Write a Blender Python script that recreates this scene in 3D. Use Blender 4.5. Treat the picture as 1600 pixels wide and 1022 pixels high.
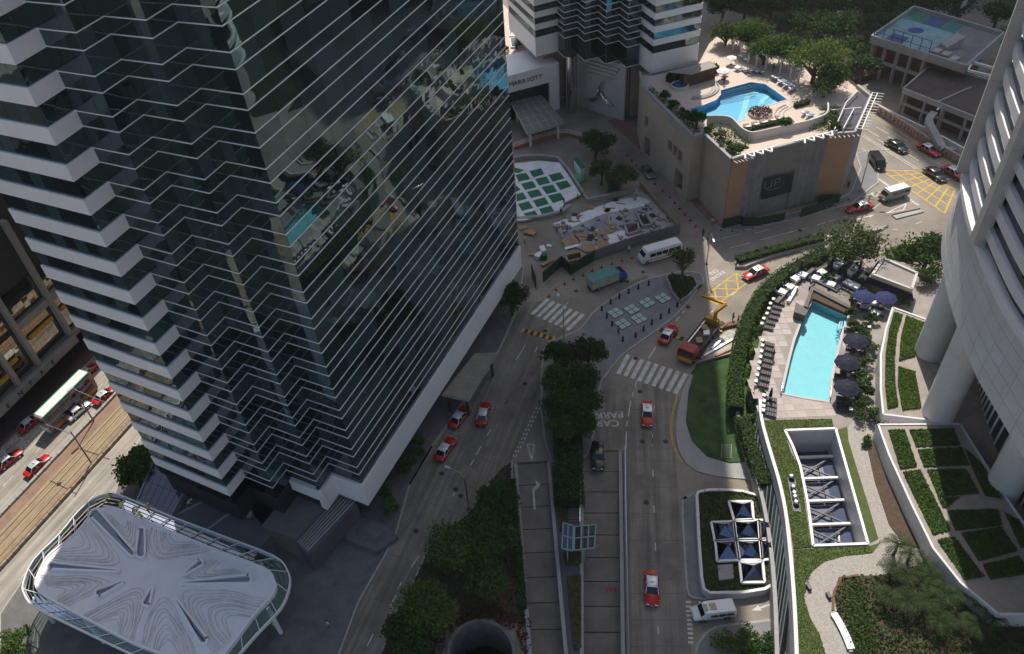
import bpy, bmesh, math, random
import numpy as np
from mathutils import Vector, Matrix, geometry
R = math.radians
random.seed(7); np.random.seed(7)
scene = bpy.context.scene
for o in list(bpy.data.objects): bpy.data.objects.remove(o)
COL = scene.collection

# ---------------------------------------------------------------- camera
F_PX, PITCH, ROLL, PPX, PPY, CAM_H = 1257.49, R(41.449), R(-11.3476), 627.34, 483.76, 96.0
_fw = Vector((0, math.cos(PITCH), -math.sin(PITCH)))
_up0 = Vector((0, math.sin(PITCH), math.cos(PITCH)))
_rt0 = Vector((1, 0, 0))
_rt = math.cos(ROLL)*_rt0 + math.sin(ROLL)*_up0
_up = -math.sin(ROLL)*_rt0 + math.cos(ROLL)*_up0
cam_d = bpy.data.cameras.new('camera')
cam = bpy.data.objects.new('camera', cam_d); COL.objects.link(cam)
cam.matrix_world = Matrix(((_rt.x, _up.x, -_fw.x, 0), (_rt.y, _up.y, -_fw.y, 0), (_rt.z, _up.z, -_fw.z, CAM_H), (0, 0, 0, 1)))
cam_d.sensor_fit = 'HORIZONTAL'; cam_d.sensor_width = 36.0
cam_d.lens = F_PX/1600*36.0
cam_d.shift_x = (800-PPX)/1600; cam_d.shift_y = -(511-PPY)/1600
cam_d.clip_start = 0.5; cam_d.clip_end = 3000
scene.camera = cam

# ---------------------------------------------------------------- sky, sun, exposure
SUN_AZ, SUN_EL = R(19.0), R(55.0)          # azimuth clockwise from +Y
w = bpy.data.worlds.new('World'); scene.world = w; w.use_nodes = True
nt = w.node_tree; bg = nt.nodes['Background']
sky = nt.nodes.new('ShaderNodeTexSky'); sky.sky_type = 'NISHITA'; sky.sun_disc = False
sky.sun_elevation = SUN_EL; sky.sun_rotation = SUN_AZ
sky.dust_density = 2.5; sky.air_density = 1.2
nt.links.new(sky.outputs[0], bg.inputs[0]); bg.inputs[1].default_value = 0.082
sun_d = bpy.data.lights.new('sun', 'SUN'); sun_d.energy = 3.25; sun_d.angle = R(0.5); sun_d.color = (1.0, 0.94, 0.85)
sun = bpy.data.objects.new('sun', sun_d); COL.objects.link(sun)
_sd = Vector((math.sin(SUN_AZ)*math.cos(SUN_EL), math.cos(SUN_AZ)*math.cos(SUN_EL), math.sin(SUN_EL)))
sun.rotation_euler = _sd.to_track_quat('Z', 'Y').to_euler()
sun.location = _sd*200
vs = scene.view_settings
vs.view_transform = 'Standard'; vs.look = 'None'; vs.exposure = 0.6; vs.gamma = 1.0; vs.use_curve_mapping = False
scene.cycles.use_denoising = True
scene.cycles.max_bounces = 7; scene.cycles.transparent_max_bounces = 12
scene.cycles.sample_clamp_indirect = 6.0
scene.cycles.caustics_reflective = False; scene.cycles.caustics_refractive = False

# ---------------------------------------------------------------- helpers
def P(px, py, z=0.0):
    """photo pixel -> world point on the level z"""
    d = _fw*F_PX + _rt*(px-PPX) - _up*(py-PPY)
    t = (z-CAM_H)/d.z
    return Vector((d.x*t, d.y*t, z))
def PP(pts, z=0.0): return [P(x, y, z) for x, y in pts]
def crop(ox, oy, s):
    return lambda x, y: (ox+x/s, oy+y/s)
def XY(pts): return [(p[0], p[1]) for p in pts]
MATS = {}
def mat(name, col, rough=0.7, metal=0.0, var=0.15, scale=1.0, bump=0.0, col2=None, spec=0.4, fine=12.0, island=0.0, emit=0.0):
    if name in MATS: return MATS[name]
    m = bpy.data.materials.new(name); m.use_nodes = True
    nt = m.node_tree; N = nt.nodes; L = nt.links
    b = N['Principled BSDF']
    b.inputs['Roughness'].default_value = rough; b.inputs['Metallic'].default_value = metal
    b.inputs['Specular IOR Level'].default_value = spec
    c1 = tuple(max(0, c*(1-var)) for c in col)+(1,)
    c2 = (tuple(col2) if col2 else tuple(min(1, c*(1+var)) for c in col))+(1,)
    tc = N.new('ShaderNodeTexCoord')
    n1 = N.new('ShaderNodeTexNoise'); n1.inputs['Scale'].default_value = scale; n1.inputs['Detail'].default_value = 5; n1.inputs['Roughness'].default_value = 0.65
    n2 = N.new('ShaderNodeTexNoise'); n2.inputs['Scale'].default_value = scale*fine; n2.inputs['Detail'].default_value = 3
    L.new(tc.outputs['Object'], n1.inputs['Vector']); L.new(tc.outputs['Object'], n2.inputs['Vector'])
    ad = N.new('ShaderNodeMath'); ad.operation = 'ADD'
    mu = N.new('ShaderNodeMath'); mu.operation = 'MULTIPLY'; mu.inputs[1].default_value = 0.5
    L.new(n2.outputs[0], mu.inputs[0]); L.new(n1.outputs[0], ad.inputs[0]); L.new(mu.outputs[0], ad.inputs[1])
    last = ad.outputs[0]
    if island > 0:
        g = N.new('ShaderNodeNewGeometry'); m2 = N.new('ShaderNodeMath'); m2.operation = 'MULTIPLY_ADD'
        m2.inputs[1].default_value = island; L.new(g.outputs['Random Per Island'], m2.inputs[0]); L.new(last, m2.inputs[2]); last = m2.outputs[0]
        lo, hi = 0.45+island*0.1, 1.05+island*0.9
    else: lo, hi = 0.5, 1.0
    mr = N.new('ShaderNodeMapRange'); mr.inputs[1].default_value = lo; mr.inputs[2].default_value = hi
    L.new(last, mr.inputs[0])
    mx = N.new('ShaderNodeMix'); mx.data_type = 'RGBA'
    mx.inputs[6].default_value = c1; mx.inputs[7].default_value = c2
    L.new(mr.outputs[0], mx.inputs[0]); L.new(mx.outputs[2], b.inputs['Base Color'])
    if bump > 0:
        bp = N.new('ShaderNodeBump'); bp.inputs['Strength'].default_value = bump; bp.inputs['Distance'].default_value = 0.05
        L.new(ad.outputs[0], bp.inputs['Height']); L.new(bp.outputs[0], b.inputs['Normal'])
    MATS[name] = m; return m
def streakmat(name, col, heading, var=0.4):
    """carriageway concrete with stains and tyre wear drawn out along the direction of travel"""
    m = mat(name, col, 0.85, var=var, scale=0.16, bump=0.15, fine=40)
    nt = m.node_tree; N = nt.nodes; L = nt.links; b = N['Principled BSDF']
    tc = N.new('ShaderNodeTexCoord'); mp = N.new('ShaderNodeMapping'); mp.vector_type = 'TEXTURE'
    mp.inputs['Rotation'].default_value = (0, 0, heading); mp.inputs['Scale'].default_value = (26, 0.85, 1)
    n = N.new('ShaderNodeTexNoise'); n.inputs['Scale'].default_value = 1.0; n.inputs['Detail'].default_value = 4; n.inputs['Roughness'].default_value = 0.6
    L.new(tc.outputs['Object'], mp.inputs[0]); L.new(mp.outputs[0], n.inputs['Vector'])
    mr = N.new('ShaderNodeMapRange'); mr.inputs[1].default_value = 0.32; mr.inputs[2].default_value = 0.68; mr.inputs[3].default_value = 0.62; mr.inputs[4].default_value = 1.12; L.new(n.outputs[0], mr.inputs[0])
    src = b.inputs['Base Color'].links[0].from_socket
    mx = N.new('ShaderNodeMix'); mx.data_type = 'RGBA'; mx.blend_type = 'MULTIPLY'; mx.inputs[0].default_value = 1.0
    cb_ = N.new('ShaderNodeCombineColor'); [L.new(mr.outputs[0], cb_.inputs[k]) for k in range(3)]
    L.new(src, mx.inputs[6]); L.new(cb_.outputs[0], mx.inputs[7]); L.new(mx.outputs[2], b.inputs['Base Color'])
    return m
def leafmat(name, dark, light):
    m = mat(name, dark, 0.75, var=0.0, scale=0.25, col2=light, fine=5, island=0.7, spec=0.15)
    nt = m.node_tree; b = nt.nodes['Principled BSDF']; out = nt.nodes['Material Output']
    tr = nt.nodes.new('ShaderNodeBsdfTranslucent'); ms = nt.nodes.new('ShaderNodeMixShader'); ms.inputs[0].default_value = 0.3
    src = b.inputs['Base Color'].links[0].from_socket
    nt.links.new(src, tr.inputs[0]); nt.links.new(b.outputs[0], ms.inputs[1]); nt.links.new(tr.outputs[0], ms.inputs[2])
    nt.links.new(ms.outputs[0], out.inputs[0])
    return m
def glassmat(name, tint, refl=1.45, rough=0.02, bump=0.0, bscale=2.0, body=0.0):
    """thin sheet of tinted glass or water: light passes straight, surface mirrors by angle"""
    m = bpy.data.materials.new(name); m.use_nodes = True
    nt = m.node_tree; N = nt.nodes; L = nt.links; N.remove(N['Principled BSDF']); out = N['Material Output']
    tr = N.new('ShaderNodeBsdfTransparent'); tr.inputs[0].default_value = tint+(1,)
    gl = N.new('ShaderNodeBsdfGlossy'); gl.inputs['Roughness'].default_value = rough
    fr = N.new('ShaderNodeFresnel'); fr.inputs[0].default_value = refl
    ms = N.new('ShaderNodeMixShader'); L.new(fr.outputs[0], ms.inputs[0]); L.new(tr.outputs[0], ms.inputs[1]); L.new(gl.outputs[0], ms.inputs[2])
    if bump > 0:
        tc = N.new('ShaderNodeTexCoord'); n = N.new('ShaderNodeTexNoise'); n.inputs['Scale'].default_value = bscale; n.inputs['Detail'].default_value = 3
        bp = N.new('ShaderNodeBump'); bp.inputs['Strength'].default_value = bump; bp.inputs['Distance'].default_value = 0.1
        L.new(tc.outputs['Object'], n.inputs[0]); L.new(n.outputs[0], bp.inputs['Height']); L.new(bp.outputs[0], gl.inputs['Normal']); L.new(bp.outputs[0], fr.inputs['Normal'])
    if body > 0:
        df = N.new('ShaderNodeBsdfDiffuse'); df.inputs[0].default_value = tint+(1,)
        m2 = N.new('ShaderNodeMixShader'); m2.inputs[0].default_value = body
        L.new(tr.outputs[0], m2.inputs[1]); L.new(df.outputs[0], m2.inputs[2]); L.new(m2.outputs[0], ms.inputs[1])
    L.new(ms.outputs[0], out.inputs[0]); MATS[name] = m; return m
def mirror_glass(name, f0, rough=0.015, wob=0.004, wscale=0.25, blind=None):
    """coated curtain-wall glass: tinted mirror with slight waviness"""
    m = bpy.data.materials.new(name); m.use_nodes = True
    nt = m.node_tree; N = nt.nodes; L = nt.links; b = N['Principled BSDF']
    b.inputs['Base Color'].default_value = f0+(1,); b.inputs['Metallic'].default_value = 1.0; b.inputs['Roughness'].default_value = rough
    tc = N.new('ShaderNodeTexCoord'); n = N.new('ShaderNodeTexNoise'); n.inputs['Scale'].default_value = wscale; n.inputs['Detail'].default_value = 2
    bp = N.new('ShaderNodeBump'); bp.inputs['Strength'].default_value = 1.0; bp.inputs['Distance'].default_value = wob*10
    L.new(tc.outputs['Object'], n.inputs[0]); L.new(n.outputs[0], bp.inputs['Height']); L.new(bp.outputs[0], b.inputs['Normal'])
    if blind:
        # pale blinds seen through some of the panes
        oi = N.new('ShaderNodeObjectInfo'); ge = N.new('ShaderNodeNewGeometry'); ad = N.new('ShaderNodeMath'); ad.operation = 'ADD'; fr = N.new('ShaderNodeMath'); fr.operation = 'FRACT'
        L.new(oi.outputs['Random'], ad.inputs[0]); L.new(ge.outputs['Random Per Island'], ad.inputs[1]); L.new(ad.outputs[0], fr.inputs[0])
        mr = N.new('ShaderNodeMapRange'); mr.inputs[1].default_value = 0.45; mr.inputs[2].default_value = 0.8; mr.inputs[3].default_value = 0.12; mr.inputs[4].default_value = 0.5; L.new(fr.outputs[0], mr.inputs[0])
        df = N.new('ShaderNodeBsdfDiffuse'); df.inputs[0].default_value = blind+(1,)
        ms = N.new('ShaderNodeMixShader'); L.new(mr.outputs[0], ms.inputs[0]); L.new(b.outputs[0], ms.inputs[1]); L.new(df.outputs[0], ms.inputs[2]); L.new(ms.outputs[0], N['Material Output'].inputs[0])
    MATS[name] = m; return m

def link(o, parent=None):
    COL.objects.link(o)
    if parent is not None:
        o.parent = parent
        o.matrix_parent_inverse = Matrix.Translation(-parent.location) if not parent.get('_local') else Matrix.Identity(4)
    return o
def tag(o, label=None, cat=None, group=None, kind=None):
    if label: o['label'] = label
    if cat: o['category'] = cat
    if group: o['group'] = group
    if kind: o['kind'] = kind
    return o
def thing(name, loc, label, cat, group=None):
    e = bpy.data.objects.new(name, None); COL.objects.link(e); e.location = loc; e.empty_display_size = 0.3
    return tag(e, label, cat, group)
def proto(name):
    e = bpy.data.objects.new(name, None); COL.objects.link(e); e.empty_display_size = 0.3; return e
def copy_tree(o, parent=None):
    c = o.copy(); COL.objects.link(c)
    if parent is not None: c.parent = parent
    for ch in list(o.children): copy_tree(ch, c)
    return c
class Pool:
    """first use takes the built thing itself, later uses copy it with its parts"""
    def __init__(s, root): s.root = root; s.used = False
    def put(s, loc, rz, label, cat, group=None, scale=1.0):
        o = copy_tree(s.root) if s.used else s.root
        s.used = True
        o.location = loc; o.rotation_euler = (0, 0, rz); o.scale = (scale,)*3 if not isinstance(scale, tuple) else scale
        for k in ('label', 'category', 'group'):
            if k in o: del o[k]
        return tag(o, label, cat, group)

class MB:
    """collects shapes and links them as one mesh object"""
    def __init__(s): s.v = []; s.f = []; s.m = []; s.mi = 0
    def add(s, vs, fs):
        n = len(s.v); s.v += [tuple(v) for v in vs]; s.f += [tuple(i+n for i in f) for f in fs]; s.m += [s.mi]*len(fs); return s
    def prism(s, xy, z0, z1):
        xy = [(p[0], p[1]) for p in xy]
        a = sum(xy[i][0]*xy[(i+1) % len(xy)][1]-xy[(i+1) % len(xy)][0]*xy[i][1] for i in range(len(xy)))
        if a < 0: xy = xy[::-1]
        n = len(xy)
        vs = [(x, y, z0) for x, y in xy]+[(x, y, z1) for x, y in xy]
        fs = [tuple(range(n-1, -1, -1)), tuple(range(n, 2*n))]+[(i, (i+1) % n, n+(i+1) % n, n+i) for i in range(n)]
        return s.add(vs, fs)
    def box(s, c, size, rz=0.0, rx=0.0):
        x, y, z = [k/2 for k in size]
        M = Matrix.Translation(Vector(c)) @ Matrix.Rotation(rz, 4, 'Z') @ Matrix.Rotation(rx, 4, 'X')
        vs = [M @ Vector(q) for q in ((-x,-y,-z),(x,-y,-z),(x,y,-z),(-x,y,-z),(-x,-y,z),(x,-y,z),(x,y,z),(-x,y,z))]
        return s.add(vs, [(3,2,1,0),(4,5,6,7),(0,1,5,4),(1,2,6,5),(2,3,7,6),(3,0,4,7)])
    def bar(s, a, b, w, h=None, up=(0,0,1)):
        a, b = Vector(a), Vector(b); h = h or w
        d = (b-a); 
        if d.length < 1e-6: return s
        d.normalize(); u = Vector(up)
        if abs(d.dot(u)) > 0.95: u = Vector((1, 0, 0))
        sd = d.cross(u).normalized()*w/2; u2 = sd.cross(d).normalized()*h/2
        vs = [a-sd-u2, a+sd-u2, a+sd+u2, a-sd+u2, b-sd-u2, b+sd-u2, b+sd+u2, b-sd+u2]
        return s.add(vs, [(0,1,2,3),(7,6,5,4),(0,4,5,1),(1,5,6,2),(2,6,7,3),(3,7,4,0)])
    def tube(s, pts, rad, n=8, cap=True):
        pts = [Vector(p) for p in pts]
        rs = rad if isinstance(rad, (list, tuple)) else [rad]*len(pts)
        vs = []; fs = []
        for i, p in enumerate(pts):
            d = (pts[min(i+1, len(pts)-1)]-pts[max(i-1, 0)]).normalized()
            u = Vector((0, 0, 1)) if abs(d.z) < 0.9 else Vector((1, 0, 0))
            a = d.cross(u).normalized(); b = d.cross(a).normalized()
            for k in range(n):
                t = 2*math.pi*k/n; vs.append(p+rs[i]*(math.cos(t)*a+math.sin(t)*b))
        for i in range(len(pts)-1):
            for k in range(n):
                fs.append((i*n+k, i*n+(k+1) % n, (i+1)*n+(k+1) % n, (i+1)*n+k))
        if cap: fs += [tuple(range(n-1, -1, -1)), tuple((len(pts)-1)*n+k for k in range(n))]
        return s.add(vs, fs)
    def lathe(s, c, prof, n=16):
        c = Vector(c); vs = []; fs = []
        for r, z in prof:
            for k in range(n):
                t = 2*math.pi*k/n; vs.append(c+Vector((r*math.cos(t), r*math.sin(t), z)))
        for i in range(len(prof)-1):
            for k in range(n): fs.append((i*n+k, i*n+(k+1) % n, (i+1)*n+(k+1) % n, (i+1)*n+k))
        fs += [tuple(range(n-1, -1, -1)), tuple((len(prof)-1)*n+k for k in range(n))]
        return s.add(vs, fs)
    def quad(s, a, b, c, d): return s.add([a, b, c, d], [(0, 1, 2, 3)])
    def sheet(s, pts): return s.add(pts, [tuple(range(len(pts)))])
    def ribbon(s, pts, width, z0, z1):
        """wall or strip that follows a line on plan"""
        pts = [Vector((p[0], p[1])) for p in pts]; n = len(pts); Lf = []; Rt = []
        for i in range(n):
            d = (pts[min(i+1, n-1)]-pts[max(i-1, 0)]).normalized(); nn = Vector((-d.y, d.x))
            wd = width[i] if isinstance(width, (list, tuple)) else width
            Lf.append(pts[i]+nn*wd/2); Rt.append(pts[i]-nn*wd/2)
        for i in range(n-1):
            q = [Rt[i], Rt[i+1], Lf[i+1], Lf[i]]
            vs = [(p.x, p.y, z0) for p in q]+[(p.x, p.y, z1) for p in q]
            fs = [(3,2,1,0),(4,5,6,7),(0,1,5,4),(2,3,7,6)]
            if i == 0: fs.append((3,0,4,7))
            if i == n-2: fs.append((1,2,6,5))
            s.add(vs, fs)
        return s
    def build(s, name, m, parent=None, smooth=False):
        me = bpy.data.meshes.new(name); me.from_pydata(s.v, [], s.f)
        ml = m if isinstance(m, (list, tuple)) else [m]
        for k in ml: me.materials.append(k)
        if len(ml) > 1: me.polygons.foreach_set('material_index', s.m)
        if smooth:
            me.polygons.foreach_set('use_smooth', [True]*len(me.polygons))
            try: me.set_sharp_from_angle(angle=R(35))
            except Exception: pass
        me.update()
        return link(bpy.data.objects.new(name, me), parent)
def smooth_line(pts, sub=6, closed=False):
    pts = [Vector(p) for p in pts]; n = len(pts); out = []
    rng = n if closed else n-1
    for i in range(rng):
        if closed: p0, p1, p2, p3 = pts[(i-1) % n], pts[i], pts[(i+1) % n], pts[(i+2) % n]
        else: p0, p1, p2, p3 = pts[max(i-1, 0)], pts[i], pts[i+1], pts[min(i+2, n-1)]
        for k in range(sub):
            t = k/sub
            out.append(0.5*((2*p1)+(p2-p0)*t+(2*p0-5*p1+4*p2-p3)*t*t+(3*p1-p0-3*p2+p3)*t**3))
    if not closed: out.append(pts[-1])
    return out
def inside(x, y, poly):
    c = False; n = len(poly); j = n-1
    for i in range(n):
        xi, yi = poly[i][0], poly[i][1]; xj, yj = poly[j][0], poly[j][1]
        if (yi > y) != (yj > y) and x < (xj-xi)*(y-yi)/(yj-yi)+xi: c = not c
        j = i
    return c
def holed(name, outer, holes, z, m, parent=None, skirt=None):
    """level sheet with openings; skirt = depth of the outer side wall"""
    loops = [[Vector((p[0], p[1], 0)) for p in outer]]+[[Vector((p[0], p[1], 0)) for p in h] for h in holes]
    tris = geometry.tessellate_polygon(loops)
    allp = [p for l in loops for p in l]
    b = MB(); vs = [(p.x, p.y, z) for p in allp]; fs = []
    for t in tris:
        a, c, d = (allp[i] for i in t)
        fs.append(tuple(t) if (c-a).cross(d-a).z > 0 else tuple(reversed(t)))
    b.add(vs, fs)
    if skirt:
        n = len(outer)
        for i in range(n):
            p, q = outer[i], outer[(i+1) % n]
            b.quad((p[0], p[1], z-skirt), (q[0], q[1], z-skirt), (q[0], q[1], z), (p[0], p[1], z))
    return b.build(name, m, parent)
def sst(o, label=None): o['kind'] = 'structure'; return o
def txt(name, s, size, m, parent=None, extrude=0.0, loc=(0,0,0), rot=(0,0,0), align='CENTER', mirror=None, bold=0.0):
    cu = bpy.data.curves.new(name, 'FONT'); cu.body = s; cu.size = size; cu.extrude = extrude; cu.align_x = align; cu.align_y = 'CENTER'; cu.offset = bold
    o = bpy.data.objects.new(name, cu); COL.objects.link(o)
    me = bpy.data.meshes.new_from_object(o); bpy.data.objects.remove(o); bpy.data.curves.remove(cu)
    me.materials.clear(); me.materials.append(m)
    o = bpy.data.objects.new(name, me); link(o, parent); o.location = loc; o.rotation_euler = rot
    return o
def leaves_mesh(name, centers, size, m, jitter=1.0, up=0.35):
    """many small leaf quads"""
    C = np.asarray(centers, float); n = len(C)
    nr = np.random.normal(size=(n, 3)); nr[:, 2] = np.abs(nr[:, 2])+up; nr /= np.linalg.norm(nr, axis=1)[:, None]
    t = np.cross(nr, np.random.normal(size=(n, 3))); t /= np.linalg.norm(t, axis=1)[:, None]; bt = np.cross(nr, t)
    s = size*np.random.uniform(0.6, 1.3, size=(n, 1))
    V = np.empty((n, 4, 3)); V[:, 0] = C-t*s; V[:, 1] = C+bt*s*0.55; V[:, 2] = C+t*s; V[:, 3] = C-bt*s*0.55
    V = V.reshape(-1, 3)
    me = bpy.data.meshes.new(name); me.vertices.add(4*n); me.vertices.foreach_set('co', V.ravel())
    me.loops.add(4*n); me.loops.foreach_set('vertex_index', np.arange(4*n, dtype=np.int32))
    me.polygons.add(n); me.polygons.foreach_set('loop_start', np.arange(0, 4*n, 4, dtype=np.int32))
    try: me.polygons.foreach_set('loop_total', np.full(n, 4, dtype=np.int32))
    except Exception: pass
    me.materials.append(m); me.update(calc_edges=True); me.validate()
    return me

# ---------------------------------------------------------------- materials
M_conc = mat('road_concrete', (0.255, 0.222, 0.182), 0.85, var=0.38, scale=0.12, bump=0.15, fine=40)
M_conc2 = mat('road_concrete_pale', (0.36, 0.325, 0.275), 0.85, var=0.22, scale=0.1, bump=0.1, fine=40)
M_asph = mat('asphalt', (0.11, 0.11, 0.115), 0.9, var=0.25, scale=0.15, bump=0.15, fine=40)
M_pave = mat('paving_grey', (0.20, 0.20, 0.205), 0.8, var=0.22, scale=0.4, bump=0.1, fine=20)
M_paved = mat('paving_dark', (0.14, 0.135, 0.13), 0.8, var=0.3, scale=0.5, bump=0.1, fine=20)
M_brick = mat('brick_paving', (0.27, 0.14, 0.11), 0.85, var=0.25, scale=0.6, fine=30)
M_kerb = mat('kerb_stone', (0.36, 0.35, 0.33), 0.8, var=0.2, scale=0.8)
M_white = mat('white_paint', (0.62, 0.60, 0.56), 0.75, var=0.38, scale=1.1, col2=(0.76, 0.75, 0.71), fine=8)
M_yellow = mat('yellow_paint', (0.58, 0.37, 0.06), 0.75, var=0.3, scale=1.1, col2=(0.70, 0.45, 0.06), fine=8)
M_black = mat('black', (0.02, 0.02, 0.022), 0.6, var=0.2)
M_panel = mat('white_panel', (0.82, 0.80, 0.80), 0.45, var=0.05, scale=0.3, spec=0.5)
M_stone = mat('pale_stone', (0.52, 0.49, 0.46), 0.75, var=0.1, scale=0.4)
M_beige = mat('beige_wall', (0.43, 0.35, 0.275), 0.8, var=0.14, scale=0.2, fine=60)
M_concwall = mat('concrete_wall', (0.34, 0.33, 0.32), 0.8, var=0.15, scale=0.5)
M_white_s = mat('white_steel', (0.75, 0.74, 0.72), 0.4, var=0.05)
M_steel = mat('steel', (0.55, 0.56, 0.57), 0.3, metal=1.0, var=0.1)
M_trim = mat('trim_metal', (0.92, 0.90, 0.89), 0.22, metal=0.0, var=0.05, spec=0.8)
M_dsteel = mat('dark_steel', (0.06, 0.06, 0.065), 0.45, metal=0.5, var=0.1)
M_glassT1 = mirror_glass('tower_glass', (0.115, 0.165, 0.175), wob=0.008, blind=(0.07, 0.112, 0.122))
M_glassD = mirror_glass('dark_glass', (0.08, 0.10, 0.105), wob=0.003)
M_core = mat('dark_core', (0.015, 0.016, 0.018), 0.7, var=0.1)
M_wood = mat('timber', (0.36, 0.24, 0.13), 0.75, var=0.3, scale=1.5)
M_soil = mat('soil', (0.09, 0.06, 0.04), 0.95, var=0.3, scale=2, bump=0.3)
M_grass = mat('lawn_grass', (0.075, 0.10, 0.026), 0.9, var=0.35, scale=1.2, bump=0.5, fine=14)
M_turf = mat('synthetic_turf', (0.045, 0.09, 0.026), 0.95, var=0.55, scale=0.45, bump=0.2, fine=40)
M_gcover = mat('ground_cover', (0.05, 0.085, 0.018), 0.9, var=0.4, scale=2.5, bump=0.8, fine=9)
M_navy = mat('navy_canvas', (0.006, 0.008, 0.026), 0.8, var=0.15)
M_blue = mat('blue_canvas', (0.03, 0.07, 0.30), 0.75, var=0.15)
M_linen = mat('white_linen', (0.78, 0.77, 0.76), 0.8, var=0.05)
M_water = glassmat('pool_water', (0.80, 0.97, 0.99), 1.33, 0.03, bump=0.4, bscale=2.2)
M_pool1 = mat('pool_tile_turquoise', (0.27, 0.58, 0.64), 0.5, var=0.06, scale=0.6)
M_pool2 = mat('pool_tile_blue', (0.20, 0.48, 0.72), 0.5, var=0.06, scale=0.6)
M_pool3 = mat('pool_tile_pale', (0.38, 0.66, 0.78), 0.5, var=0.05, scale=0.6)
M_clear = glassmat('clear_glass', (0.70, 0.80, 0.80), 1.5)
M_green_g = glassmat('green_glass', (0.45, 0.62, 0.55), 1.6, body=0.25)
M_blue_g = glassmat('blue_roof_glass', (0.12, 0.15, 0.24), 1.5, body=0.7)
L_dark = leafmat('leaves_dark', (0.016, 0.042, 0.012), (0.075, 0.145, 0.035))
L_mid = leafmat('leaves_mid', (0.025, 0.06, 0.012), (0.11, 0.19, 0.04))
L_light = leafmat('leaves_light', (0.045, 0.085, 0.016), (0.16, 0.235, 0.05))
L_olive = leafmat('leaves_olive', (0.04, 0.06, 0.02), (0.14, 0.18, 0.06))
M_bark = mat('bark', (0.10, 0.075, 0.055), 0.9, var=0.3, scale=3, bump=0.4)
M_redpaint = mat('taxi_red', (0.46, 0.012, 0.015), 0.3, var=0.06, spec=0.5)
M_silver = mat('silver_paint', (0.62, 0.63, 0.65), 0.3, metal=0.3, var=0.04)
M_blackcar = mat('black_paint', (0.012, 0.012, 0.014), 0.22, var=0.1, spec=0.6)
M_whitecar = mat('white_car_paint', (0.76, 0.76, 0.75), 0.3, var=0.03, spec=0.5)
M_rubber = mat('rubber', (0.02, 0.02, 0.02), 0.85, var=0.1)
M_carglass = mat('car_glass', (0.012, 0.015, 0.017), 0.06, var=0.0, spec=0.7)
M_lamp_r = mat('red_lens', (0.35, 0.01, 0.01), 0.25, var=0.0)
M_lamp_w = mat('clear_lens', (0.75, 0.75, 0.72), 0.2, var=0.0)
M_skin = mat('skin', (0.42, 0.26, 0.18), 0.7, var=0.05)
M_pebble = mat('pebble_paving', (0.36, 0.33, 0.30), 0.9, var=0.35, scale=5, bump=0.6, fine=3)
M_membrane = mat('white_membrane', (0.74, 0.73, 0.75), 0.7, var=0.18, scale=0.5, bump=0.1)
M_greenmat = mat('green_mat', (0.015, 0.14, 0.075), 0.8, var=0.2, scale=0.8)
M_hoard = mat('green_hoarding', (0.02, 0.05, 0.025), 0.7, var=0.2)
M_orange = mat('orange_wrap', (0.37, 0.23, 0.15), 0.75, var=0.12, scale=0.4)
M_greywrap = mat('grey_scaffold_net', (0.25, 0.24, 0.24), 0.9, var=0.25, scale=0.5, bump=0.3)
M_sky_d = mat('slate_deck', (0.13, 0.13, 0.15), 0.7, var=0.15, scale=0.6)

ORD = ['first','second','third','fourth','fifth','sixth','seventh','eighth','ninth','tenth','eleventh','twelfth','thirteenth','fourteenth','fifteenth','sixteenth','seventeenth','eighteenth','nineteenth','twentieth']
# ================================================================ GROUND
RAMP1 = [(806,727),(857,724),(888,1060),(831,1060)]
RAMP2 = [(909,707),(969,707),(974,1060),(909,1060)]
r1 = XY(PP(RAMP1)); r2 = XY(PP(RAMP2))
pit_c = P(752, 1022); pit_r = (P(805, 1012)-P(699, 1012)).length/2
pit = [(pit_c.x+pit_r*math.cos(t*math.pi/16), pit_c.y+pit_r*math.sin(t*math.pi/16)) for t in range(32)]
BIG = 900
sst(holed('ground', [(-BIG,-BIG),(BIG,-BIG),(BIG,BIG),(-BIG,BIG)], [r1, r2, pit], 0.0, M_conc))

def raised(name, pts, h, m, z0=0.0, label=None, kerb=True):
    """pavement or island: a slab with a kerb of its own round the edge"""
    xy = XY(pts)
    o = sst(MB().prism(xy, z0-0.05, z0+h).build(name, m))
    if kerb:
        c = xy+[xy[0], xy[1]]
        MB().ribbon(c, 0.28, z0-0.04, z0+h+0.015).build('kerb', M_kerb, o)
    return o
def mark(name, pts, parent, m=None, z=0.010):
    return MB().prism(XY(pts), z-0.004, z).build(name, m or M_white, parent)
def pline(name, px1, px2, w, parent, m=None, z=0.010):
    a, b = P(*px1, z), P(*px2, z); d = (b-a).normalized(); n = Vector((-d.y, d.x, 0))*w/2
    return mark(name, [a-n, b-n, b+n, a+n], parent, m, z)

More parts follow.
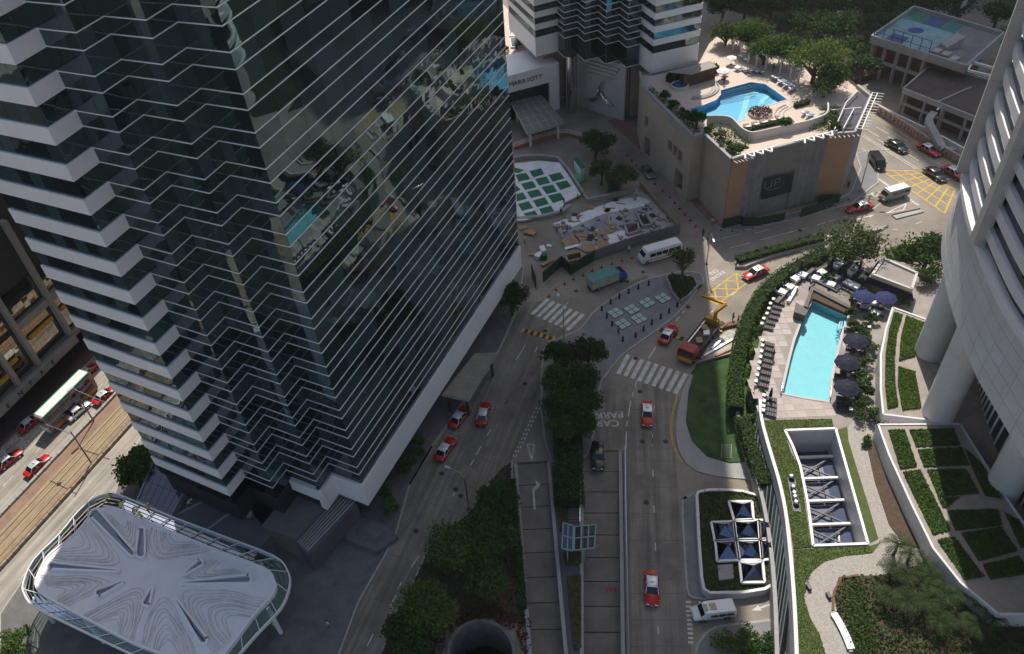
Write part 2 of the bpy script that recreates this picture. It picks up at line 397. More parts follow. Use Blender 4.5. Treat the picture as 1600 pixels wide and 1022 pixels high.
# ---- Queensway side: carriageway, tram reservation, second carriageway
Aq, Bq = P(0, 704), P(153, 553); uq = (Bq-Aq).normalized(); nq = Vector((uq.y, -uq.x, 0))
def qpt(s, t, z=0.0): return Aq+uq*s+nq*t+Vector((0, 0, z))
def qrect(s0, s1, t0, t1): return [qpt(s0, t0), qpt(s1, t0), qpt(s1, t1), qpt(s0, t1)]
def qt(px): return (P(*px)-Aq).dot(nq)
tk = (qt((10,794))+qt((188,614)))/2         # median kerb
tf = (qt((84,794))+qt((212,660)))/2         # fence beyond the tram tracks
te = qt((150,800))+1.0
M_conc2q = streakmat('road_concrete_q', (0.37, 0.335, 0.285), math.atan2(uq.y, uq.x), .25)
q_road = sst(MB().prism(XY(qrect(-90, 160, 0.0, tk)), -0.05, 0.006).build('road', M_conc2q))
q_path = sst(MB().prism(XY(qrect(-90, 160, -9, 0.0)), -0.05, 0.14).build('pavement', mat('pavement_brown', (0.13, 0.08, 0.065), 0.85, var=0.3, scale=0.5)))
MB().ribbon(XY([qpt(-90, 0), qpt(160, 0)]), 0.3, 0.0, 0.16).build('kerb', M_kerb, q_path)
M_tram = streakmat('tram_bed', (0.38, 0.29, 0.18), math.atan2(uq.y, uq.x), .25)
M_tramb = mat('tram_margin', (0.27, 0.17, 0.12), 0.9, var=0.25, scale=0.4, fine=30)
tram = sst(MB().prism(XY(qrect(-90, 160, tk, tf)), -0.05, 0.10).build('tram_reservation', M_tram))
MB().prism(XY(qrect(-90, 160, tk+0.4, tk+2.2)), 0.1, 0.108).build('margin_strip', M_tramb, tram)
MB().prism(XY(qrect(-90, 160, tf-0.9, tf-0.3)), 0.1, 0.108).build('margin_strip', M_tramb, tram)
for t in (2.9, 4.0, 5.6, 6.7):
    MB().prism(XY(qrect(-90, 160, tk+t, tk+t+0.12)), 0.1, 0.125).build('rail', M_dsteel, tram)
for t in (3.45, 4.8, 6.15, 7.3):
    MB().prism(XY(qrect(-90, 160, tk+t-0.22, tk+t+0.22)), 0.1, 0.106).build('track_slab', mat('track_slab', (0.30, 0.22, 0.13), 0.9, var=0.3, scale=0.8), tram)
q_road2 = sst(MB().prism(XY(qrect(-90, 160, tf, tf+10.5)), -0.05, 0.006).build('road', M_conc2q))
for s in range(-40, 120, 7):
    mark('lane_dash', qrect(s, s+2.2, 6.4, 6.55), q_road)
    mark('lane_dash', qrect(s+2, s+4.2, 3.2, 3.32), q_road)
    mark('lane_dash', qrect(s+3, s+5.0, tf+4.0, tf+4.13), q_road2)
mark('edge_line', qrect(-60, 140, 0.45, 0.60), q_road, M_yellow)
# painted lane words
def q_text(s, px, size):
    p = P(*px, 0.016)
    a = math.atan2(uq.y, uq.x)
    txt('road_word', s, size, M_white, q_road, loc=p, rot=(0, 0, a+math.pi/2))
q_text('BUS', (30, 690), 2.6); q_text('LANE', (12, 712), 2.2); q_text('BUS', (152, 563), 2.0)
# concrete median barrier pieces and the red-brown fence pieces, one by one
def qbarrier(name, label, t, h, w, m, s0, s1, step, cat, group):
    e = thing(name, qpt((s0+s1)/2, t), label, cat)
    s = s0
    while s < s1:
        MB().ribbon(XY([qpt(s, t), qpt(s+step-0.08, t)]), w*(0.9+0.2*random.random()), 0.0, h).build('barrier_block', m, e); s += step
    return e
qbarrier('road_barrier', 'low pale concrete kerb barrier between the car lanes and tram tracks', tk, 0.55, 0.45, M_kerb, -30, 60, 1.5, 'barrier', None)
qbarrier('track_fence', 'low brown barrier along the near side of the tram tracks', tf, 0.6, 0.4, mat('brown_block', (0.30, 0.23, 0.18), 0.85, var=0.3, scale=0.7), -30, 60, 1.2, 'barrier', None)

# ---- pavements and islands round the centre
c4 = crop(780, 440, 3.65); c5 = crop(560, 560, 3.65); c6 = crop(560, 780, 3.636); c9 = crop(900, 640, 2.675)
isl = [(1090,452),(1099,440),(1094,427),(1070,424),(1045,428),(1000,440),(950,470),(925,490),(905,515),(870,530),(850,545),(846,640),(862,720),(906,720),(925,690),(935,612),(945,588),(970,556),(1000,534),(1055,493)]
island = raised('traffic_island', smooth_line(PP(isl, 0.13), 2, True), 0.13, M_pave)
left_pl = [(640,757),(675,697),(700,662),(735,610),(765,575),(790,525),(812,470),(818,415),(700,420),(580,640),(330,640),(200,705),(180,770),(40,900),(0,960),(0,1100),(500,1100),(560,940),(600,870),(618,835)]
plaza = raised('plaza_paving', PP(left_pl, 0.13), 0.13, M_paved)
mid_isl = [(801,720),(800,745),(826,1022),(826,1100),(560,1100),(600,1010),(650,900),(672,850),(735,800),(780,735)]
mi_pts = XY(PP(mid_isl, 0.16))
o = sst(holed('planted_island', mi_pts, [[(pit_c.x+(pit_r+.05)*math.cos(t*math.pi/16), pit_c.y+(pit_r+.05)*math.sin(t*math.pi/16)) for t in range(32)]] if False else [], 0.0, M_soil)); bpy.data.objects.remove(o)
# soil bed split round the round opening
bed_up = XY(PP([(801,720),(800,745),(822,975),(752,962),(690,985),(676,1022),(690,1100),(560,1100),(600,1010),(650,900),(672,850),(735,800),(780,735)], 0.16))
bed = sst(MB().prism(bed_up, -0.05, 0.16).build('planted_bed', M_soil))
MB().ribbon(XY(PP([(672,850),(650,900),(600,1010),(570,1080)], .16)), 0.25, -0.04, 0.2).build('kerb', M_kerb, bed)
MB().ribbon(XY(PP([(800,722),(800,745),(824,985),(828,1080)], .16)), 0.3, -0.04, 0.35).build('kerb', M_kerb, bed)
sst(MB().lathe((pit_c.x, pit_c.y, 0), [(pit_r-0.35, -6), (pit_r-0.35, 0.55), (pit_r+0.05, 0.55), (pit_r+0.05, -6.0)], 40).build('round_ramp_wall', mat('stained_concrete', (0.16, 0.155, 0.15), .85, var=.3, scale=.6)))
sst(MB().lathe((pit_c.x, pit_c.y, 0), [(pit_r-0.4, -6.2), (pit_r-0.4, -6.0)], 32).build('pit_floor', M_asph))

# ---- ramps: sloping slabs with joints, side walls
def ramp(q, depth, n, name):
    TL, TR, BR, BL = [P(*p) for p in q]
    e = bpy.data.objects.new(name, None); COL.objects.link(e); e.location = TL; e['kind'] = 'structure'
    for i in range(n):
        t0, t1 = i/n, (i+1)/n-0.004
        def lp(a, b, t):
            v = a.lerp(b, t); v.z = -depth*t; return v
        a, b, c, d = lp(TL, BL, t0), lp(TR, BR, t0), lp(TR, BR, t1), lp(TL, BL, t1)
        dz = random.uniform(-0.01, 0.01)
        vs = [v+Vector((0, 0, dz)) for v in (d, c, b, a)]
        lo = [v-Vector((0, 0, .3)) for v in vs]
        MB().add(vs+lo, [(0,1,2,3),(7,6,5,4),(0,4,5,1),(1,5,6,2),(2,6,7,3),(3,7,4,0)]).build('ramp_slab', mat('ramp_concrete', (0.20, 0.18, 0.16), 0.9, var=0.3, scale=0.35, bump=0.2, fine=25), e)
    for a, b in ((TL, BL), (TR, BR)):
        MB().ribbon(XY([a, b]), 0.45, -depth-0.5, 0.42).build('side_wall', M_concwall, e)
    d = (TR-TL).normalized()
    MB().bar(TL+Vector((0, 0.25, .02)), TR+Vector((0, 0.25, .02)), 0.35, 0.06).build('drain_channel', M_dsteel, e)
    return e, TL, TR, BR, BL
rampA = ramp(RAMP1, 2.6, 9, 'car_park_ramp')
rampB = ramp(RAMP2, 2.6, 10, 'car_park_ramp')
# turning arrow on the first ramp
def rpt(rp, u, t, depth=2.6):
    _, TL, TR, BR, BL = rp
    a = TL.lerp(BL, t); b = TR.lerp(BR, t); v = a.lerp(b, u); v.z = -depth*t+0.02; return v
def rquad(rp, us, name, m=None):
    b = MB(); vs = [rpt(rp, u, t) for u, t in us]
    b.add(vs, [tuple(range(len(vs)))]); return b.build(name, m or M_white, rp[0])
rquad(rampA, [(0.50,0.235),(0.44,0.235),(0.44,0.135),(0.50,0.125)][::-1], 'arrow_stem')
rquad(rampA, [(0.44,0.135),(0.50,0.145),(0.62,0.118),(0.60,0.105)][::-1], 'arrow_bend')
rquad(rampA, [(0.56,0.085),(0.70,0.108),(0.57,0.135)][::-1], 'arrow_head')
for i in range(3): rquad(rampB, [(0.60+.1*i,0.625),(0.67+.1*i,0.625),(0.67+.1*i,0.64),(0.60+.1*i,0.64)], 'stop_mark', mat('dull_red_paint', (0.3, 0.06, 0.05), .7))

# slab joints are cut by thin dark strips further down
# ---- road markings of the centre (children of one marking group on the ground)
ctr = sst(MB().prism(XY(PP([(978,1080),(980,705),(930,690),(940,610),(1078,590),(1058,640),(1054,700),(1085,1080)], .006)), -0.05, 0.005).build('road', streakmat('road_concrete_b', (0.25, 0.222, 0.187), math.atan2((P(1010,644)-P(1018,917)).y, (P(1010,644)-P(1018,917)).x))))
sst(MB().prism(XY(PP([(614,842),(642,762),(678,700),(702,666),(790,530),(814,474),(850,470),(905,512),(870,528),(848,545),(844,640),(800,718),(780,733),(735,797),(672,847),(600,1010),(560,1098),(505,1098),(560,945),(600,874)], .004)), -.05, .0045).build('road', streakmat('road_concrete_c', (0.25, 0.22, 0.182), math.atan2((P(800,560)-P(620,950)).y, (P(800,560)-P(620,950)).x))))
def seg(lst, w, m=None, nm='lane_dash'):
    for a, b in lst: pline(nm, a, b, w, ctr, m, 0.013)
S = lambda f, l: [(f(*a), f(*b)) for a, b in l]
seg(S(c4, [((893,372),(853,436)),((785,565),(775,600)),((765,628),(760,655)),((750,680),(736,770)),((730,795),(727,825)),((725,855),(722,960)),((885,708),(880,745)),((873,885),(873,925)),((1055,165),(1045,180)),((1030,200),(1008,225)),
   ((150,360),(95,448)),((217,375),(200,402)),((133,522),(117,550)),((50,672),(30,705)),((255,465),(238,490)),((395,115),(373,138)),((1222,165),(1200,180))]), 0.16)
seg(S(c5, [((937,85),(920,112)),((855,232),(832,268)),((755,405),(735,440)),((660,575),(637,612)),((700,500),(672,550)),((548,765),(540,785)),((450,935),(425,978))]), 0.15)
seg(S(c6, [((450,130),(420,178)),((345,320),(300,388)),((245,470),(225,510)),((215,545),(180,605)),((85,765),(50,832))]), 0.15)
seg(S(c9, [((320,105),(319,150)),((322,250),(322,280)),((325,400),(327,430)),((331,555),(333,590)),((342,905),(345,938))]), 0.14)
# double dashed give-way line
for i in range(15):
    t = i/15
    for off in (0, 4.5):
        a = (849-49*t+off, 616+101*t); b = (849-49*(t+0.035)+off, 616+101*(t+0.035))
        pline('give_way_dash', a, b, 0.18, ctr, None, 0.013)
for i in range(10):
    for off in (0, 4.0):
        pline('give_way_dash', (1073.5+off+i*.45, 939+i*7), (1073.5+off+i*.45, 942.5+i*7), 0.3, ctr, None, 0.013)
def tri(pts, nm='give_way_triangle', w=0.22):
    q = [P(*p, .013) for p in pts]
    for i in range(3):
        a, b = q[i], q[(i+1) % 3]; d = (b-a).normalized(); n = Vector((-d.y, d.x, 0))*w/2
        mark(nm+'_side', [a-n, b-n, b+n, a+n], ctr, None, 0.013+0.001*i)
tri([(824,694),(834.5,694),(831,719)])
tri([(1361,302),(1382,299),(1367,308)]); tri([(1385,333),(1416,318),(1412,328)], w=0.2)
# yellow kerb lines
def yline(pts, w=0.12):
    MB().ribbon(XY(smooth_line(PP(pts, .01), 4)), w, 0.006, 0.013).build('yellow_line', M_yellow, ctr)
yline([c4(1015,645), c4(985,760), c4(980,880), c4(1010,980), c4(1040,1030)])
yline([c4(1022,645), c4(992,760), c4(987,880), c4(1018,980), c4(1048,1030)])
yline([(1395,392),(1420,381),(1450,374),(1475,372)], 0.5)
# zebra crossings
def zebra(A, B, C, D, n, parent=ctr):
    A, B, C, D = [P(*q, .013) for q in (A, B, C, D)]
    for i in range(n):
        t0 = i/(n-0.45); t1 = t0+0.55/(n-0.45)
        mark('crossing_stripe', [A.lerp(D, t0), B.lerp(C, t0), B.lerp(C, t1), A.lerp(D, t1)], parent, None, 0.014)
zebra((829,490),(854,466),(914,492),(889,517), 7)
zebra((963,583),(979,553),(1075,585),(1058,616), 9)
for (A, B, n) in [((815,516),(882,534),14), ((1026,513),(1068,530),8)]:
    a, b = P(*A), P(*B); d = (b-a).normalized(); nn = Vector((-d.y, d.x, 0))*0.45; L_ = (b-a).length
    for i in range(n):
        p, q = a+d*L_*i/n, a+d*L_*(i+1)/n
        MB().prism(XY([p-nn, q-nn, q+nn, p+nn]), 0.0, 0.07).build('speed_hump_block', M_yellow if i % 2 == 0 else M_black, ctr)
# box junction by the taxi, and the large one by the curved tower
def boxj(corners, nx, ny, w, m=M_yellow):
    A, B, C, D = [P(*q, .013) for q in corners]
    def L3(a, b, k):
        d = (b-a).normalized(); n = Vector((-d.y, d.x, 0))*w/2
        mark('box_junction_line', [a-n, b-n, b+n, a+n], ctr, m, 0.012+0.0008*k)
    for k, (a, b) in enumerate([(A,B),(B,C),(C,D),(D,A)]): L3(a, b, k)
    return A, B, C, D, L3
A, B, C, D, L3 = boxj([(1099,463),(1150,427),(1170,440),(1120,476)], 3, 1, 0.22)
for i in range(3):
    L3(A.lerp(B, i/3), D.lerp(C, (i+1)/3), 4+i); L3(D.lerp(C, i/3), A.lerp(B, (i+1)/3), 7+i)
A, B, C, D, L3 = boxj([(1378,266),(1428,267),(1492,296),(1476,333)], 3, 1, 0.28)
for i in range(1, 7):
    t = i/7
    L3(A.lerp(D, t), B.lerp(C, t), 3+i)
for i in range(1, 3): L3(A.lerp(B, i/3), D.lerp(C, i/3), 10+i)
# words on the road
def road_text(s, px_c, px_dir, size, nm='road_word'):
    c = P(*px_c, .016); d = P(*px_dir, .016)-c
    return txt(nm, s, size, M_white, ctr, loc=c, rot=(0, 0, math.atan2(d.y, d.x)), bold=0.015)
road_text('CAR', c4(618,806), c4(590,806), 1.7); road_text('PARK', c4(628,760), c4(595,762), 1.7)
road_text('NO', (1116,425), (1120,422.6), 1.1); road_text('ENTRY', (1122,431), (1126,428.4), 1.1)
c10 = crop(1080, 240, 3.93)
seg(S(c10, [((185,520),(320,490)),((235,580),(365,548)),((770,440),(885,405)),((425,530),(715,455)),((390,490),(480,465)),((940,390),(1010,370)),((525,705),(565,690)),((245,870),(280,845)),((1050,265),(1150,235))]), 0.14)
def arrow(tail, head, w=0.22):
    a, b = P(*tail, .013), P(*head, .013); d = (b-a).normalized(); n = Vector((-d.y, d.x, 0)); L_ = (b-a).length
    m_ = a+d*L_*0.68
    mark('arrow_stem', [a-n*w/2, m_-n*w/2, m_+n*w/2, a+n*w/2], ctr, None, .013)
    mark('arrow_head', [m_-n*w*1.8, b, m_+n*w*1.8], ctr, None, .014)
arrow(c10(775,575), c10(665,605)); arrow(c10(1015,405), c10(1125,375)); arrow(c9(840,805), c9(735,840), 0.2)
c12 = crop(1340, 100, 3.407)
seg(S(c12, [((20,380),(310,560)),((32,378),(322,556)),((100,335),(165,372)),((48,348),(115,388)),((105,400),(150,425)),((160,385),(210,412)),((200,372),(268,410)),((270,480),(325,515)),((420,525),(500,570)),((185,880),(212,882)),((310,850),(342,840)),((25,450),(60,470)),((130,735),(75,775))]), 0.13)
for i in range(9):
    a = c12(85+i*13, 592+i*9); b = c12(95+i*13, 600+i*9)
    pline('give_way_dash', a, b, 0.5, ctr, None, .013)
    if i < 6: pline('give_way_dash', c12(250+i*13, 705+i*8), c12(260+i*13, 711+i*8), 0.5, ctr, None, .013)
yl = [c12(60,265), c12(200,350), c12(330,430), c12(540,555)]
MB().ribbon(XY(PP(yl, .01)), 0.16, 0.006, 0.013).build('yellow_line', M_yellow, ctr)

# ================================================================ TOWER, LEFT (stepped glass)
def offset(pts, d):
    pts = [Vector((p[0], p[1])) for p in pts]; n = len(pts); out = []
    for i in range(n):
        e0 = (pts[i]-pts[i-1]).normalized() if i > 0 else None
        e1 = (pts[i+1]-pts[i]).normalized() if i < n-1 else None
        if e0 is None: e0 = e1
        if e1 is None: e1 = e0
        n0 = Vector((-e0.y, e0.x)); n1 = Vector((-e1.y, e1.x))
        m_ = (n0+n1); m_ = m_/max(1e-6, m_.dot(n0)); out.append(pts[i]+m_*d)
    return out
def band(pts, din, dout, z0, z1, name, m, parent, smooth=False):
    """horizontal strip that follows a facade line with mitred corners"""
    o_ = offset(pts, dout); i_ = offset(pts, din); b = MB()
    for k in range(len(pts)-1):
        q = [o_[k], o_[k+1], i_[k+1], i_[k]]
        vs = [(p.x, p.y, z0) for p in q]+[(p.x, p.y, z1) for p in q]
        fs = [(0,1,2,3),(7,6,5,4),(4,5,1,0)[::1],(6,7,3,2)]
        if k == 0: fs.append((7,4,0,3))
        if k == len(pts)-2: fs.append((5,6,2,1))
        b.add(vs, fs)
    o = b.build(name, m, parent)
    bm = bmesh.new(); bm.from_mesh(o.data); bmesh.ops.remove_doubles(bm, verts=bm.verts, dist=1e-5); bmesh.ops.recalc_face_normals(bm, faces=bm.faces); bm.to_mesh(o.data); bm.free()
    return o
_unit = {}
def unit_pane(m):
    if m.name not in _unit:
        b = MB().box((0, 0, 0), (1, 0.03, 1)); me = bpy.data.meshes.new('pane'); me.from_pydata(b.v, [], b.f); me.materials.append(m); _unit[m.name] = me
    return _unit[m.name]
def panes_on(pane_list, m, parent, keep, tilt=0.12, name='glass_pane', rest='glass_panes'):
    """pane_list: (a, b, z0, z1) rectangles; the nearest become parts, the others one joined part"""
    cam0 = Vector((0, 0, CAM_H))
    def key(q):
        a, b, z0, z1 = q; c = Vector(((a[0]+b[0])/2, (a[1]+b[1])/2, (z0+z1)/2)); return (Vector(b)-Vector(a)).length*(z1-z0)/(c-cam0).length_squared
    L_ = sorted(pane_list, key=key, reverse=True)
    mb = MB()
    for k, (a, b, z0, z1) in enumerate(L_):
        a, b = Vector((a[0], a[1])), Vector((b[0], b[1])); d = b-a; ln = d.length
        c = Vector(((a.x+b.x)/2, (a.y+b.y)/2, (z0+z1)/2))
        rz = math.atan2(d.y, d.x)+R(random.gauss(0, tilt)); rx = R(random.gauss(0, tilt))
        if k < keep:
            o = bpy.data.objects.new(name, unit_pane(m)); link(o, parent)
            o.location = c; o.rotation_euler = (rx, 0, rz); o.scale = (ln-0.04, 1, z1-z0-0.04)
        else: mb.box(c, (ln-0.04, 0.03, z1-z0-0.04), rz, rx)
    if len(L_) > keep: mb.build(rest, m, parent)['kind'] = 'stuff'
def split(a, b, n): 
    a, b = Vector((a[0], a[1])), Vector((b[0], b[1])); return [(a.lerp(b, i/n), a.lerp(b, (i+1)/n)) for i in range(n)]

d1 = Vector((math.cos(R(-36.465)), math.sin(R(-36.465)))); d2 = Vector((-d1.y, d1.x))
TC = Vector((-9.66, 65.32)); ta, tb = 4.80, 3.14
TR_ = TC+d2*53.0
tp = [TR_, TC]; q = TC
for i in range(3):
    q = q-d1*ta; tp.append(q); q = q-d2*tb; tp.append(q)
TW = q-d1*13.3; tp.append(TW)
T1 = thing('glass_tower', (TC.x, TC.y, 0), 'tall dark glass office tower with stepped facade and white bands beside the white roof', 'tower')
body = offset(tp, -0.35)
back = [TW+d2*22, TW+d2*22-d1*18.5, TW+d2*42-d1*18.5, TR_-d1*34]  # unseen rear wing, stepped out to carry the shadow across the white roof
T_TOP = 175.0
MB().prism([(p.x, p.y) for p in body]+[(p.x, p.y) for p in back], 5.0, T_TOP).build('core', mat('mullion_grey', (0.03, 0.036, 0.036), 0.5, var=0.1), T1)
NL = 18; zb = lambda k: 11.7+3.77*k; SPH = 1.52
glass = []
glass_left = []
widths = [15, 3, 2, 3, 2, 3, 2, 8]
for k in range(-1, NL):
    z0 = zb(k)+SPH if k >= 0 else 9.69
    z1 = zb(k+1)
    for i in range(len(tp)-1):
        if k < 0 and i not in (0, 1, 2): continue
        for a, b in split(tp[i], tp[i+1], widths[i]): glass.append((a, b, z0, z1))
    if k >= 0:
        for i in range(6 if False else 6):
            if i == 5: pass
            for a, b in split(tp[i], tp[i+1], widths[i]): glass.append((a, b, zb(k), zb(k)+SPH))
panes_on(glass, M_glassT1, T1, 300, 0.06)
for k in range(NL):
    band(tp[:7], -0.2, 0.09, zb(k)-0.045, zb(k)+0.045, 'trim_rail', M_trim, T1)
    band(tp[:7], -0.2, 0.09, zb(k)+SPH-0.045, zb(k)+SPH+0.045, 'trim_rail', M_trim, T1)
    band(tp[6:9], -0.3, 0.22, zb(k)-0.10, zb(k)+SPH+0.10, 'white_band', M_panel, T1)
# the plain upper floors above the frame
band(tp, -0.3, 0.05, zb(NL), T_TOP, 'upper_glazing', M_glassT1, T1)
band(tp[:4], -0.6, 0.35, 5.26, 9.69, 'white_fascia', M_panel, T1)
band(tp[3:5], -0.6, 0.30, 7.6, 9.69, 'white_fascia', M_panel, T1)
band(tp[4:9], -0.3, 0.15, 9.7, 11.5, 'recessed_glazing', M_glassD, T1)
for p in (tp[8]+d1*2+d2*3, tp[7]-d1*1.0+d2*2.0, tp[7]-d1*8+d2*3, tp[5]+d2*3-d1*1):
    MB().tube([(p.x, p.y, 0), (p.x, p.y, 11.0)], 0.55, 12).build('column', M_concwall, T1, True)
lob = [TC+d2*2.5-d1*3, TC+d2*48-d1*3, TC+d2*48-d1*16, TW+d2*30+d1*6, TW+d2*5+d1*3, TC-d1*18+d2*3]
MB().prism(lob, 0.0, 9.6).build('lobby_walls', mat('lobby_stone', (0.12, 0.115, 0.11), 0.6, var=0.2, scale=0.5), T1)

# ================================================================ HOTEL TOWER with white bands
e1 = Vector((0.9926, 0.1215)); e2 = Vector((0.1215, -0.9926))
hp = [Vector((45.9, 168.5))]
for i in range(4):
    hp.append(hp[-1]+e2*3.72); hp.append(hp[-1]+e1*3.03)
L1 = hp[0]-e1*5.2; L2 = L1-e2*17
W1 = hp[-1]+e2*5.4; W2 = Vector((70.0, 150.4)); W3 = W2-e2*14
hl = [L2, L1]+hp+[W1, W2, W3]           # outward is on the right, so walk it backwards
hl = hl[::-1]
H1 = thing('hotel_tower', (53, 160, 0), 'stepped black glass hotel tower with white bands and polished columns above the entrance', 'tower')
MB().prism([tuple(p) for p in offset(hl, -0.3)]+[(L2.x+8, L2.y+12), (W3.x-2, W3.y+12)], 13.6, 215).build('core', M_core, H1)
hz = lambda k: 20.0+2.73*k; HB = 1.3; HN = 6
gl = []
for k in range(-1, HN):
    z0 = hz(k)+HB if k >= 0 else 18.34
    for i in range(len(hl)-1):
        n = max(2, round((hl[i]-hl[i+1]).length/1.9))
        for a, b in split(hl[i], hl[i+1], n): gl.append((a, b, z0, hz(k+1)))
for i in range(3, 11):
    for a, b in split(hl[i], hl[i+1], 2):
        gl.append((a, b, 13.9, 18.3))
        for k in range(HN): gl.append((a, b, hz(k), hz(k)+HB))
panes_on(gl, M_glassT1, H1, 260)
for k in range(-1, HN):
    za = hz(k) if k >= 0 else 13.9; zc = hz(k)+HB if k >= 0 else 18.34
    for seg_ in (hl[0:4], hl[11:14]):
        band(seg_, -0.3, 0.15, za, zc, 'white_band', M_panel, H1)
    for zz in (za, zc):
        band(hl[3:12], -0.2, 0.12, zz-0.06, zz+0.06, 'trim_rail', M_trim, H1)
band(hl, -0.3, 0.0, hz(HN), 215, 'upper_glazing', M_glassT1, H1)
MB().prism([tuple(p) for p in offset(hl, -2.6)]+[(L2.x+8, L2.y+12), (W3.x-2, W3.y+12)], 0.0, 13.58).build('base_walls', M_beige, H1)
M_chrome = mat('polished_steel', (0.62, 0.60, 0.58), 0.13, metal=1.0, var=0.05)
for px in ((893,175), (979,180)):
    b_ = P(*px)
    MB().tube([(b_.x, b_.y, 0), (b_.x, b_.y, 14.0)], 1.15, 24).build('column', M_chrome, H1, True)
# entrance wall with stepped lintels and steel crescents
EW = thing('entrance_wall', P(938, 178), 'pale stone entrance wall with stepped lintel and curved metal sculpture between columns', 'wall')
wa, wb = P(905, 170)+Vector((0.8, 1.0, 0)), P(972, 190)+Vector((0, 1.0, 0)); wd = (wb-wa).normalized(); wn = Vector((wd.y, -wd.x, 0))
MB().ribbon(XY([wa-wd*1, wb+wd*1]), 0.6, 0, 13.4).build('stone_face', M_stone, EW)
wl = (wb-wa).length
for i in range(4):
    s = 0.05+0.05*i
    MB().bar(wa+wd*wl*s+Vector((0,0,12.2-0.95*i))+wn*0.5, wa+wd*wl*(1-s)+Vector((0,0,12.2-0.95*i))+wn*0.5, 0.7-0.1*i, 0.35).build('lintel_step', M_stone, EW)
def crescent(c, rad, a0, a1, tmax, name):
    pts = []; rs = []
    for i in range(15):
        t = i/14; a = a0+(a1-a0)*t
        pts.append(c+wd*rad*math.cos(a)+Vector((0,0,rad*math.sin(a)))); rs.append(max(0.03, tmax*math.sin(math.pi*min(1, t*1.0))**0.8))
    MB().tube(pts, rs, 10).build(name, M_chrome, EW, True)
mid = wa+wd*wl*0.5+wn*0.75
for j in range(3):
    crescent(mid+wd*(3.2-0.25*j)+Vector((0,0,6.2+0.1*j)), 2.9-0.25*j, R(120), R(290), 0.28, 'crescent_blade')
    crescent(mid+wd*(-2.6+0.2*j)+Vector((0,0,5.0+0.1*j)), 2.4-0.25*j, R(-110), R(30), 0.25, 'crescent_blade')
# sign wall and dark glazed lobby under it
SW = thing('sign_wall', P(840, 172), 'pale hotel wall with dark lettering above a dark glazed lobby', 'wall')
sa = L1+e1*4.9+e2*1.0; sa = Vector((sa.x, sa.y, 0)); sdir = Vector((-e1.x, -e1.y, 0))
MB().prism([(sa.x, sa.y), (sa.x-e1.x*16, sa.y-e1.y*16), (sa.x-e1.x*16-e2.x*10, sa.y-e1.y*16-e2.y*10), (sa.x-e2.x*10, sa.y-e2.y*10)], 7.4, 11.6).build('white_wall', M_panel, SW)
MB().prism([(sa.x, sa.y), (sa.x-e1.x*2.4, sa.y-e1.y*2.4), (sa.x-e1.x*2.4-e2.x*10, sa.y-e1.y*2.4-e2.y*10), (sa.x-e2.x*10, sa.y-e2.y*10)], 0, 7.4).build('white_pier', M_panel, SW)
MB().prism([(sa.x-e1.x*2.4-e2.x*.8, sa.y-e1.y*2.4-e2.y*.8), (sa.x-e1.x*16-e2.x*.8, sa.y-e1.y*16-e2.y*.8), (sa.x-e1.x*16-e2.x*9, sa.y-e1.y*16-e2.y*9), (sa.x-e1.x*2.4-e2.x*9, sa.y-e1.y*2.4-e2.y*9)], 0, 7.35).build('lobby_glass', M_glassD, SW)
for i in range(7):
    p = sa-Vector((e1.x, e1.y, 0))*(2.6+i*1.9)-Vector((e2.x, e2.y, 0))*0.75
    MB().box((p.x, p.y, 3.7), (0.12, 0.12, 7.3)).build('mullion', M_dsteel, SW)
sc = sa-Vector((e1.x, e1.y, 0))*8.0+Vector((e2.x, e2.y, 0))*0.12
for i, ch in enumerate('MARRIOTT'):
    p = sc+Vector((e1.x, e1.y, 0))*(i-3.5)*1.0
    txt('letter', ch, 1.45, mat('bronze', (0.10, 0.085, 0.07), 0.5, metal=0.4), SW, 0.06, (p.x, p.y, 9.4), (R(90), 0, math.atan2(e1.y, e1.x)))

# expansion joints of the concrete carriageway
M_joint = mat('joint_sealant', (0.13, 0.115, 0.10), 0.9)
def joints(L0, L1, R0, R1, n):
    for i in range(n+1):
        t = i/n; a = (L0[0]+(L1[0]-L0[0])*t, L0[1]+(L1[1]-L0[1])*t); b = (R0[0]+(R1[0]-R0[0])*t, R0[1]+(R1[1]-R0[1])*t)
        pline('joint', a, b, 0.06, ctr, M_joint, 0.009)
joints((984,720),(985,1010),(1058,720),(1078,1010), 7)
joints((700,690),(590,860),(795,735),(655,880), 4)
joints((945,640),(945,700),(1056,640),(1056,700), 1)

# manhole covers, gully grates and tarmac patches
M_iron = mat('cast_iron', (0.045, 0.042, 0.04), 0.6, metal=0.4, var=0.3)
for px in [(1004,690),(993,560),(852,517),(953,520),(720,775),(712,765),(1000,612),(1010,785),(650,830),(690,740),(1040,690),(820,600),(980,440),(1005,425),(1075,480),(1160,410),(1250,360),(1320,345),(900,455)]:
    p = P(*px); MB().lathe((p.x, p.y, 0.0), [(.38, 0.0), (.38, .016)], 14).build('manhole_cover', M_iron, ctr)
M_patch = mat('tarmac_patch', (0.195, 0.172, 0.146), 0.9, var=0.25, scale=0.5)
for q_ in [[(990,740),(1020,738),(1022,765),(992,768)],[(1030,850),(1060,848),(1062,905),(1034,908)],[(735,690),(765,700),(745,735),(718,722)],[(640,900),(668,868),(680,878),(652,915)],[(830,560),(848,550),(846,580),(828,590)],[(960,450),(1010,430),(1014,436),(964,457)],[(1200,395),(1240,382),(1244,386),(1205,399)],[(790,620),(815,600),(820,612),(798,632)],[(700,800),(722,775),(730,782),(708,806)]]:
    mark('tarmac_patch', [P(*p, .008) for p in q_], ctr, M_patch, 0.0085)
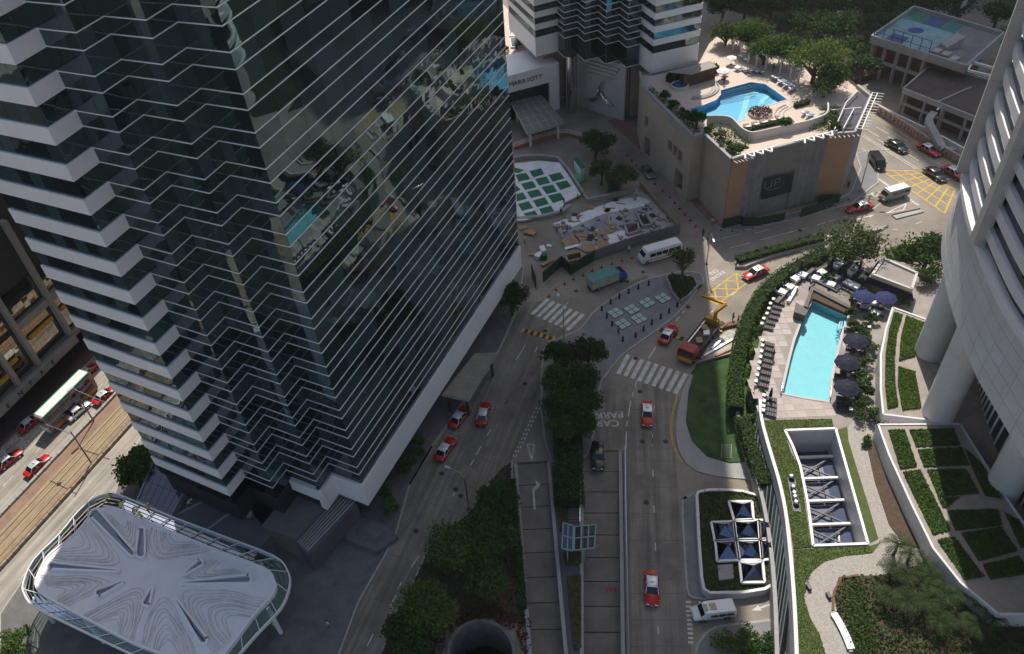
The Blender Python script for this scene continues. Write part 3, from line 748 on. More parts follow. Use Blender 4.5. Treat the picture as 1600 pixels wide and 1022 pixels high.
# ================================================================ HOTEL PODIUM with pool deck
def onplane(px, py, A, B):
    """where the sight line of a photo pixel meets the upright plane through A and B"""
    n = Vector((-(B[1]-A[1]), B[0]-A[0], 0)); d = _fw*F_PX+_rt*(px-PPX)-_up*(py-PPY)
    o = Vector((0, 0, CAM_H)); t = (Vector((A[0], A[1], 0))-o).dot(n)/d.dot(n); return o+d*t
def wall_open(name, A, B, z0, z1, openings, m, parent, depth=0.8, back=None):
    """upright wall face with real recessed openings (s0, s1, za, zb) in metres along A-B"""
    A, B = Vector((A[0], A[1], 0)), Vector((B[0], B[1], 0)); u = (B-A).normalized(); L_ = (B-A).length
    n = Vector((u.y, -u.x, 0))
    loops = [[Vector((0, z0, 0)), Vector((L_, z0, 0)), Vector((L_, z1, 0)), Vector((0, z1, 0))]]
    for s0, s1, za, zc in openings: loops.append([Vector((s0, za, 0)), Vector((s1, za, 0)), Vector((s1, zc, 0)), Vector((s0, zc, 0))])
    tr = geometry.tessellate_polygon(loops); ap = [p for l in loops for p in l]
    w = lambda s, z, dp=0: A+u*s+Vector((0, 0, z))-n*dp
    b = MB(); b.add([w(p.x, p.y) for p in ap], [tuple(t) for t in tr])
    for s0, s1, za, zc in openings:
        c = [(s0, za), (s1, za), (s1, zc), (s0, zc)]
        for i in range(4):
            p, q_ = c[i], c[(i+1) % 4]
            b.quad(w(*p), w(*q_), w(*q_, depth), w(*p, depth))
    o = b.build(name, m, parent)
    for s0, s1, za, zc in openings:
        MB().quad(w(s0, za, depth), w(s1, za, depth), w(s1, zc, depth), w(s0, zc, depth)).build('recess_back', back or m, o)
    return o
ZD = 14.0
pod_px = [(1000,112),(1007,137),(1083,212),(1100,208),(1143,248),(1293,209),(1336,206),(1361,150),(1340,133),(1318,116),(1262,90),(1215,70),(1165,52),(1130,42),(1108,64),(1089,100),(1017,115)]
pod = [P(x, y, ZD+0.5) for x, y in pod_px]
HPOD = thing('hotel_podium', (70, 125, 0), 'beige hotel podium with pool deck on top and scaffold netting on its front', 'building')
pool2_px = [(1076,170),(1098,164),(1118,156),(1125,148),(1125,141),(1150,134),(1173,128),(1196,131),(1214,143),(1231,156),(1200,165),(1174,172),(1166,179),(1164,187),(1143,193),(1106,188),(1088,180)]
pool2 = [P(x, y, ZD) for x, y in pool2_px]
M_deckpink = mat('deck_stone_pink', (0.58, 0.47, 0.39), 0.75, var=0.08, scale=0.6, fine=25)
holed('pool_deck', XY(pod), [XY(pool2)], ZD, M_deckpink, HPOD)
for i in range(len(pod)):
    a, b = pod[i], pod[(i+1) % len(pod)]
    if i in (0,):
        wall_open('beige_wall', a, b, 0, ZD+0.5, [], M_beige, HPOD)
    elif i == 1:
        L_ = (b-a).length
        op = []
        for (x0, x1, zt, zbm) in ((0.56, 0.64, 9.0, 6.6), (0.66, 0.74, 9.0, 6.6), (0.76, 0.84, 9.0, 6.6)): op.append((L_*x0, L_*x1, zbm, zt))
        op.append((L_*0.74, L_*0.90, 0.1, 4.6)); op.append((L_*0.06, L_*0.20, 0.1, 4.4)); op.append((L_*.05, L_*.12, 6.6, 9))
        wall_open('beige_wall', a, b, 0, ZD+0.5, op, M_beige, HPOD, 1.6, mat('niche_cream', (0.55, 0.45, 0.30), 0.8))
    else:
        wall_open('beige_wall' if i < 4 else 'grey_wall', a, b, 0, ZD+0.5, [], M_beige if i < 4 else M_greywrap, HPOD)
    if i < 8: MB().ribbon(XY([a, b]), 0.5, ZD, ZD+0.62).build('parapet', M_concwall, HPOD)
# pool basin and water
def basin(name, pts, z, depth, mfloor, parent, mw=M_water, wl=0.12):
    xy = XY(pts)
    if sum(xy[i][0]*xy[(i+1) % len(xy)][1]-xy[(i+1) % len(xy)][0]*xy[i][1] for i in range(len(xy))) < 0: xy = xy[::-1]
    b = MB(); b.add([(x, y, z-depth) for x, y in xy], [tuple(range(len(xy)))])
    for i in range(len(xy)):
        p, q_ = xy[i], xy[(i+1) % len(xy)]
        b.quad((p[0], p[1], z-depth), (p[0], p[1], z), (q_[0], q_[1], z), (q_[0], q_[1], z-depth))
    o = b.build(name, mfloor, parent)
    wt = MB().sheet([(x, y, z-wl) for x, y in xy]).build('water', mw, o)
    c = xy+[xy[0]]
    MB().ribbon(c, 0.35, z-0.06, z+0.05).build('coping', M_stone, o)
    return o
bs2 = basin('pool_basin', pool2, ZD, 1.5, M_pool2, HPOD)
for pts in ([(1150,193),(1158,172),(1163,150),(1185,138),(1192,140),(1172,152),(1167,172),(1160,190)], [(1183,170),(1188,155),(1203,143),(1208,147),(1195,157),(1190,168)], [(1205,163),(1212,152),(1222,150),(1231,156),(1218,161)]):
    MB().prism(XY([P(x, y, ZD-1.3) for x, y in pts]), ZD-1.5, ZD-1.42).build('pale_floor_band', M_pool3, bs2)
for i in range(6):
    a, b = (1124-1.5*i+i*1.0, 143+i*2.2), (1177+i*1.2, 129+i*2.6)
    pa, pb = P(*a, ZD-.3), P(*b, ZD-.3)
    MB().bar(pa-Vector((0,0,.1*i)), pb-Vector((0,0,.1*i)), 0.12, 0.05).build('step_edge', mat('pool_dark_line', (0.05, 0.12, 0.2), .5), bs2)
# curved screen wall along the deck edge
sw = smooth_line([P(x, y, ZD) for x, y in [(1104,193),(1125,193),(1141,196),(1152,207),(1160,214),(1174,219),(1200,214),(1223,209),(1260,201),(1285,192),(1291,184),(1291,173)]], 4)
for i in range(len(sw)-1):
    MB().ribbon(XY([sw[i], sw[i+1]]), 0.25, ZD, ZD+1.7).build('screen_panel', mat('pale_screen', (0.55, 0.52, 0.50), 0.7, var=0.06), HPOD)
# front cladding: wraps, netting folds, banner
F0, F1, F2 = pod[4], pod[5], pod[6]
fu = (F1-F0).normalized(); fn = Vector((fu.y, -fu.x, 0)); fl = (F1-F0).length
def fpt(s, z, off=0.0): return Vector((F0.x, F0.y, 0))+fu*s+fn*off+Vector((0, 0, z))
MB().add([fpt(0,1.8,.35), fpt(3.1,1.8,.35), fpt(3.1,ZD+.4,.35), fpt(0,ZD+.4,.35), fpt(0,1.8,.05), fpt(3.1,1.8,.05), fpt(3.1,ZD+.4,.05), fpt(0,ZD+.4,.05)], [(0,1,2,3),(1,5,6,2),(4,0,3,7),(3,2,6,7),(0,4,5,1)]).build('orange_wrap', M_orange, HPOD)
def foldwall(s0, s1, z0, z1, name, m, amp=0.35, per=1.1):
    b = MB(); n = max(2, int((s1-s0)/per*2)); prev = None
    for i in range(n+1):
        s = s0+(s1-s0)*i/n; off = 0.25+(amp if i % 2 else 0)
        if prev: b.quad(fpt(prev[0], z0, prev[1]), fpt(s, z0, off), fpt(s, z1, off), fpt(prev[0], z1, prev[1]))
        prev = (s, off)
    b.build(name, m, HPOD)
foldwall(3.1, 6.6, 0.6, ZD+.3, 'netting', M_greywrap)
foldwall(6.6, 12.6, 9.0, ZD+.3, 'netting', mat('grey_net_b', (0.21, 0.20, 0.19), 0.9, var=0.2, scale=.6), 0.05, 2)
foldwall(12.6, 18.2, 0.6, ZD+.3, 'netting', M_greywrap, 0.5, 1.4)
MB().add([fpt(18.2,1.5,.3), fpt(fl+.2,1.5,.3), fpt(fl+.2,ZD+.4,.3), fpt(18.2,ZD+.4,.3)], [(0,1,2,3)]).build('orange_wrap', M_orange, HPOD)
g2 = (F2-F1).normalized(); gn = Vector((g2.y, -g2.x, 0)); gl2 = (F2-F1).length
gp = lambda s, z, o: Vector((F1.x, F1.y, 0))+g2*s+gn*o+Vector((0,0,z))
MB().add([gp(0,1.5,.3), gp(gl2,1.5,.3), gp(gl2,ZD+.4,.3), gp(0,ZD+.4,.3)], [(0,1,2,3)]).build('orange_wrap', M_orange, HPOD)
BAN = thing('banner', fpt(9.5, 4, .5), 'dark banner with thin white letters UP hung on the grey scaffold netting', 'banner')
bA, bB, bC, bD = [onplane(x, y, fpt(0,0,.55), fpt(fl,0,.55)) for x, y in ((1190,312),(1236,300),(1241,270),(1193.5,279))]
MB().add([bA, bB, bC, bD]+[v-fn*0.06 for v in (bA, bB, bC, bD)], [(0,1,2,3),(7,6,5,4),(0,4,5,1),(1,5,6,2),(2,6,7,3),(3,7,4,0)]).build('banner_sheet', mat('banner_ink', (0.02, 0.022, 0.03), 0.6, var=0.1), BAN)
bc = onplane(1206, 288, fpt(0,0,.57), fpt(fl,0,.57))
txt('banner_letters', 'UP', 2.7, mat('dull_print', (.30,.30,.31), .7), BAN, 0.01, bc, (R(90), 0, math.atan2(fu.y, fu.x)), bold=-0.075)
bc = onplane(1199, 298, fpt(0,0,.57), fpt(fl,0,.57))
MB().bar(bc, bc+fu*2.6, 0.02, 0.10).build('banner_line', M_concwall, BAN)
# zigzag roof-edge trusses and brackets
def truss(s0, s1, label):
    e = thing('roof_truss', fpt(s0, ZD+.6), label, 'truss')
    n = 7; A = [fpt(s0+(s1-s0)*i/n, ZD+1.0, 0.2 if i % 2 else 1.7) for i in range(n+1)]
    for i in range(n): MB().bar(A[i], A[i+1], 0.28, 0.22).build('zigzag_bar', M_white_s, e)
    MB().bar(fpt(s0-1, ZD+.9, .3), fpt(s1+1, ZD+.9, .3), 0.2, 0.2).build('chord', M_white_s, e)
    for i in (0, n): MB().bar(fpt(s0+(s1-s0)*i/n, ZD+.45, .2), fpt(s0+(s1-s0)*i/n, ZD+1.0, .2), .15).build('post', M_white_s, e)
truss(1.5, 7.2, 'white zigzag truss along the podium edge at its orange corner nearest the road bend')
truss(12.5, 18.5, 'white zigzag truss along the podium edge above the right half of the netting')
e = thing('roof_brackets', fpt(0, ZD+.5), 'row of white bracket arms sticking out at the orange podium corner', 'brackets')
for i in range(6):
    p = fpt(0.2+i*.6, ZD+.2, 0.3); MB().bar(p, p+fn*1.3+Vector((0,0,.25)), 0.1).build('bracket_arm', M_white_s, e)
e = thing('roof_brackets', gp(0, ZD+.5, 0), 'row of white bracket arms above the wide orange wrap by the wide road', 'brackets')
for i in range(7):
    p = gp(0.2+i*.75, ZD+.2, .3); MB().bar(p, p+gn*1.2+Vector((0,0,.25)), 0.1).build('bracket_arm', M_white_s, e)
e = thing('roof_frame', pod[7], 'white open steel frame along the short podium side facing the busy road', 'frame')
ga, gb = pod[6]+Vector((0,0,.2)), pod[7]+Vector((0,0,.2)); gd = (gb-ga); gno = Vector((gd.y, -gd.x, 0)).normalized()
for off in (0.1, 0.9):
    MB().bar(ga+gno*off+Vector((0,0,.5)), gb+gno*off+Vector((0,0,.5)), 0.16).build('rail', M_white_s, e)
for i in range(14):
    p = ga.lerp(gb, i/13); MB().bar(p+gno*0.1+Vector((0,0,.5)), p+gno*2.0+Vector((0,0,.5)), 0.1).build('arm', M_white_s, e)
# hoarding at the foot of the netting
hz_ = thing('site_hoarding', fpt(8, 0, 2), 'low dark green hoarding at the foot of the hotel netting', 'hoarding')
hl_ = [fpt(-0.2,0,0.8), fpt(3.2,0,0.9), fpt(3.2,0,1.6), fpt(5.8,0,2.6), fpt(10.5,0,3.0)]
for a, b in zip(hl_[:-1], hl_[1:]): MB().ribbon(XY([a, b]), 0.1, 0, 1.9).build('hoarding_panel', M_hoard, hz_)
hl_ = [fpt(13.4,0,3.4), fpt(17,0,3.2), fpt(20.5,0,2.6), fpt(fl+.5,0,1.0), gp(gl2,0,.9)]
for a, b in zip(hl_[:-1], hl_[1:]): MB().ribbon(XY([a, b]), 0.1, 0, 2.1).build('hoarding_panel', M_hoard, hz_)
# brick footway and roadside wall beside the podium
lw = sst(MB().prism(XY(PP([(968,181),(1137,346),(1128,354),(1104,340),(1036,264),(950,188)], .14)), -0.05, 0.14).build('pavement', M_brick))
fw_ = raised('pavement', PP([(1112,350),(1135,348),(1150,350),(1190,345),(1300,318),(1330,300),(1345,262),(1338,240),(1356,235),(1372,250),(1372,285),(1352,300),(1330,318),(1240,342),(1160,360),(1125,358)], .13), 0.13, M_pave)
# hotel porte-cochere canopy
CAN = thing('entrance_canopy', P(840, 200), 'flat grey gridded canopy on posts in front of the hotel lobby', 'canopy')
cz = 4.6; cc = [P(x, y, cz) for x, y in [(797,157),(846,148),(882,190),(824,208)]]
MB().prism(XY(cc), cz-0.7, cz-0.02).build('canopy_slab', M_concwall, CAN)
for i in range(5):
    for j in range(5):
        g = lambda u, v: cc[0].lerp(cc[1], u).lerp(cc[3].lerp(cc[2], u), v)
        e_ = 0.012
        MB().prism(XY([g(i/5+e_, j/5+e_), g((i+1)/5-e_, j/5+e_), g((i+1)/5-e_, (j+1)/5-e_), g(i/5+e_, (j+1)/5-e_)]), cz-0.02, cz+0.04).build('roof_panel', mat('canopy_panel', (0.17, 0.18, 0.16), 0.35, var=0.2, scale=.4), CAN)
for u, v in ((.12,.9),(.88,.9),(.12,.15),(.88,.15)):
    p = g(u, v); MB().tube([(p.x, p.y, 0), (p.x, p.y, cz-.7)], 0.28, 10).build('post', M_white_s, CAN)
# curved white railing round the forecourt
RL = thing('forecourt_railing', P(850, 235), 'curved white railing on a low orange-brown wall round the hotel forecourt', 'railing')
rl = smooth_line(PP([(803,234),(830,225),(860,216),(885,213),(905,218),(925,228)], 0), 3)
MB().ribbon(XY(rl), 0.3, 0, 0.7).build('low_wall', mat('terracotta', (0.40, 0.16, 0.08), .8), RL)
for zz in (0.95, 1.3, 1.7): MB().tube([(p.x, p.y, zz) for p in rl], 0.06, 6).build('rail', M_white_s, RL)
for p in rl[::2]: MB().tube([(p.x, p.y, .6), (p.x, p.y, 1.75)], 0.05, 6).build('rail_post', M_white_s, RL)
# terrace garden between the two towers (skylights and clipped shrubs seen past the tower edge)
GT = sst(MB().prism(XY([P(x, y, 9) for x, y in [(780,0),(808,30),(842,98),(797,108),(780,110)]]), 0, 9.0).build('roof_terrace', M_deckpink))

# ================================================================ DARK SPORTS BUILDING, upper right
DB = thing('sports_building', P(1460, 110), 'concrete building with blue and green ball court on its flat roof', 'building')
zr = 8.6
M_dwhite = mat('greyed_white', (0.36, 0.35, 0.345), 0.8, var=0.2, scale=0.5)  # white greyed down, deepening the building's shade through its colour
dr = [P(x, y, zr) for x, y in [(1427,14),(1567,55),(1508,107),(1361,60)]]
M_dconc = mat('aged_concrete', (0.19, 0.18, 0.175), 0.9, var=0.3, scale=0.4)
MB().prism(XY(dr), zr-0.9, zr).build('roof_slab', M_dconc, DB)
for i in range(4):
    MB().ribbon(XY([dr[i], dr[(i+1) % 4]]), 0.35, zr-1.0, zr+0.75).build('parapet', M_dwhite, DB)
D4 = lambda u, v: dr[0].lerp(dr[1], u).lerp(dr[3].lerp(dr[2], u), v)
ct = MB().prism(XY([D4(.02,.04), D4(.62,.04), D4(.58,.95), D4(.02,.95)]), zr, zr+0.01).build('court_surface', mat('court_teal', (0.14, 0.30, 0.34), .8, var=.3, scale=.35, col2=(0.30, 0.46, 0.52)), DB)
MB().prism(XY([D4(.02,.04), D4(.62,.04), D4(.6,.30), D4(.02,.30)]), zr+.01, zr+0.016).build('court_green', mat('court_green', (0.05, 0.20, 0.17), .8, var=.4, scale=.4), ct)
MB().prism(XY([D4(.24,.04), D4(.44,.04), D4(.44,.28), D4(.24,.28)]), zr+.016, zr+0.022).build('court_key', mat('court_violet', (0.07, 0.09, 0.22), .8, var=.2), ct)
MB().prism(XY([D4(.12,.72), D4(.30,.72), D4(.30,.95), D4(.12,.95)]), zr+.016, zr+0.022).build('court_key', MATS['court_violet'], ct)
c_ = D4(.27,.5); MB().lathe((c_.x, c_.y, zr+.01), [(1.5, 0), (1.5, 0.012)], 24).build('centre_circle', mat('court_blue', (0.05, 0.08, 0.26), .8), ct)
for u in (0.02, .12, .22, .32, .42, .52, .62):
    p = D4(u, .99); MB().bar((p.x, p.y, zr), (p.x, p.y, zr+3.2), 0.1).build('fence_post', M_dsteel, DB)
for z_ in (1.6, 3.2): MB().bar(D4(.02,.99)+Vector((0,0,z_)), D4(.62,.99)+Vector((0,0,z_)), 0.08).build('fence_rail', M_dsteel, DB)
p = D4(.70,.62)
b_ = MB(); b_.add([(p.x-1.6,p.y-1.2,zr),(p.x+1.6,p.y-1.2,zr),(p.x+1.6,p.y+1.2,zr),(p.x-1.6,p.y+1.2,zr),(p.x-1.6,p.y-1.2,zr+.6),(p.x+1.6,p.y-1.2,zr+2.2),(p.x+1.6,p.y+1.2,zr+2.2),(p.x-1.6,p.y+1.2,zr+.6)], [(4,5,6,7),(0,1,5,4),(1,2,6,5),(2,3,7,6),(3,0,4,7)]); b_.build('stair_hood', M_dwhite, DB)
for u, v in ((.75,.85),(.85,.9),(.65,.85)):
    p = D4(u, v); MB().box((p.x, p.y, zr+.25), (1.8, 1.4, .5), .5).build('roof_vent', M_dwhite, DB)
for i in range(5):
    p = D4(.03+.235*i*.6, .97); MB().bar((p.x, p.y, 0), (p.x, p.y, zr-.9), 0.5).build('column', M_dwhite, DB)
    p2 = D4(.03+.235*i*.6, .55); MB().bar((p2.x, p2.y, 0), (p2.x, p2.y, zr-.9), 0.5).build('column', M_dconc, DB)
MB().bar(D4(.03,.97)+Vector((0,0,-4.6)), D4(.6,.97)+Vector((0,0,-4.6)), 0.4, 0.7).build('floor_beam', M_dwhite, DB)
MB().prism(XY([D4(.05,.3), D4(.95,.3), D4(.95,.9), D4(.05,.9)]), 0, zr-.9).build('inner_wall', mat('brown_wall', (0.10, 0.045, 0.035), .8), DB)
bb = D4(.5,-.08); MB().box((bb.x, bb.y, zr+3.4), (2.2, .12, 1.3), .5).build('backboard', M_dwhite, DB); MB().bar((bb.x, bb.y, zr-1), (bb.x, bb.y, zr+3), .14).build('backboard_post', M_dsteel, DB)
DB2 = thing('low_annex', P(1470, 170), 'low annex with brown flat roof and curved outside stair below the ball court', 'building')
z2 = 5.6; er = [P(x, y, z2) for x, y in [(1455,102),(1575,135),(1548,195),(1411,140)]]
MB().prism(XY(er), z2-.6, z2).build('roof_slab', mat('brown_roof', (0.085, 0.065, 0.06), .9, var=.3, scale=.3), DB2)
for i in range(4): MB().ribbon(XY([er[i], er[(i+1) % 4]]), 0.3, z2-.7, z2+.4).build('parapet', M_dwhite, DB2)
E4 = lambda u, v: er[0].lerp(er[1], u).lerp(er[3].lerp(er[2], u), v)
MB().prism(XY([E4(.05,.1), E4(.95,.1), E4(.95,.88), E4(.05,.88)]), 0, z2-.6).build('inner_wall', MATS['brown_wall'], DB2)
for u in (.02,.28,.5,.75,.98):
    p = E4(u,.98); MB().bar((p.x, p.y, 0), (p.x, p.y, z2-.6), .4).build('column', M_dwhite, DB2)
MB().bar(E4(.02,.98)+Vector((0,0,-2.9)), E4(.98,.98)+Vector((0,0,-2.9)), .35, .5).build('floor_beam', M_dwhite, DB2)
MB().bar(E4(.62,.3)+Vector((0,0,.1)), E4(.4,1)+Vector((0,0,.1)), .25, .3).build('roof_upstand', M_dwhite, DB2)
st = smooth_line([E4(.42,1.05)+Vector((0,0,-1.8)), E4(.42,1.25)+Vector((0,0,-2.2)), E4(.55,1.38)+Vector((0,0,-3.2)), E4(.68,1.45)+Vector((0,0,-4.4)), E4(.76,1.3)+Vector((0,0,-5.0))], 4)
b_ = MB()
for i in range(len(st)-1): b_.bar(st[i], st[i+1], 1.3, 0.9)
b_.build('curved_stair', M_dwhite, DB2)
TK = thing('round_turret', P(1535, 110), 'pale rounded turret with a round hole beside the ball court roof', 'turret')
tq = [P(x, y, 8.2) for x, y in [(1518,99),(1556,110),(1552,122),(1512,112)]]
MB().prism(XY(tq), 4.5, 8.2).build('turret_body', mat('pale_aged', (0.36, 0.34, 0.33), .8, var=.15), TK)
for i in range(4): MB().ribbon(XY([tq[i], tq[(i+1) % 4]]), .3, 8.2, 8.7).build('parapet', M_panel, TK)
c_ = onplane(1531, 133, tq[3], tq[2]); MB().lathe((0,0,0), [(.75,0),(.75,.12)], 20).build('round_hole', M_black, TK)
TK.children[-1].location = c_-Vector((0,.2,1.0)); TK.children[-1].rotation_euler = (R(90), 0, R(-15))
# roadside balustrade of the hill road: posts and rails
BL = thing('road_balustrade', P(1440, 210), 'long pink and white balustrade along the far kerb of the wide road', 'balustrade')
ba = smooth_line(PP([(1352,165),(1400,195),(1440,222),(1475,243),(1520,270)], 0), 8)
MB().ribbon(XY(ba), 0.5, 0, 0.5).build('plinth', mat('pink_plinth', (0.34, 0.20, 0.17), .8, var=.2), BL)
MB().ribbon(XY(ba), 0.35, 1.5, 1.75).build('coping', mat('pink_coping', (0.45, 0.33, 0.29), .8, var=.2), BL)
for p, q_ in zip(ba[:-1], ba[1:]):
    MB().box((p.x, p.y, 1.0), (.5,.5,1.0), .5).build('pier', MATS['pink_coping'], BL)
ba2 = PP([(1365,172),(1400,190),(1442,210),(1480,230),(1530,258)], 0)
MB().ribbon(XY(ba2), 0.35, 0, 1.6).build('upper_wall', M_panel, BL)

# ================================================================ CURVED WHITE TOWER, right edge
EP = smooth_line([Vector(p+(0,)) for p in [(56.5,8),(55.8,20),(55.8,30),(56.7,40),(58.3,47.5),(59.8,53.5),(63.2,62.2),(66.0,68.0),(69.0,73.2),(72,76.5),(77,79.5),(84,81),(94,80)]], 5)
EP = [Vector((p.x, p.y)) for p in EP]
ET = thing('curved_tower', (66, 60, 5), 'white curved tower on round columns with panelled skirt and ribbed window bands', 'tower')
ZS, ZR = 24.0, 33.4
inner = offset(EP, -0.9)
MB().prism([tuple(p) for p in inner]+[(112, 70), (112, 10)], ZS+.3, 140).build('core', M_core, ET)
MB().prism([tuple(p) for p in offset(EP, -0.1)]+[(112, 70), (112, 10)], ZS, ZS+.3).build('soffit', M_panel, ET)
# skirt panels, one by one
M_epan = mat('skirt_panel', (0.66, 0.645, 0.645), 0.5, var=0.12, scale=.35)
rows = 5
e_out = EP; e_in = offset(EP, -0.25)
kk = 0
for r_ in range(rows):
    z0 = ZS+(ZR-ZS)*r_/rows; z1 = ZS+(ZR-ZS)*(r_+1)/rows-0.07
    for i in range(0, len(EP)-2, 2):
        a, m_, b = EP[i], EP[i+1], EP[i+2]
        b2 = m_+(b-m_)*0.955; ai, mi_, bi = e_in[i], e_in[i+1], e_in[i+2]
        b_ = MB()
        vs = [(p.x, p.y, z) for z in (z0, z1) for p in (a, m_, b2, ai, mi_, bi)]
        b_.add(vs, [(0,6,7,1),(1,7,8,2),(3,4,10,9),(4,5,11,10),(6,9,10,7),(7,10,11,8),(0,1,4,3),(1,2,5,4),(0,3,9,6),(2,8,11,5)])
        b_.build('skirt_panel', M_epan, ET)
MB_ = band(EP, -0.9, 0.45, ZR, ZR+0.75, 'rim_ledge', M_panel, ET)
for k in range(11):
    z0 = 35.3+2.85*k
    band(EP, -0.85, 0.0, z0, z0+1.2, 'white_band', M_panel, ET)
band(EP, -0.85, -0.55, ZR+.7, 35.25, 'window_glass', M_glassD, ET)
for k in range(11): 
    z0 = 35.3+2.85*k+1.2
    band(EP, -0.85, -0.5, z0+.01, z0+1.64, 'window_glass', M_glassD, ET)
band(EP, -0.85, 0.0, 35.3+2.85*11, 140, 'upper_wall', M_panel, ET)
def rib(px, z, w=1.3, prj=0.9):
    p = P(*px, z); best = min(range(1, len(EP)-1), key=lambda i: (EP[i]-Vector((p.x, p.y))).length)
    t = (EP[best+1]-EP[best-1]).normalized(); n = Vector((-t.y, t.x)); c = EP[best]
    q = [c-t*w/2+n*prj, c+t*w/2+n*prj, c+t*w/2-n*.3, c-t*w/2-n*.3]
    for j in range(8):
        MB().prism([tuple(v) for v in q], 34.1+j*4.0, 34.1+j*4.0+3.97).build('rib_segment', M_stone, ET)
rib((1524.6,381), 34.2); rib((1502,265), 34.2, 1.5, 1.1)
p_s = Vector((60.1,42)); 
for px, zz in (((1446,567),5.0), ((1459,662),5.0), ((1562,770),5.0), ((1425,480),5.0)):
    p = P(*px, 5.6)
    if px == (1425,480): p = Vector((75.0, 73.5, 5))
    MB().tube([(p.x, p.y, zz-.1), (p.x, p.y, ZS+.2)], 1.85, 28).build('column', M_epan, ET, True)
# recessed glazing under the skirt: panes with mullions
gi = offset(EP, -9.0)
MB().prism([tuple(p) for p in offset(EP, -9.3)]+[(110, 70), (110, 12)], 4.9, ZS-.01).build('lower_core', M_core, ET)
gls = []
for i in range(0, len(gi)-1):
    for k in range(5): gls.append((gi[i], gi[i+1], 5.2+3.7*k, 5.2+3.7*k+3.7))
panes_on(gls, M_glassT1, ET, 300, 0.3, 'lobby_pane')
for i in range(0, len(gi), 1):
    n_ = gi[i]; MB().box((n_.x, n_.y, 14.4), (.16,.3,19)).build('mullion', M_white_s, ET)

# ================================================================ STREET BUILDING, left edge
QA, QB = P(0, 640, 5.0), P(97, 546, 5.0); qu = (QB-QA).normalized(); qn = Vector((qu.y, -qu.x, 0))
QB_ = thing('street_building', (QA.x, QA.y, 0), 'dark street building with glass grid, yellow blinds and lettered fascia at the left edge', 'building')
def bp(s, t, z): return Vector((QA.x, QA.y, 0))+qu*s+qn*t+Vector((0, 0, z))
MB().prism(XY([bp(-60,-1.6,0), bp(70,-1.6,0), bp(70,-30,0), bp(-60,-30,0)]), 5.0, 40).build('core', mat('street_core', (0.045, 0.04, 0.036), .8), QB_)
MB().prism(XY([bp(-60,-6,0), bp(70,-6,0), bp(70,-30,0), bp(-60,-30,0)]), 0.0, 5.0).build('shop_front', mat('shop_dark', (0.05, 0.03, 0.025), .7), QB_)
MB().prism(XY([bp(-60,0.6,0), bp(18,0.6,0), bp(18,-2,0), bp(-60,-2,0)]), 4.2, 5.6).build('fascia', mat('fascia_stone', (0.33, 0.30, 0.27), .8, var=.1), QB_)
MB().prism(XY([bp(18.02,-.6,0), bp(60,-.6,0), bp(60,-2,0), bp(18.02,-2,0)]), 4.6, 6.0).build('fascia', MATS['fascia_stone'], QB_)
lw_ = []
for ch, px in zip('ENTRE', ((5,624),(26.5,606.7),(42,589.6),(60,573),(76.5,557))):
    p = onplane(px[0], px[1], bp(0,.62,0), bp(1,.62,0))
    txt('letter', ch, 1.25, M_black, QB_, 0.04, (p.x, p.y, 4.9), (R(90), 0, math.atan2(qu.y, qu.x)), bold=0.02)
gq = []
for i in range(-8, 26):
    for k in range(9):
        gq.append((XY([bp(i*1.15,-1.45,0)])[0], XY([bp((i+1)*1.15,-1.45,0)])[0], 6.6+1.35*k+(1.2 if k > 4 else 0), 6.6+1.35*(k+1)+(1.2 if k > 4 else 0)))
M_gq = mirror_glass('street_glass', (0.30, 0.27, 0.23), wob=0.004)
gq = [(Vector(a), Vector(b), z0, z1) for a, b, z0, z1 in gq]
panes_on(gq, M_gq, QB_, 290, 0.25, 'window_pane')
for s in (-14, -9.2, -4.4, 0.4, 5.2, 10.0, 17.8):
    MB().box(bp(s, -0.7, 18), (0.75, 1.2, 26), math.atan2(qu.y, qu.x)).build('column', MATS['fascia_stone'], QB_)
MB().prism(XY([bp(10.5,-.5,0), bp(60,-.5,0), bp(60,-2,0), bp(10.5,-2,0)]), 13.4, 14.8).build('mid_beam', MATS['fascia_stone'], QB_)
M_yblind = mat('yellow_blind', (0.60, 0.33, 0.03), .7, var=.2, scale=1)
for s0, z_ in ((11.3,10.6),(13.2,10.6),(15.1,10.6),(19,10.6),(21,10.6),(1.2,8.0),(3.0,8.0),(6.0,9.4),(-3.5,8.0)):
    MB().bar(bp(s0,-1.2,z_), bp(s0+1.75,-1.2,z_), 0.35, 0.9).build('blind', M_yblind, QB_)

# unseen high-rises beyond the frame top: first inferred from the wide road's shade, second added to shade the hillside
for nm, (x0, y0, x1, y1, h), lab in (('high_rise', (150, 235, 205, 265, 205), 'tall grey high-rise far beyond the ball court'), ('high_rise', (92, 262, 148, 290, 138), 'broad unseen high-rise added to shade the hillside trees')):
    e = thing(nm, (x0, y0, 0), lab, 'high-rise')
    MB().prism([(x0,y0),(x1,y0),(x1,y1),(x0,y1)], 0, h).build('walls', M_dconc, e)
    for k in range(int(h/12)):
        MB().prism([(x0-.2,y0-.2),(x1+.2,y0-.2),(x1+.2,y1+.2),(x0-.2,y1+.2)], 6+k*12, 8+k*12).build('window_band', M_glassD, e)

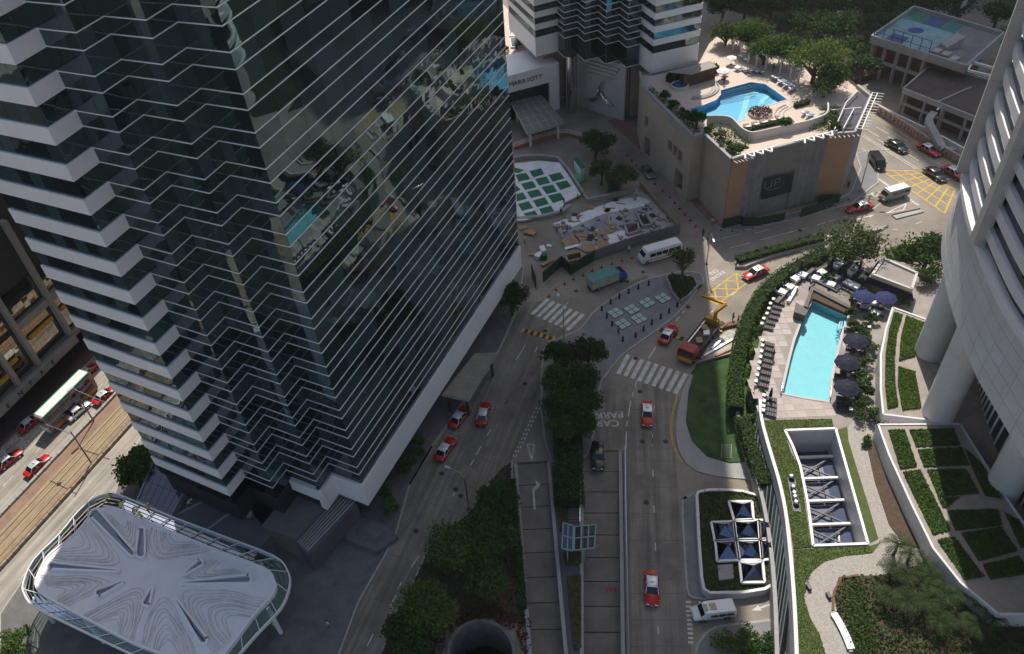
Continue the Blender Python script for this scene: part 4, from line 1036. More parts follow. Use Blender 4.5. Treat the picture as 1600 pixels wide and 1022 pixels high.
# overgrown hillside right of the wide road, out of frame behind the curved tower (the glass tower mirrors it)
b_ = MB(); NX, NY = 24, 30; vs = []
for j in range(NY+1):
    for i in range(NX+1):
        x = 118+i*8; y = -60+j*11; vs.append((x+random.uniform(-2,2), y+random.uniform(-2,2), -0.3+max(0, i-0.5)*1.5+random.uniform(0,2.5)*(i > 0)))
b_.add(vs, [(j*(NX+1)+i, j*(NX+1)+i+1, (j+1)*(NX+1)+i+1, (j+1)*(NX+1)+i) for j in range(NY) for i in range(NX) if not (i < 5 and 15 <= j <= 21)])
sst(b_.build('hillside', mat('hill_scrub', (0.018, 0.03, 0.012), .95, var=.5, scale=.12, bump=.5)))
# ================================================================ POOL TERRACE AND GARDEN PODIUM, right
ZP = 5.0
ca = crop(1140, 380, 3.406); cb = crop(1180, 380, 6.39); cg = crop(1180, 640, 2.676); cl = crop(1060, 480, 4.256)
pool1_px = [(1269,470),(1297,482),(1325.5,495),(1321,508),(1316,521),(1310,545),(1304,568),(1299,598),(1296,628),(1258,622),(1221,615),(1227,586),(1234,556),(1241,530),(1250,506),(1259,487)]
pool1 = [P(x, y, ZP) for x, y in pool1_px]
void_px = [(1226,674),(1305,671),(1355.6,851),(1270,854),(1262,790),(1250,730),(1238,698)]
void = [P(x, y, ZP) for x, y in void_px]
podE_px = [(1169,602),(1178,560),(1190,524),(1205,487),(1213,471),(1250,437),(1269,424),(1301,403),(1345,395),(1420,412),(1480,430),(1760,600),(1760,1090),(1243,1090),(1239,930),(1233,860),(1226,800),(1215,750),(1200,700),(1189,657),(1187,627)]
podE = [P(x, y, ZP) for x, y in podE_px]
M_deck = mat('deck_stone', (0.42, 0.37, 0.34), 0.8, var=0.12, scale=0.7, fine=20)
PT = sst(holed('podium_terrace', XY(podE), [XY(pool1), XY(void)], ZP, mat('terrace_stone', (0.30, 0.265, 0.245), 0.85, var=0.2, scale=0.6, fine=15), None, skirt=5.2))
# white podium wall panels down the curved edge
wl_ = smooth_line([P(x, y, ZP) for x, y in [(1187,627),(1189,657),(1200,700),(1215,750),(1226,800),(1233,860),(1239,930),(1243,1010),(1245,1090)]], 3)
PW = thing('podium_wall', wl_[8], 'long curved white retaining wall along the garden podium edge', 'wall')
for i in range(len(wl_)-1):
    a, b = wl_[i], wl_[i+1]; MB().ribbon(XY([a, a.lerp(b, .99)]), 0.4, 0.0, ZP+0.55).build('wall_panel', M_epan, PW)
ow = smooth_line([P(x, y, 2.6) for x, y in [(1149,553),(1149,600),(1154,650),(1169,700),(1184,750),(1196,800),(1205,860),(1211,930),(1214,1010),(1216,1090)]], 3)
OW = thing('outer_wall', ow[8], 'lower curved grey wall outside the white podium wall beside the turf', 'wall')
for i in range(len(ow)-1):
    a, b = ow[i], ow[i+1]; MB().ribbon(XY([a, a.lerp(b, .99)]), 0.45, 0.0, 2.6).build('wall_panel', M_concwall, OW)
# sloping glass strip between the two walls
GS = thing('glass_strip', ow[18], 'narrow strip of glass roof between the two curved podium walls', 'skylight')
for i in range(9, 26):
    j = min(len(wl_)-2, max(0, i-8)); 
    a, b = ow[i], ow[i+1]; c_, d_ = wl_[min(j+1, len(wl_)-1)], wl_[j]
    va, vb = Vector((a.x,a.y,2.3)), Vector((b.x,b.y,2.3)); vc, vd = Vector((c_.x,c_.y,3.4)), Vector((d_.x,d_.y,3.4))
    MB().quad(va, va.lerp(vb,.96), vd.lerp(vc,.96), vd).build('glass_pane', M_glassT1, GS)
    MB().bar(va, vd, .1).build('glazing_bar', M_dsteel, GS)
# pool
PL = thing('swimming_pool', pool1[0], 'turquoise swimming pool with slightly curved sides on the paved terrace', 'pool')
bs1 = basin('pool_basin', pool1, ZP, 1.3, M_pool1, PL)
for i in range(4):
    q_ = [P(x, y, ZP-.35-.2*i) for x, y in ((1325-i*4,495+i*1.5),(1322-i*4,510+i*2),(1306-i*-1,517-i*2))]
    MB().bar(q_[0], q_[1], .16, .1).build('pool_step', M_pool3, bs1); MB().bar(q_[1], q_[2], .16, .1).build('pool_step', M_pool3, bs1)
for (x0,y0),(x1,y1) in (((1222,604),(1219,613)),((1298,608),(1296,622)),((1308,514),(1312,508))):
    for k in range(2):
        a, b = P(x0, y0+4*k, ZP), P(x1, y1+4*k, ZP)
        MB().tube([a+Vector((0,0,-.4)), a+Vector((0,0,.75)), b+Vector((0,0,.75)), b+Vector((0,0,-.1))], .04, 6).build('hand_rail', M_steel, PL)
# basin wall and raised whirlpool beyond the far end
WP = thing('stepped_basin', P(1290, 455, ZP), 'dark stepped stone basin with shallow water at the far end of the pool', 'basin')
MB().prism(XY([P(x, y, ZP+.8) for x, y in [(1243,476),(1262,489),(1257,497),(1240,491)]]), ZP-.1, ZP+1.3).build('wall_block', mat('dark_granite', (0.09,0.075,0.07), .6, var=.2), WP)
for pts, z_ in (([(1261,478),(1271,452),(1326,482),(1324,490),(1270,466)], .5), ([(1256,478),(1267,449),(1272,447),(1330,478),(1326,481),(1271,453),(1262,480)], .8)):
    MB().prism(XY([P(x, y, ZP+z_) for x, y in pts]), ZP-.05, ZP+z_).build('step_ledge', MATS['dark_granite'] if z_ > .6 else M_soil, WP)
MB().prism(XY([P(x, y, ZP+.6) for x, y in [(1268,446),(1276,440),(1308,457),(1314,450),(1330,458),(1336,464),(1328,476)]]), ZP-.05, ZP+.45).build('shallow_water', mat('wet_stone', (0.25,0.22,0.20), .12, var=.3, scale=1.5, bump=.3), WP)
MB().ribbon(XY([P(x, y, ZP+.7) for x, y in [(1266,448),(1275,438.5),(1308,455),(1314,448),(1336,460)]]), .3, ZP, ZP+.75).build('basin_wall', MATS['dark_granite'], WP)
# deck paving slabs, one by one
DK = sst(MB().prism(XY([P(x, y, ZP) for x, y in [(1188,655),(1187,628),(1222,618),(1297,631),(1300,650)]]), ZP-.02, ZP+0.004).build('pool_deck', M_deck))
polyA = XY([P(x, y, ZP) for x, y in [(1188,655),(1187,626),(1170,601),(1180,556),(1192,524),(1206,488),(1222,487),(1240,466),(1256,474),(1262,489),(1248,505),(1239,530),(1232,556),(1225,586),(1219,616),(1258,624),(1297,630),(1301,605),(1308,565),(1314,540),(1320,515),(1330,500),(1340,506),(1322,560),(1312,600),(1304,650)]])
o_ = P(1188, 655, ZP); ux = (P(1300, 650, ZP)-o_).normalized(); uy = Vector((-ux.y, ux.x, 0)); n_t = 0
poolxy = XY(pool1)
tile_me = {}
for i in range(-12, 26):
    for j in range(-2, 26):
        sz = 1.22
        c = o_+ux*(i+.5)*sz+uy*(j+.5)*sz
        if inside(c.x, c.y, polyA) and n_t < 300 and not any(inside((c+ux*du*.62+uy*dv*.62).x, (c+ux*du*.62+uy*dv*.62).y, poolxy) for du in (-1,0,1) for dv in (-1,0,1)):
            v = (i*7+j*13) % 3
            if v not in tile_me:
                b = MB().box((0,0,0), (sz-.05, sz-.05, .03)); me = bpy.data.meshes.new('tile'); me.from_pydata(b.v, [], b.f)
                me.materials.append(mat('deck_tile_%d' % v, ((.43,.37,.345),(.46,.40,.37),(.40,.345,.32))[v], .8, var=.08, scale=.8)); tile_me[v] = me
            t_ = bpy.data.objects.new('tile', tile_me[v]); link(t_, DK); t_.location = c+Vector((0,0,.014)); t_.rotation_euler = (0, 0, math.atan2(ux.y, ux.x)); n_t += 1
# dining terrace parapets
for pts, nm, lab in (([(1213,472),(1236,446),(1250,434)], 'terrace_planter', 'dark low planter wall beside the left dining tables'), ([(1262,427),(1270,420),(1286,420),(1301,402)], 'terrace_planter', 'dark stepped planter wall behind the far dining tables')):
    e = thing(nm, P(*pts[0], ZP), lab, 'planter')
    MB().ribbon(XY([P(x, y, ZP+.8) for x, y in pts]), .6, ZP, ZP+.8).build('planter_wall', MATS['dark_granite'], e)
e = thing('white_kerb_wall', P(1240, 458, ZP), 'low white wall at the edge of the small dining terrace', 'wall')
MB().ribbon(XY([P(x, y, ZP+.6) for x, y in [(1232,470),(1246,447)]]), .45, ZP, ZP+.6).build('wall_block', M_panel, e)
# pool bar pavilion with navy and gold edge
PB = thing('pool_pavilion', P(1403, 440, ZP), 'small pavilion with grey flat roof and navy and gold eaves behind the dining terrace', 'pavilion')
zv = 8.2; pv = [P(x, y, zv) for x, y in [(1380,405),(1432,428),(1424,453),(1363,430)]]
MB().prism(XY(pv), zv-.25, zv).build('roof', mat('roof_felt', (0.28,0.25,0.235), .9, var=.15, scale=.8), PB)
for i in range(4): MB().ribbon(XY([pv[i], pv[(i+1) % 4]]), .35, zv-.2, zv+.3).build('parapet', M_stone, PB)
cen = sum(pv, Vector((0,0,0)))/4
def grow(v, f): return cen+(v-cen)*f
for i in (2, 3):
    a, b = pv[i], pv[(i+1) % 4]
    A2, B2 = grow(a,1.12), grow(b,1.12); A3, B3 = grow(a,1.3), grow(b,1.3)
    z_ = Vector((0,0,1))
    MB().quad(A2-z_*.35, B2-z_*.35, b-z_*.05, a-z_*.05).build('gold_eave', mat('gold_tile', (0.50,0.36,0.12), .6, var=.2), PB)
    MB().quad(A3-z_*1.3, B3-z_*1.3, B2-z_*.36, A2-z_*.36).build('navy_awning', M_navy, PB)
MB().prism(XY([grow(v,.9) for v in pv]), ZP, zv-.25).build('walls', mat('pavilion_wall', (0.2,0.16,0.13), .8), PB)

# ---- garden podium: lawn, void, path
def lawn(name, px, z, h, m, lab=None):
    o = MB().prism(XY([P(x, y, z+h) for x, y in px]), z, z+h).build(name, m); o['kind'] = 'structure'; return o
lawn('lawn', [cg(35,45), cg(320,38), cg(330,80), cg(120,88), cg(150,180), cg(185,240), cg(235,575), cg(160,580), cg(145,480), cg(120,350), cg(75,180)], ZP, .10, M_grass)
lawn('lawn', [cg(160,585), cg(480,570), cg(525,555), cg(490,600), cg(370,612), cg(290,635), cg(235,680), cg(210,720), cg(205,790), cg(230,870), cg(270,940), cg(300,1050), cg(180,1050), cg(172,900)], ZP, .10, M_grass)
lawn('lawn', [cg(345,85), cg(385,70), cg(390,130), cg(430,260), cg(480,420), cg(515,540), cg(475,560)], ZP, .10, M_grass)
pth = smooth_line([P(x, y, ZP) for x, y in [cg(455,62), cg(425,110), cg(420,180), cg(450,270), cg(480,370), cg(510,470), cg(545,560), cg(490,640), cg(390,655), cg(310,690), cg(268,745), cg(265,820), cg(300,900), cg(335,985), cg(345,1060)]], 5)
pt_o = sst(MB().ribbon(XY(pth), [2.6+1.0*math.sin(i/len(pth)*math.pi)+(0.9 if i > len(pth)*.6 else 0) for i in range(len(pth))], ZP, ZP+.06).build('garden_path', M_pebble))
lawn('planted_bed', [cg(350,700), cg(430,695), cg(560,690), cg(700,640), cg(800,640), cg(860,725), cg(1000,780), cg(1130,900), cg(1130,1060), cg(420,1060), cg(385,950), cg(345,850), cg(328,770)], ZP, .16, M_soil)
lawn('planted_bed', [cg(470,165), cg(500,110), cg(560,220), cg(640,400), cg(745,590), cg(620,560), cg(560,480), cg(500,300)], ZP, .14, M_soil)
MB().ribbon(XY([P(x, y, ZP+.2) for x, y in [cg(432,693), cg(360,705), cg(330,760), cg(325,840)]]), .25, ZP, ZP+.3).build('edging', mat('brown_edging', (.16,.08,.05), .8), pt_o)
BN = thing('curved_bench', P(*cg(365,925), ZP), 'long slim pale curved bench beside the pebble path', 'bench')
bl = smooth_line([P(x, y, ZP+.45) for x, y in [cg(328,850), cg(350,885), cg(378,940), cg(402,1000)]], 4)
MB().ribbon(XY(bl), .75, ZP+.32, ZP+.45).build('seat', M_panel, BN)
for i in (0, len(bl)//2, -1): MB().box((bl[i].x, bl[i].y, ZP+.16), (.5,.5,.32)).build('leg', M_concwall, BN)
for px in (cg(222,748), cg(305,783)):
    p = P(*px, ZP); e = thing('path_light', p, 'small dark path light on the %s side of the pebble path' % ('lawn' if px[0] < 1280 else 'planted'), 'lamp')
    MB().box((p.x, p.y, ZP+.3), (.35,.7,.5)).build('lamp_body', M_dsteel, e)
SP = thing('garden_spotlights', P(*cg(165,360), ZP), 'row of round metal spotlights on a dark plate on the grass strip', 'lights')
a, b = P(*cg(150,290), ZP), P(*cg(175,430), ZP)
MB().bar(a+Vector((0,0,.15)), b+Vector((0,0,.15)), .9, .1).build('base_plate', M_dsteel, SP)
for t in (0,.32,.5,.62,.78):
    p = a.lerp(b, t); MB().lathe((p.x, p.y, ZP+.2), [(.2,0),(.36,.15),(.36,.5),(.2,.6)], 12).build('spot_head', M_steel, SP, True)
# light well
VD = thing('light_well', void[0], 'deep rectangular light well with white walls cut into the grass podium', 'light well')
xy = XY(void)
for i in range(len(xy)):
    p, q_ = xy[i], xy[(i+1) % len(xy)]
    MB().quad((p[0],p[1],-4.5), (q_[0],q_[1],-4.5), (q_[0],q_[1],ZP), (p[0],p[1],ZP)).build('inner_wall', M_epan, VD)
    MB().ribbon([p, q_], .3, ZP-.1, ZP+.3).build('rim', M_panel, VD)
MB().sheet([(x, y, .3) for x, y in (xy if True else xy)]).build('floor', mat('well_floor', (.10,.10,.105), .8, var=.3, scale=.6), VD)
V4 = lambda u, v, z: Vector((*(Vector(xy[0]).lerp(Vector(xy[1]), u).lerp(Vector(xy[3]).lerp(Vector(xy[2]), u), v)), z))
for i in range(5):
    v = .12+.2*i; MB().bar(V4(.0,v,1.9), V4(1,v,1.9), .3, .35).build('cross_beam', M_white_s, VD)
    if i < 4:
        MB().bar(V4(.05,v,1.7), V4(.95,v+.2,1.7), .18).build('brace', M_dsteel, VD); MB().bar(V4(.95,v,1.65), V4(.05,v+.2,1.65), .18).build('brace', M_dsteel, VD)
        for k in range(3): MB().quad(V4(k/3+.01,v+.01,1.2), V4((k+1)/3-.01,v+.01,1.2), V4((k+1)/3-.01,v+.19,1.2), V4(k/3+.01,v+.19,1.2)).build('glass_pane', M_blue_g, VD)
# ---- raised planters at the foot of the curved tower
def rplanter(name, px, z, lab, beds):
    pts = [P(x, y, z) for x, y in px]; e = thing(name, (pts[0].x, pts[0].y, ZP), lab, 'planter')
    MB().prism(XY(pts), ZP-.02, z).build('planter_body', mat('planter_stone', (0.33, 0.285, 0.25), .8, var=.2, scale=.8), e)
    xy_ = XY(pts)
    for i in range(len(xy_)): MB().ribbon([xy_[i], xy_[(i+1) % len(xy_)]], .25, ZP, z+.12).build('planter_wall', M_epan, e)
    for bd in beds:
        bp_ = [P(x, y, z+.15) for x, y in bd]
        MB().prism(XY(bp_), z, z+.15).build('bed', M_gcover, e)
    return e, z
BEDS1 = [[(1397,487),(1411,491),(1402,520),(1398,560),(1399,600),(1404,634),(1387,638),(1383,600),(1384,550),(1390,512)], [(1416,493),(1445,504),(1430,556),(1405,563),(1408,525)], [(1404,572),(1430,580),(1440,636),(1410,640),(1403,600)]]
BEDS2 = [[(1388,671),(1414,671),(1433,728),(1407,732)], [(1421,671),(1490,669),(1500,695),(1432,697)], [(1434,702),(1503,699),(1515,726),(1444,728)], [(1411,737),(1438,733),(1485,828),(1458,834)], [(1449,733),(1510,733),(1530,770),(1466,775)], [(1481,797),(1560,795),(1566,820),(1493,828)], [(1465,843),(1491,838),(1538,900),(1508,905)], [(1503,833),(1565,823),(1590,860),(1530,876)], [(1536,882),(1592,868),(1610,895),(1548,905)], [(1466,778),(1500,776),(1478,792),(1474,792)], [(1508,700),(1532,722),(1566,778),(1540,774),(1520,732)], [(1570,800),(1592,812),(1612,850),(1596,856)]]
rplanter('raised_planter', [(1395,481),(1448,500),(1478,590),(1480,660),(1380,648),(1376,610),(1376,556),(1384,515)], 7.6, 'curved raised planter with two clipped green beds beside the pool umbrellas', BEDS1)
rplanter('raised_planter', [(1372,664),(1500,663),(1560,760),(1640,880),(1640,960),(1560,960),(1501,911),(1458,857),(1423,786),(1389,711)], 7.6, 'large raised planter with grid of green beds and stone strips under the white tower', BEDS2)

# ---- drive court: turf, skylight planter, kerbs
TF = sst(MB().prism(XY([P(x, y, .3) for x, y in [(1088,569),(1149,553),(1147,600),(1152,650),(1168,705),(1172,720),(1140,722),(1105,712),(1081,687),(1072,658),(1076,611)]]), 0, .3).build('turf', M_turf))
raised('pavement', smooth_line(PP([(1080,585),(1120,548),(1150,545),(1150,600),(1158,650),(1178,720),(1190,745),(1140,745),(1090,735),(1066,712),(1058,680),(1062,635)], .13), 2, True), .13, M_concwall)
MB().ribbon(XY([P(x, y, .5) for x, y in [(1088,568),(1149,552)]]), .08, .3, .75).build('turf_edge', mat('plank_edge', (.3,.26,.2), .8), TF)
LD = thing('ladder', P(1135, 707, .3), 'aluminium ladder lying on the dark end of the turf', 'ladder')
a, b, c_, d_ = [P(x, y, .42) for x, y in ((1128,694),(1143,694),(1142,716),(1127,716))]
MB().bar(a, d_, .07).build('stile', M_concwall, LD); MB().bar(b, c_, .07).build('stile', M_concwall, LD)
for i in range(7): MB().bar(a.lerp(d_, (i+.5)/7), b.lerp(c_, (i+.5)/7), .05).build('rung', M_concwall, LD)
for px0, lab in (((1076,700), 'pale dirt patch with rubble along the curved turf kerb'),):
    pass
SPN = thing('skylight_planter', P(1150, 850), 'walled planter with rounded corners and grid of glass pyramids on the drive court', 'planter')
sp_px = [c9(505,360), c9(512,345), c9(560,336), c9(640,337), c9(700,343), c9(760,360), c9(795,390), c9(815,480), c9(832,600), c9(842,720), c9(790,750), c9(700,765), c9(560,767), c9(535,750), c9(525,700), c9(515,560)]
spx = [P(x, y, 1.2) for x, y in sp_px]
MB().prism(XY(spx), 0, 1.0).build('soil', M_soil, SPN)
cyc = XY(spx)+[XY(spx)[0]]
MB().ribbon(cyc, .35, 0, 1.35).build('planter_wall', M_epan, SPN)
pav = raised('pavement', smooth_line(PP([c9(450,375), c9(475,360), c9(500,360), c9(512,560), c9(520,700), c9(540,770), c9(560,790), c9(490,785), c9(465,750), c9(455,600), c9(445,450)], .13), 2, True), .13, M_pave)
M_sky_g = mirror_glass('skylight_glass', (0.16, 0.19, 0.26), wob=.002)
G0, Gx, Gy = c9(565,470), (1.0, 0), (0, 1)
cells = [((638,385),(735,385),(742,460),(660,463)), ((565,472),(658,468),(668,545),(580,550)), ((661,468),(762,463),(768,543),(670,545)), ((765,463),(815,462),(826,540),(771,543)), ((582,553),(668,548),(680,630),(590,634)), ((671,548),(768,546),(776,630),(683,630)), ((771,546),(826,543),(834,625),(779,630)), ((683,640),(780,636),(788,722),(692,724))]
for k, cell in enumerate(cells):
    q_ = [P(*c9(*p), 1.5) for p in cell]; cc_ = sum(q_, Vector((0,0,0)))/4; e = thing('pyramid_skylight', (cc_.x, cc_.y, 1.0), 'glass pyramid skylight in the %s of the skylight planter' % ('top row', 'second row nearest the pavement', 'second row middle', 'second row against the curved wall', 'third row nearest the pavement', 'third row middle', 'third row against the curved wall', 'bottom row')[k], 'skylight', 'glass pyramids of the drive court planter')
    ap = cc_+Vector((0,0,1.5))
    for i in range(4):
        a, b = q_[i], q_[(i+1) % 4]
        MB().sheet([a.lerp(cc_,.04)+Vector((0,0,.05)), b.lerp(cc_,.04)+Vector((0,0,.05)), ap]).build('glass_pane', M_sky_g, e)
        MB().bar(a, b, .28, .3).build('frame_bar', M_white_s, e)
        MB().bar(a, ap, .07).build('hip_bar', M_dsteel, e)
MB().prism(XY([P(x, y, 1.4) for x, y in (c9(592,650), c9(655,645), c9(660,705), c9(598,712))]), .9, 1.4).build('hatch', M_concwall, SPN)
raised('pavement', smooth_line(PP([c9(500,1040), c9(510,980), c9(550,930), c9(600,905), c9(700,895), c9(845,892), c9(850,1060), c9(500,1060)], .13), 3), .13, M_pave)

# ================================================================ WHITE RIPPLED ROOF, lower left
cw = crop(0, 740, 3.3333)
ZW = 7.0
WR = thing('rippled_roof', P(240, 900), 'large white pavilion roof with rippled contour steps and petal-shaped slots', 'roof')
outer = smooth_line([P(x, y, ZW) for x, y in [cw(560,98), cw(640,112), cw(860,205), cw(1150,315), cw(1420,420), cw(1490,490), cw(1505,570), cw(1460,690), cw(1330,830), cw(1190,990), cw(1050,1130), cw(950,1090), cw(800,990), cw(640,915), cw(400,800), cw(180,690), cw(120,620), cw(115,560), cw(170,440), cw(300,310), cw(400,190), cw(480,125)]], 3, True)
innr = smooth_line([P(x, y, ZW) for x, y in [cw(520,175), cw(600,180), cw(830,275), cw(1100,390), cw(1370,490), cw(1425,550), cw(1425,620), cw(1310,750), cw(1190,910), cw(1050,1050), cw(960,1020), cw(830,935), cw(690,880), cw(460,760), cw(240,640), cw(190,590), cw(195,530), cw(260,420), cw(400,310), cw(470,215)]], 3, True)
MB().prism(XY(innr), ZW-.6, ZW).build('roof_deck', mat('roof_white', (0.78,0.76,0.76), .6, var=.06, scale=.4), WR)
ci = XY(innr)+[XY(innr)[0], XY(innr)[1]]
MB().ribbon(ci, .25, ZW-.7, ZW+.12).build('roof_edge', M_panel, WR)
co = XY(outer)+[XY(outer)[0], XY(outer)[1]]
MB().ribbon(co, .2, ZW-.75, ZW-.3).build('ring_beam', M_white_s, WR)
# glass louvre ring between the roof and the beam: panes and ribs, one by one
def ring_at(pts, n):
    pts = [Vector((p[0], p[1])) for p in pts]; pts = pts+[pts[0]]; L_ = [0]
    for a, b in zip(pts[:-1], pts[1:]): L_.append(L_[-1]+(b-a).length)
    out = []
    for i in range(n):
        s = L_[-1]*i/n; k = max(j for j in range(len(L_)-1) if L_[j] <= s); out.append(pts[k].lerp(pts[k+1], (s-L_[k])/max(1e-6, L_[k+1]-L_[k])))
    return out
NR = 34; ro = ring_at(XY(outer), NR); ri = ring_at(XY(innr), NR)
off = min(range(NR), key=lambda k: (ri[k]-ro[0]).length); ri = ri[off:]+ri[:off]
for i in range(NR):
    a, b, c_, d_ = ro[i], ro[(i+1) % NR], ri[(i+1) % NR], ri[i]
    V = lambda p, z: Vector((p.x, p.y, z))
    MB().bar(V(a,ZW-.5), V(d_,ZW-.3), .08, .14).build('rib', M_white_s, WR)
    for s in range(4):
        t0, t1 = s/4+.02, (s+1)/4-.03
        MB().quad(V(a.lerp(d_,t0),ZW-.62), V(b.lerp(c_,t0),ZW-.62), V(b.lerp(c_,t1),ZW-.55), V(a.lerp(d_,t1),ZW-.55)).build('glass_louvre', M_green_g, WR)
# petal slots and contour terraces
slots = [((500,215),(690,420),26,16), ((742,300),(735,420),16,24), ((275,485),(620,510),18,6), ((520,625),(640,570),20,6), ((765,675),(795,600),20,5), ((1060,870),(905,640),22,5), ((1290,555),(950,575),22,6), ((1045,470),(960,530),16,5)]
for (x0,y0),(x1,y1),w0,w1 in slots:
    b = MB(); A, B = Vector(cw(x0,y0)+(0,)), Vector(cw(x1,y1)+(0,)); d = (B-A).normalized(); n = Vector((-d.y, d.x, 0)); pts = []
    w0 /= 3.333; w1 /= 3.333
    for k in range(9): a = math.pi/2+math.pi*k/8; pts.append(A+w0*(math.cos(a)*d+math.sin(a)*n))
    for k in range(7): a = -math.pi/2+math.pi*k/6; pts.append(B+w1*(math.cos(a)*d+math.sin(a)*n))
    wp = [P(p.x, p.y, ZW+.06) for p in pts]
    so = MB().prism(XY(wp), ZW-.1, ZW+.05).build('petal_slot', mat('slot_grey', (0.26,0.265,0.33), .3, var=.1), WR)
    cyc = XY(wp)+[XY(wp)[0], XY(wp)[1]]
    MB().ribbon(cyc, .28, ZW-.05, ZW+.42).build('slot_rim', M_panel, so)
inn_xy = XY(innr)
M_step = mat('roof_step', (0.62,0.59,0.56), .7, var=.25, scale=.8)
def lobe(T, A, B, n, rim=1.0):
    """nested arches of shallow terraces round one lobe of the roof"""
    M = Vector(((A[0]+B[0])/2, (A[1]+B[1])/2)); T, A, B = Vector(T), Vector(A), Vector(B)
    for k in range(n):
        s = .10+.80*k/n+random.uniform(-.02,.02); Tk = T.lerp(M, s*.95); Ak = A.lerp(M, s*.8); Bk = B.lerp(M, s*.8); pts = []
        q1, q2 = Ak.lerp(Tk, .62)+(Ak-M)*.18, Bk.lerp(Tk, .62)+(Bk-M)*.18
        for p in smooth_line([(*Ak,0), (*q1,0), (*Tk,0), (*q2,0), (*Bk,0)], 7):
            w_ = P(*cw(p.x+5*math.sin(p.y*.03+k), p.y+4*math.sin(p.x*.025)), ZW+.03)
            if inside(w_.x, w_.y, inn_xy): pts.append(w_)
        if len(pts) > 4: MB().ribbon(XY(pts), .13, ZW-.02, ZW+.05+.02*(k % 2)).build('contour_step', M_step, WR)
for T, A, B, n in (((640,475),(480,235),(255,455),7), ((600,555),(205,525),(330,700),8), ((755,580),(420,740),(700,880),9), ((850,605),(720,880),(1060,1010),9), ((925,605),(1110,960),(1400,640),10), ((965,550),(1290,525),(1100,440),4), ((800,450),(1120,400),(770,270),9), ((700,425),(725,270),(520,190),6)):
    lobe(T, A, B, n)
for (x, y) in ((160,640),(430,745),(1000,960),(1390,690),(300,420),(860,250),(1180,380)):
    p = P(*cw(x, y), ZW); MB().tube([(p.x, p.y, 0), (p.x, p.y, ZW-.6)], .3, 10).build('column', M_white_s, WR)
# dark terrace roof with blue glass beside it
BG = thing('blue_glass_roof', P(265, 755), 'flat blue glass roof beside the leafy street tree under the tower', 'roof')
zg = 4.5; gq_ = [P(x, y, zg) for x, y in [(243,722),(310,745),(285,800),(262,815),(220,790)]]
g4 = [P(x, y, zg) for x, y in [(240,722),(302,742),(268,806),(215,782)]]
for i in range(6):
    for j in range(2):
        f = lambda u, v: g4[0].lerp(g4[1], u).lerp(g4[3].lerp(g4[2], u), v)
        MB().prism(XY([f(i/6+.004,j/2+.004), f((i+1)/6-.004,j/2+.004), f((i+1)/6-.004,(j+1)/2-.004), f(i/6+.004,(j+1)/2-.004)]), zg-.06, zg).build('glass_panel', M_blue_g, BG)
MB().ribbon(XY([g4[0], g4[3], g4[2], g4[1], g4[0]]), .3, 0.1, zg+.2).build('parapet', M_concwall, BG)
MB().prism(XY(g4), 0.1, zg-.5).build('room_below', M_core, BG)
ST = thing('slate_terrace', P(320, 790), 'dark slate work terrace with workers between the tower and the white roof', 'terrace')
st_px = [(302,742),(370,770),(385,795),(425,835),(400,862),(330,842),(262,812),(272,800)]
MB().prism(XY([P(x, y, 3.6) for x, y in st_px]), 0.1, 3.6).build('terrace_slab', M_sky_d, ST)
for a, b in (((262,812),(362,760)), ((310,838),(375,790))):
    MB().bar(P(*a, 3.7), P(*b, 3.7), .3, .25).build('steel_beam', M_concwall, ST)
RB = thing('flat_roof_block', P(440, 830), 'low block with flat concrete roof in front of the tower corner', 'building')
zb_ = 5.0
MB().prism(XY([P(x, y, zb_) for x, y in [(465,752),(527,770),(462,842),(408,822)]]), 0.1, zb_).build('roof_block', mat('dull_roof', (0.16,0.155,0.14), .9, var=.25, scale=.4, bump=.2), RB)
MB().prism(XY([P(x, y, zb_+.05) for x, y in [(527,770),(556,782),(480,862),(462,845)]]), 0.1, zb_-.8).build('ribbed_roof', M_asph, RB)
for i in range(7):
    t = i/6; MB().bar(P(528+27*t, 771+11*t, zb_-.7), P(463+17*t, 845+16*t, zb_-.7), .18, .25).build('roof_rib', M_concwall, RB)
MB().box(P(481, 757, zb_)+Vector((0,0,.6)), (1.4,1.4,1.4), .5).build('vent_box', M_concwall, RB)
# stepped water garden beside the block
WG = thing('stepped_planter', P(590, 850), 'dark stepped stone planter court beside the road at the tower corner', 'planter')
for i, pts in enumerate(([(545,800),(600,820),(622,838),(590,862),(540,842)], [(560,810),(598,826),(608,838),(588,852),(556,838)], [(572,818),(594,828),(598,838),(586,846),(570,836)])):
    MB().prism(XY([P(x, y, .9-.25*i) for x, y in pts]), .1, .9-.22*i if i == 0 else .9+.06*i).build('stone_step', (M_paved, M_asph, M_paved)[i], WG)
# drop-off canopy by the tower
DC = thing('dropoff_canopy', P(735, 600), 'flat stone-panelled canopy over the taxi drop-off beside the tower', 'canopy')
zc_ = 4.4; dq = [P(x, y, zc_) for x, y in [(742,552),(776,551),(732,625),(690,616)]]
MB().prism(XY(dq), zc_-.5, zc_-.02).build('canopy_slab', M_concwall, DC)
for i in range(3):
    for j in range(5):
        f = lambda u, v: dq[0].lerp(dq[1], u).lerp(dq[3].lerp(dq[2], u), v)
        MB().prism(XY([f(i/3+.01,j/5+.006), f((i+1)/3-.01,j/5+.006), f((i+1)/3-.01,(j+1)/5-.006), f(i/3+.01,(j+1)/5-.006)]), zc_-.02, zc_+.04).build('roof_panel', mat('stone_panel', (0.27,0.24,0.19), .7, var=.2, scale=.5), DC)
for u, v in ((.15,.95),(.85,.95),(.15,.1),(.85,.1)):
    p = f(u, v); MB().tube([(p.x, p.y, .1), (p.x, p.y, zc_-.5)], .22, 8).build('post', M_dsteel, DC)
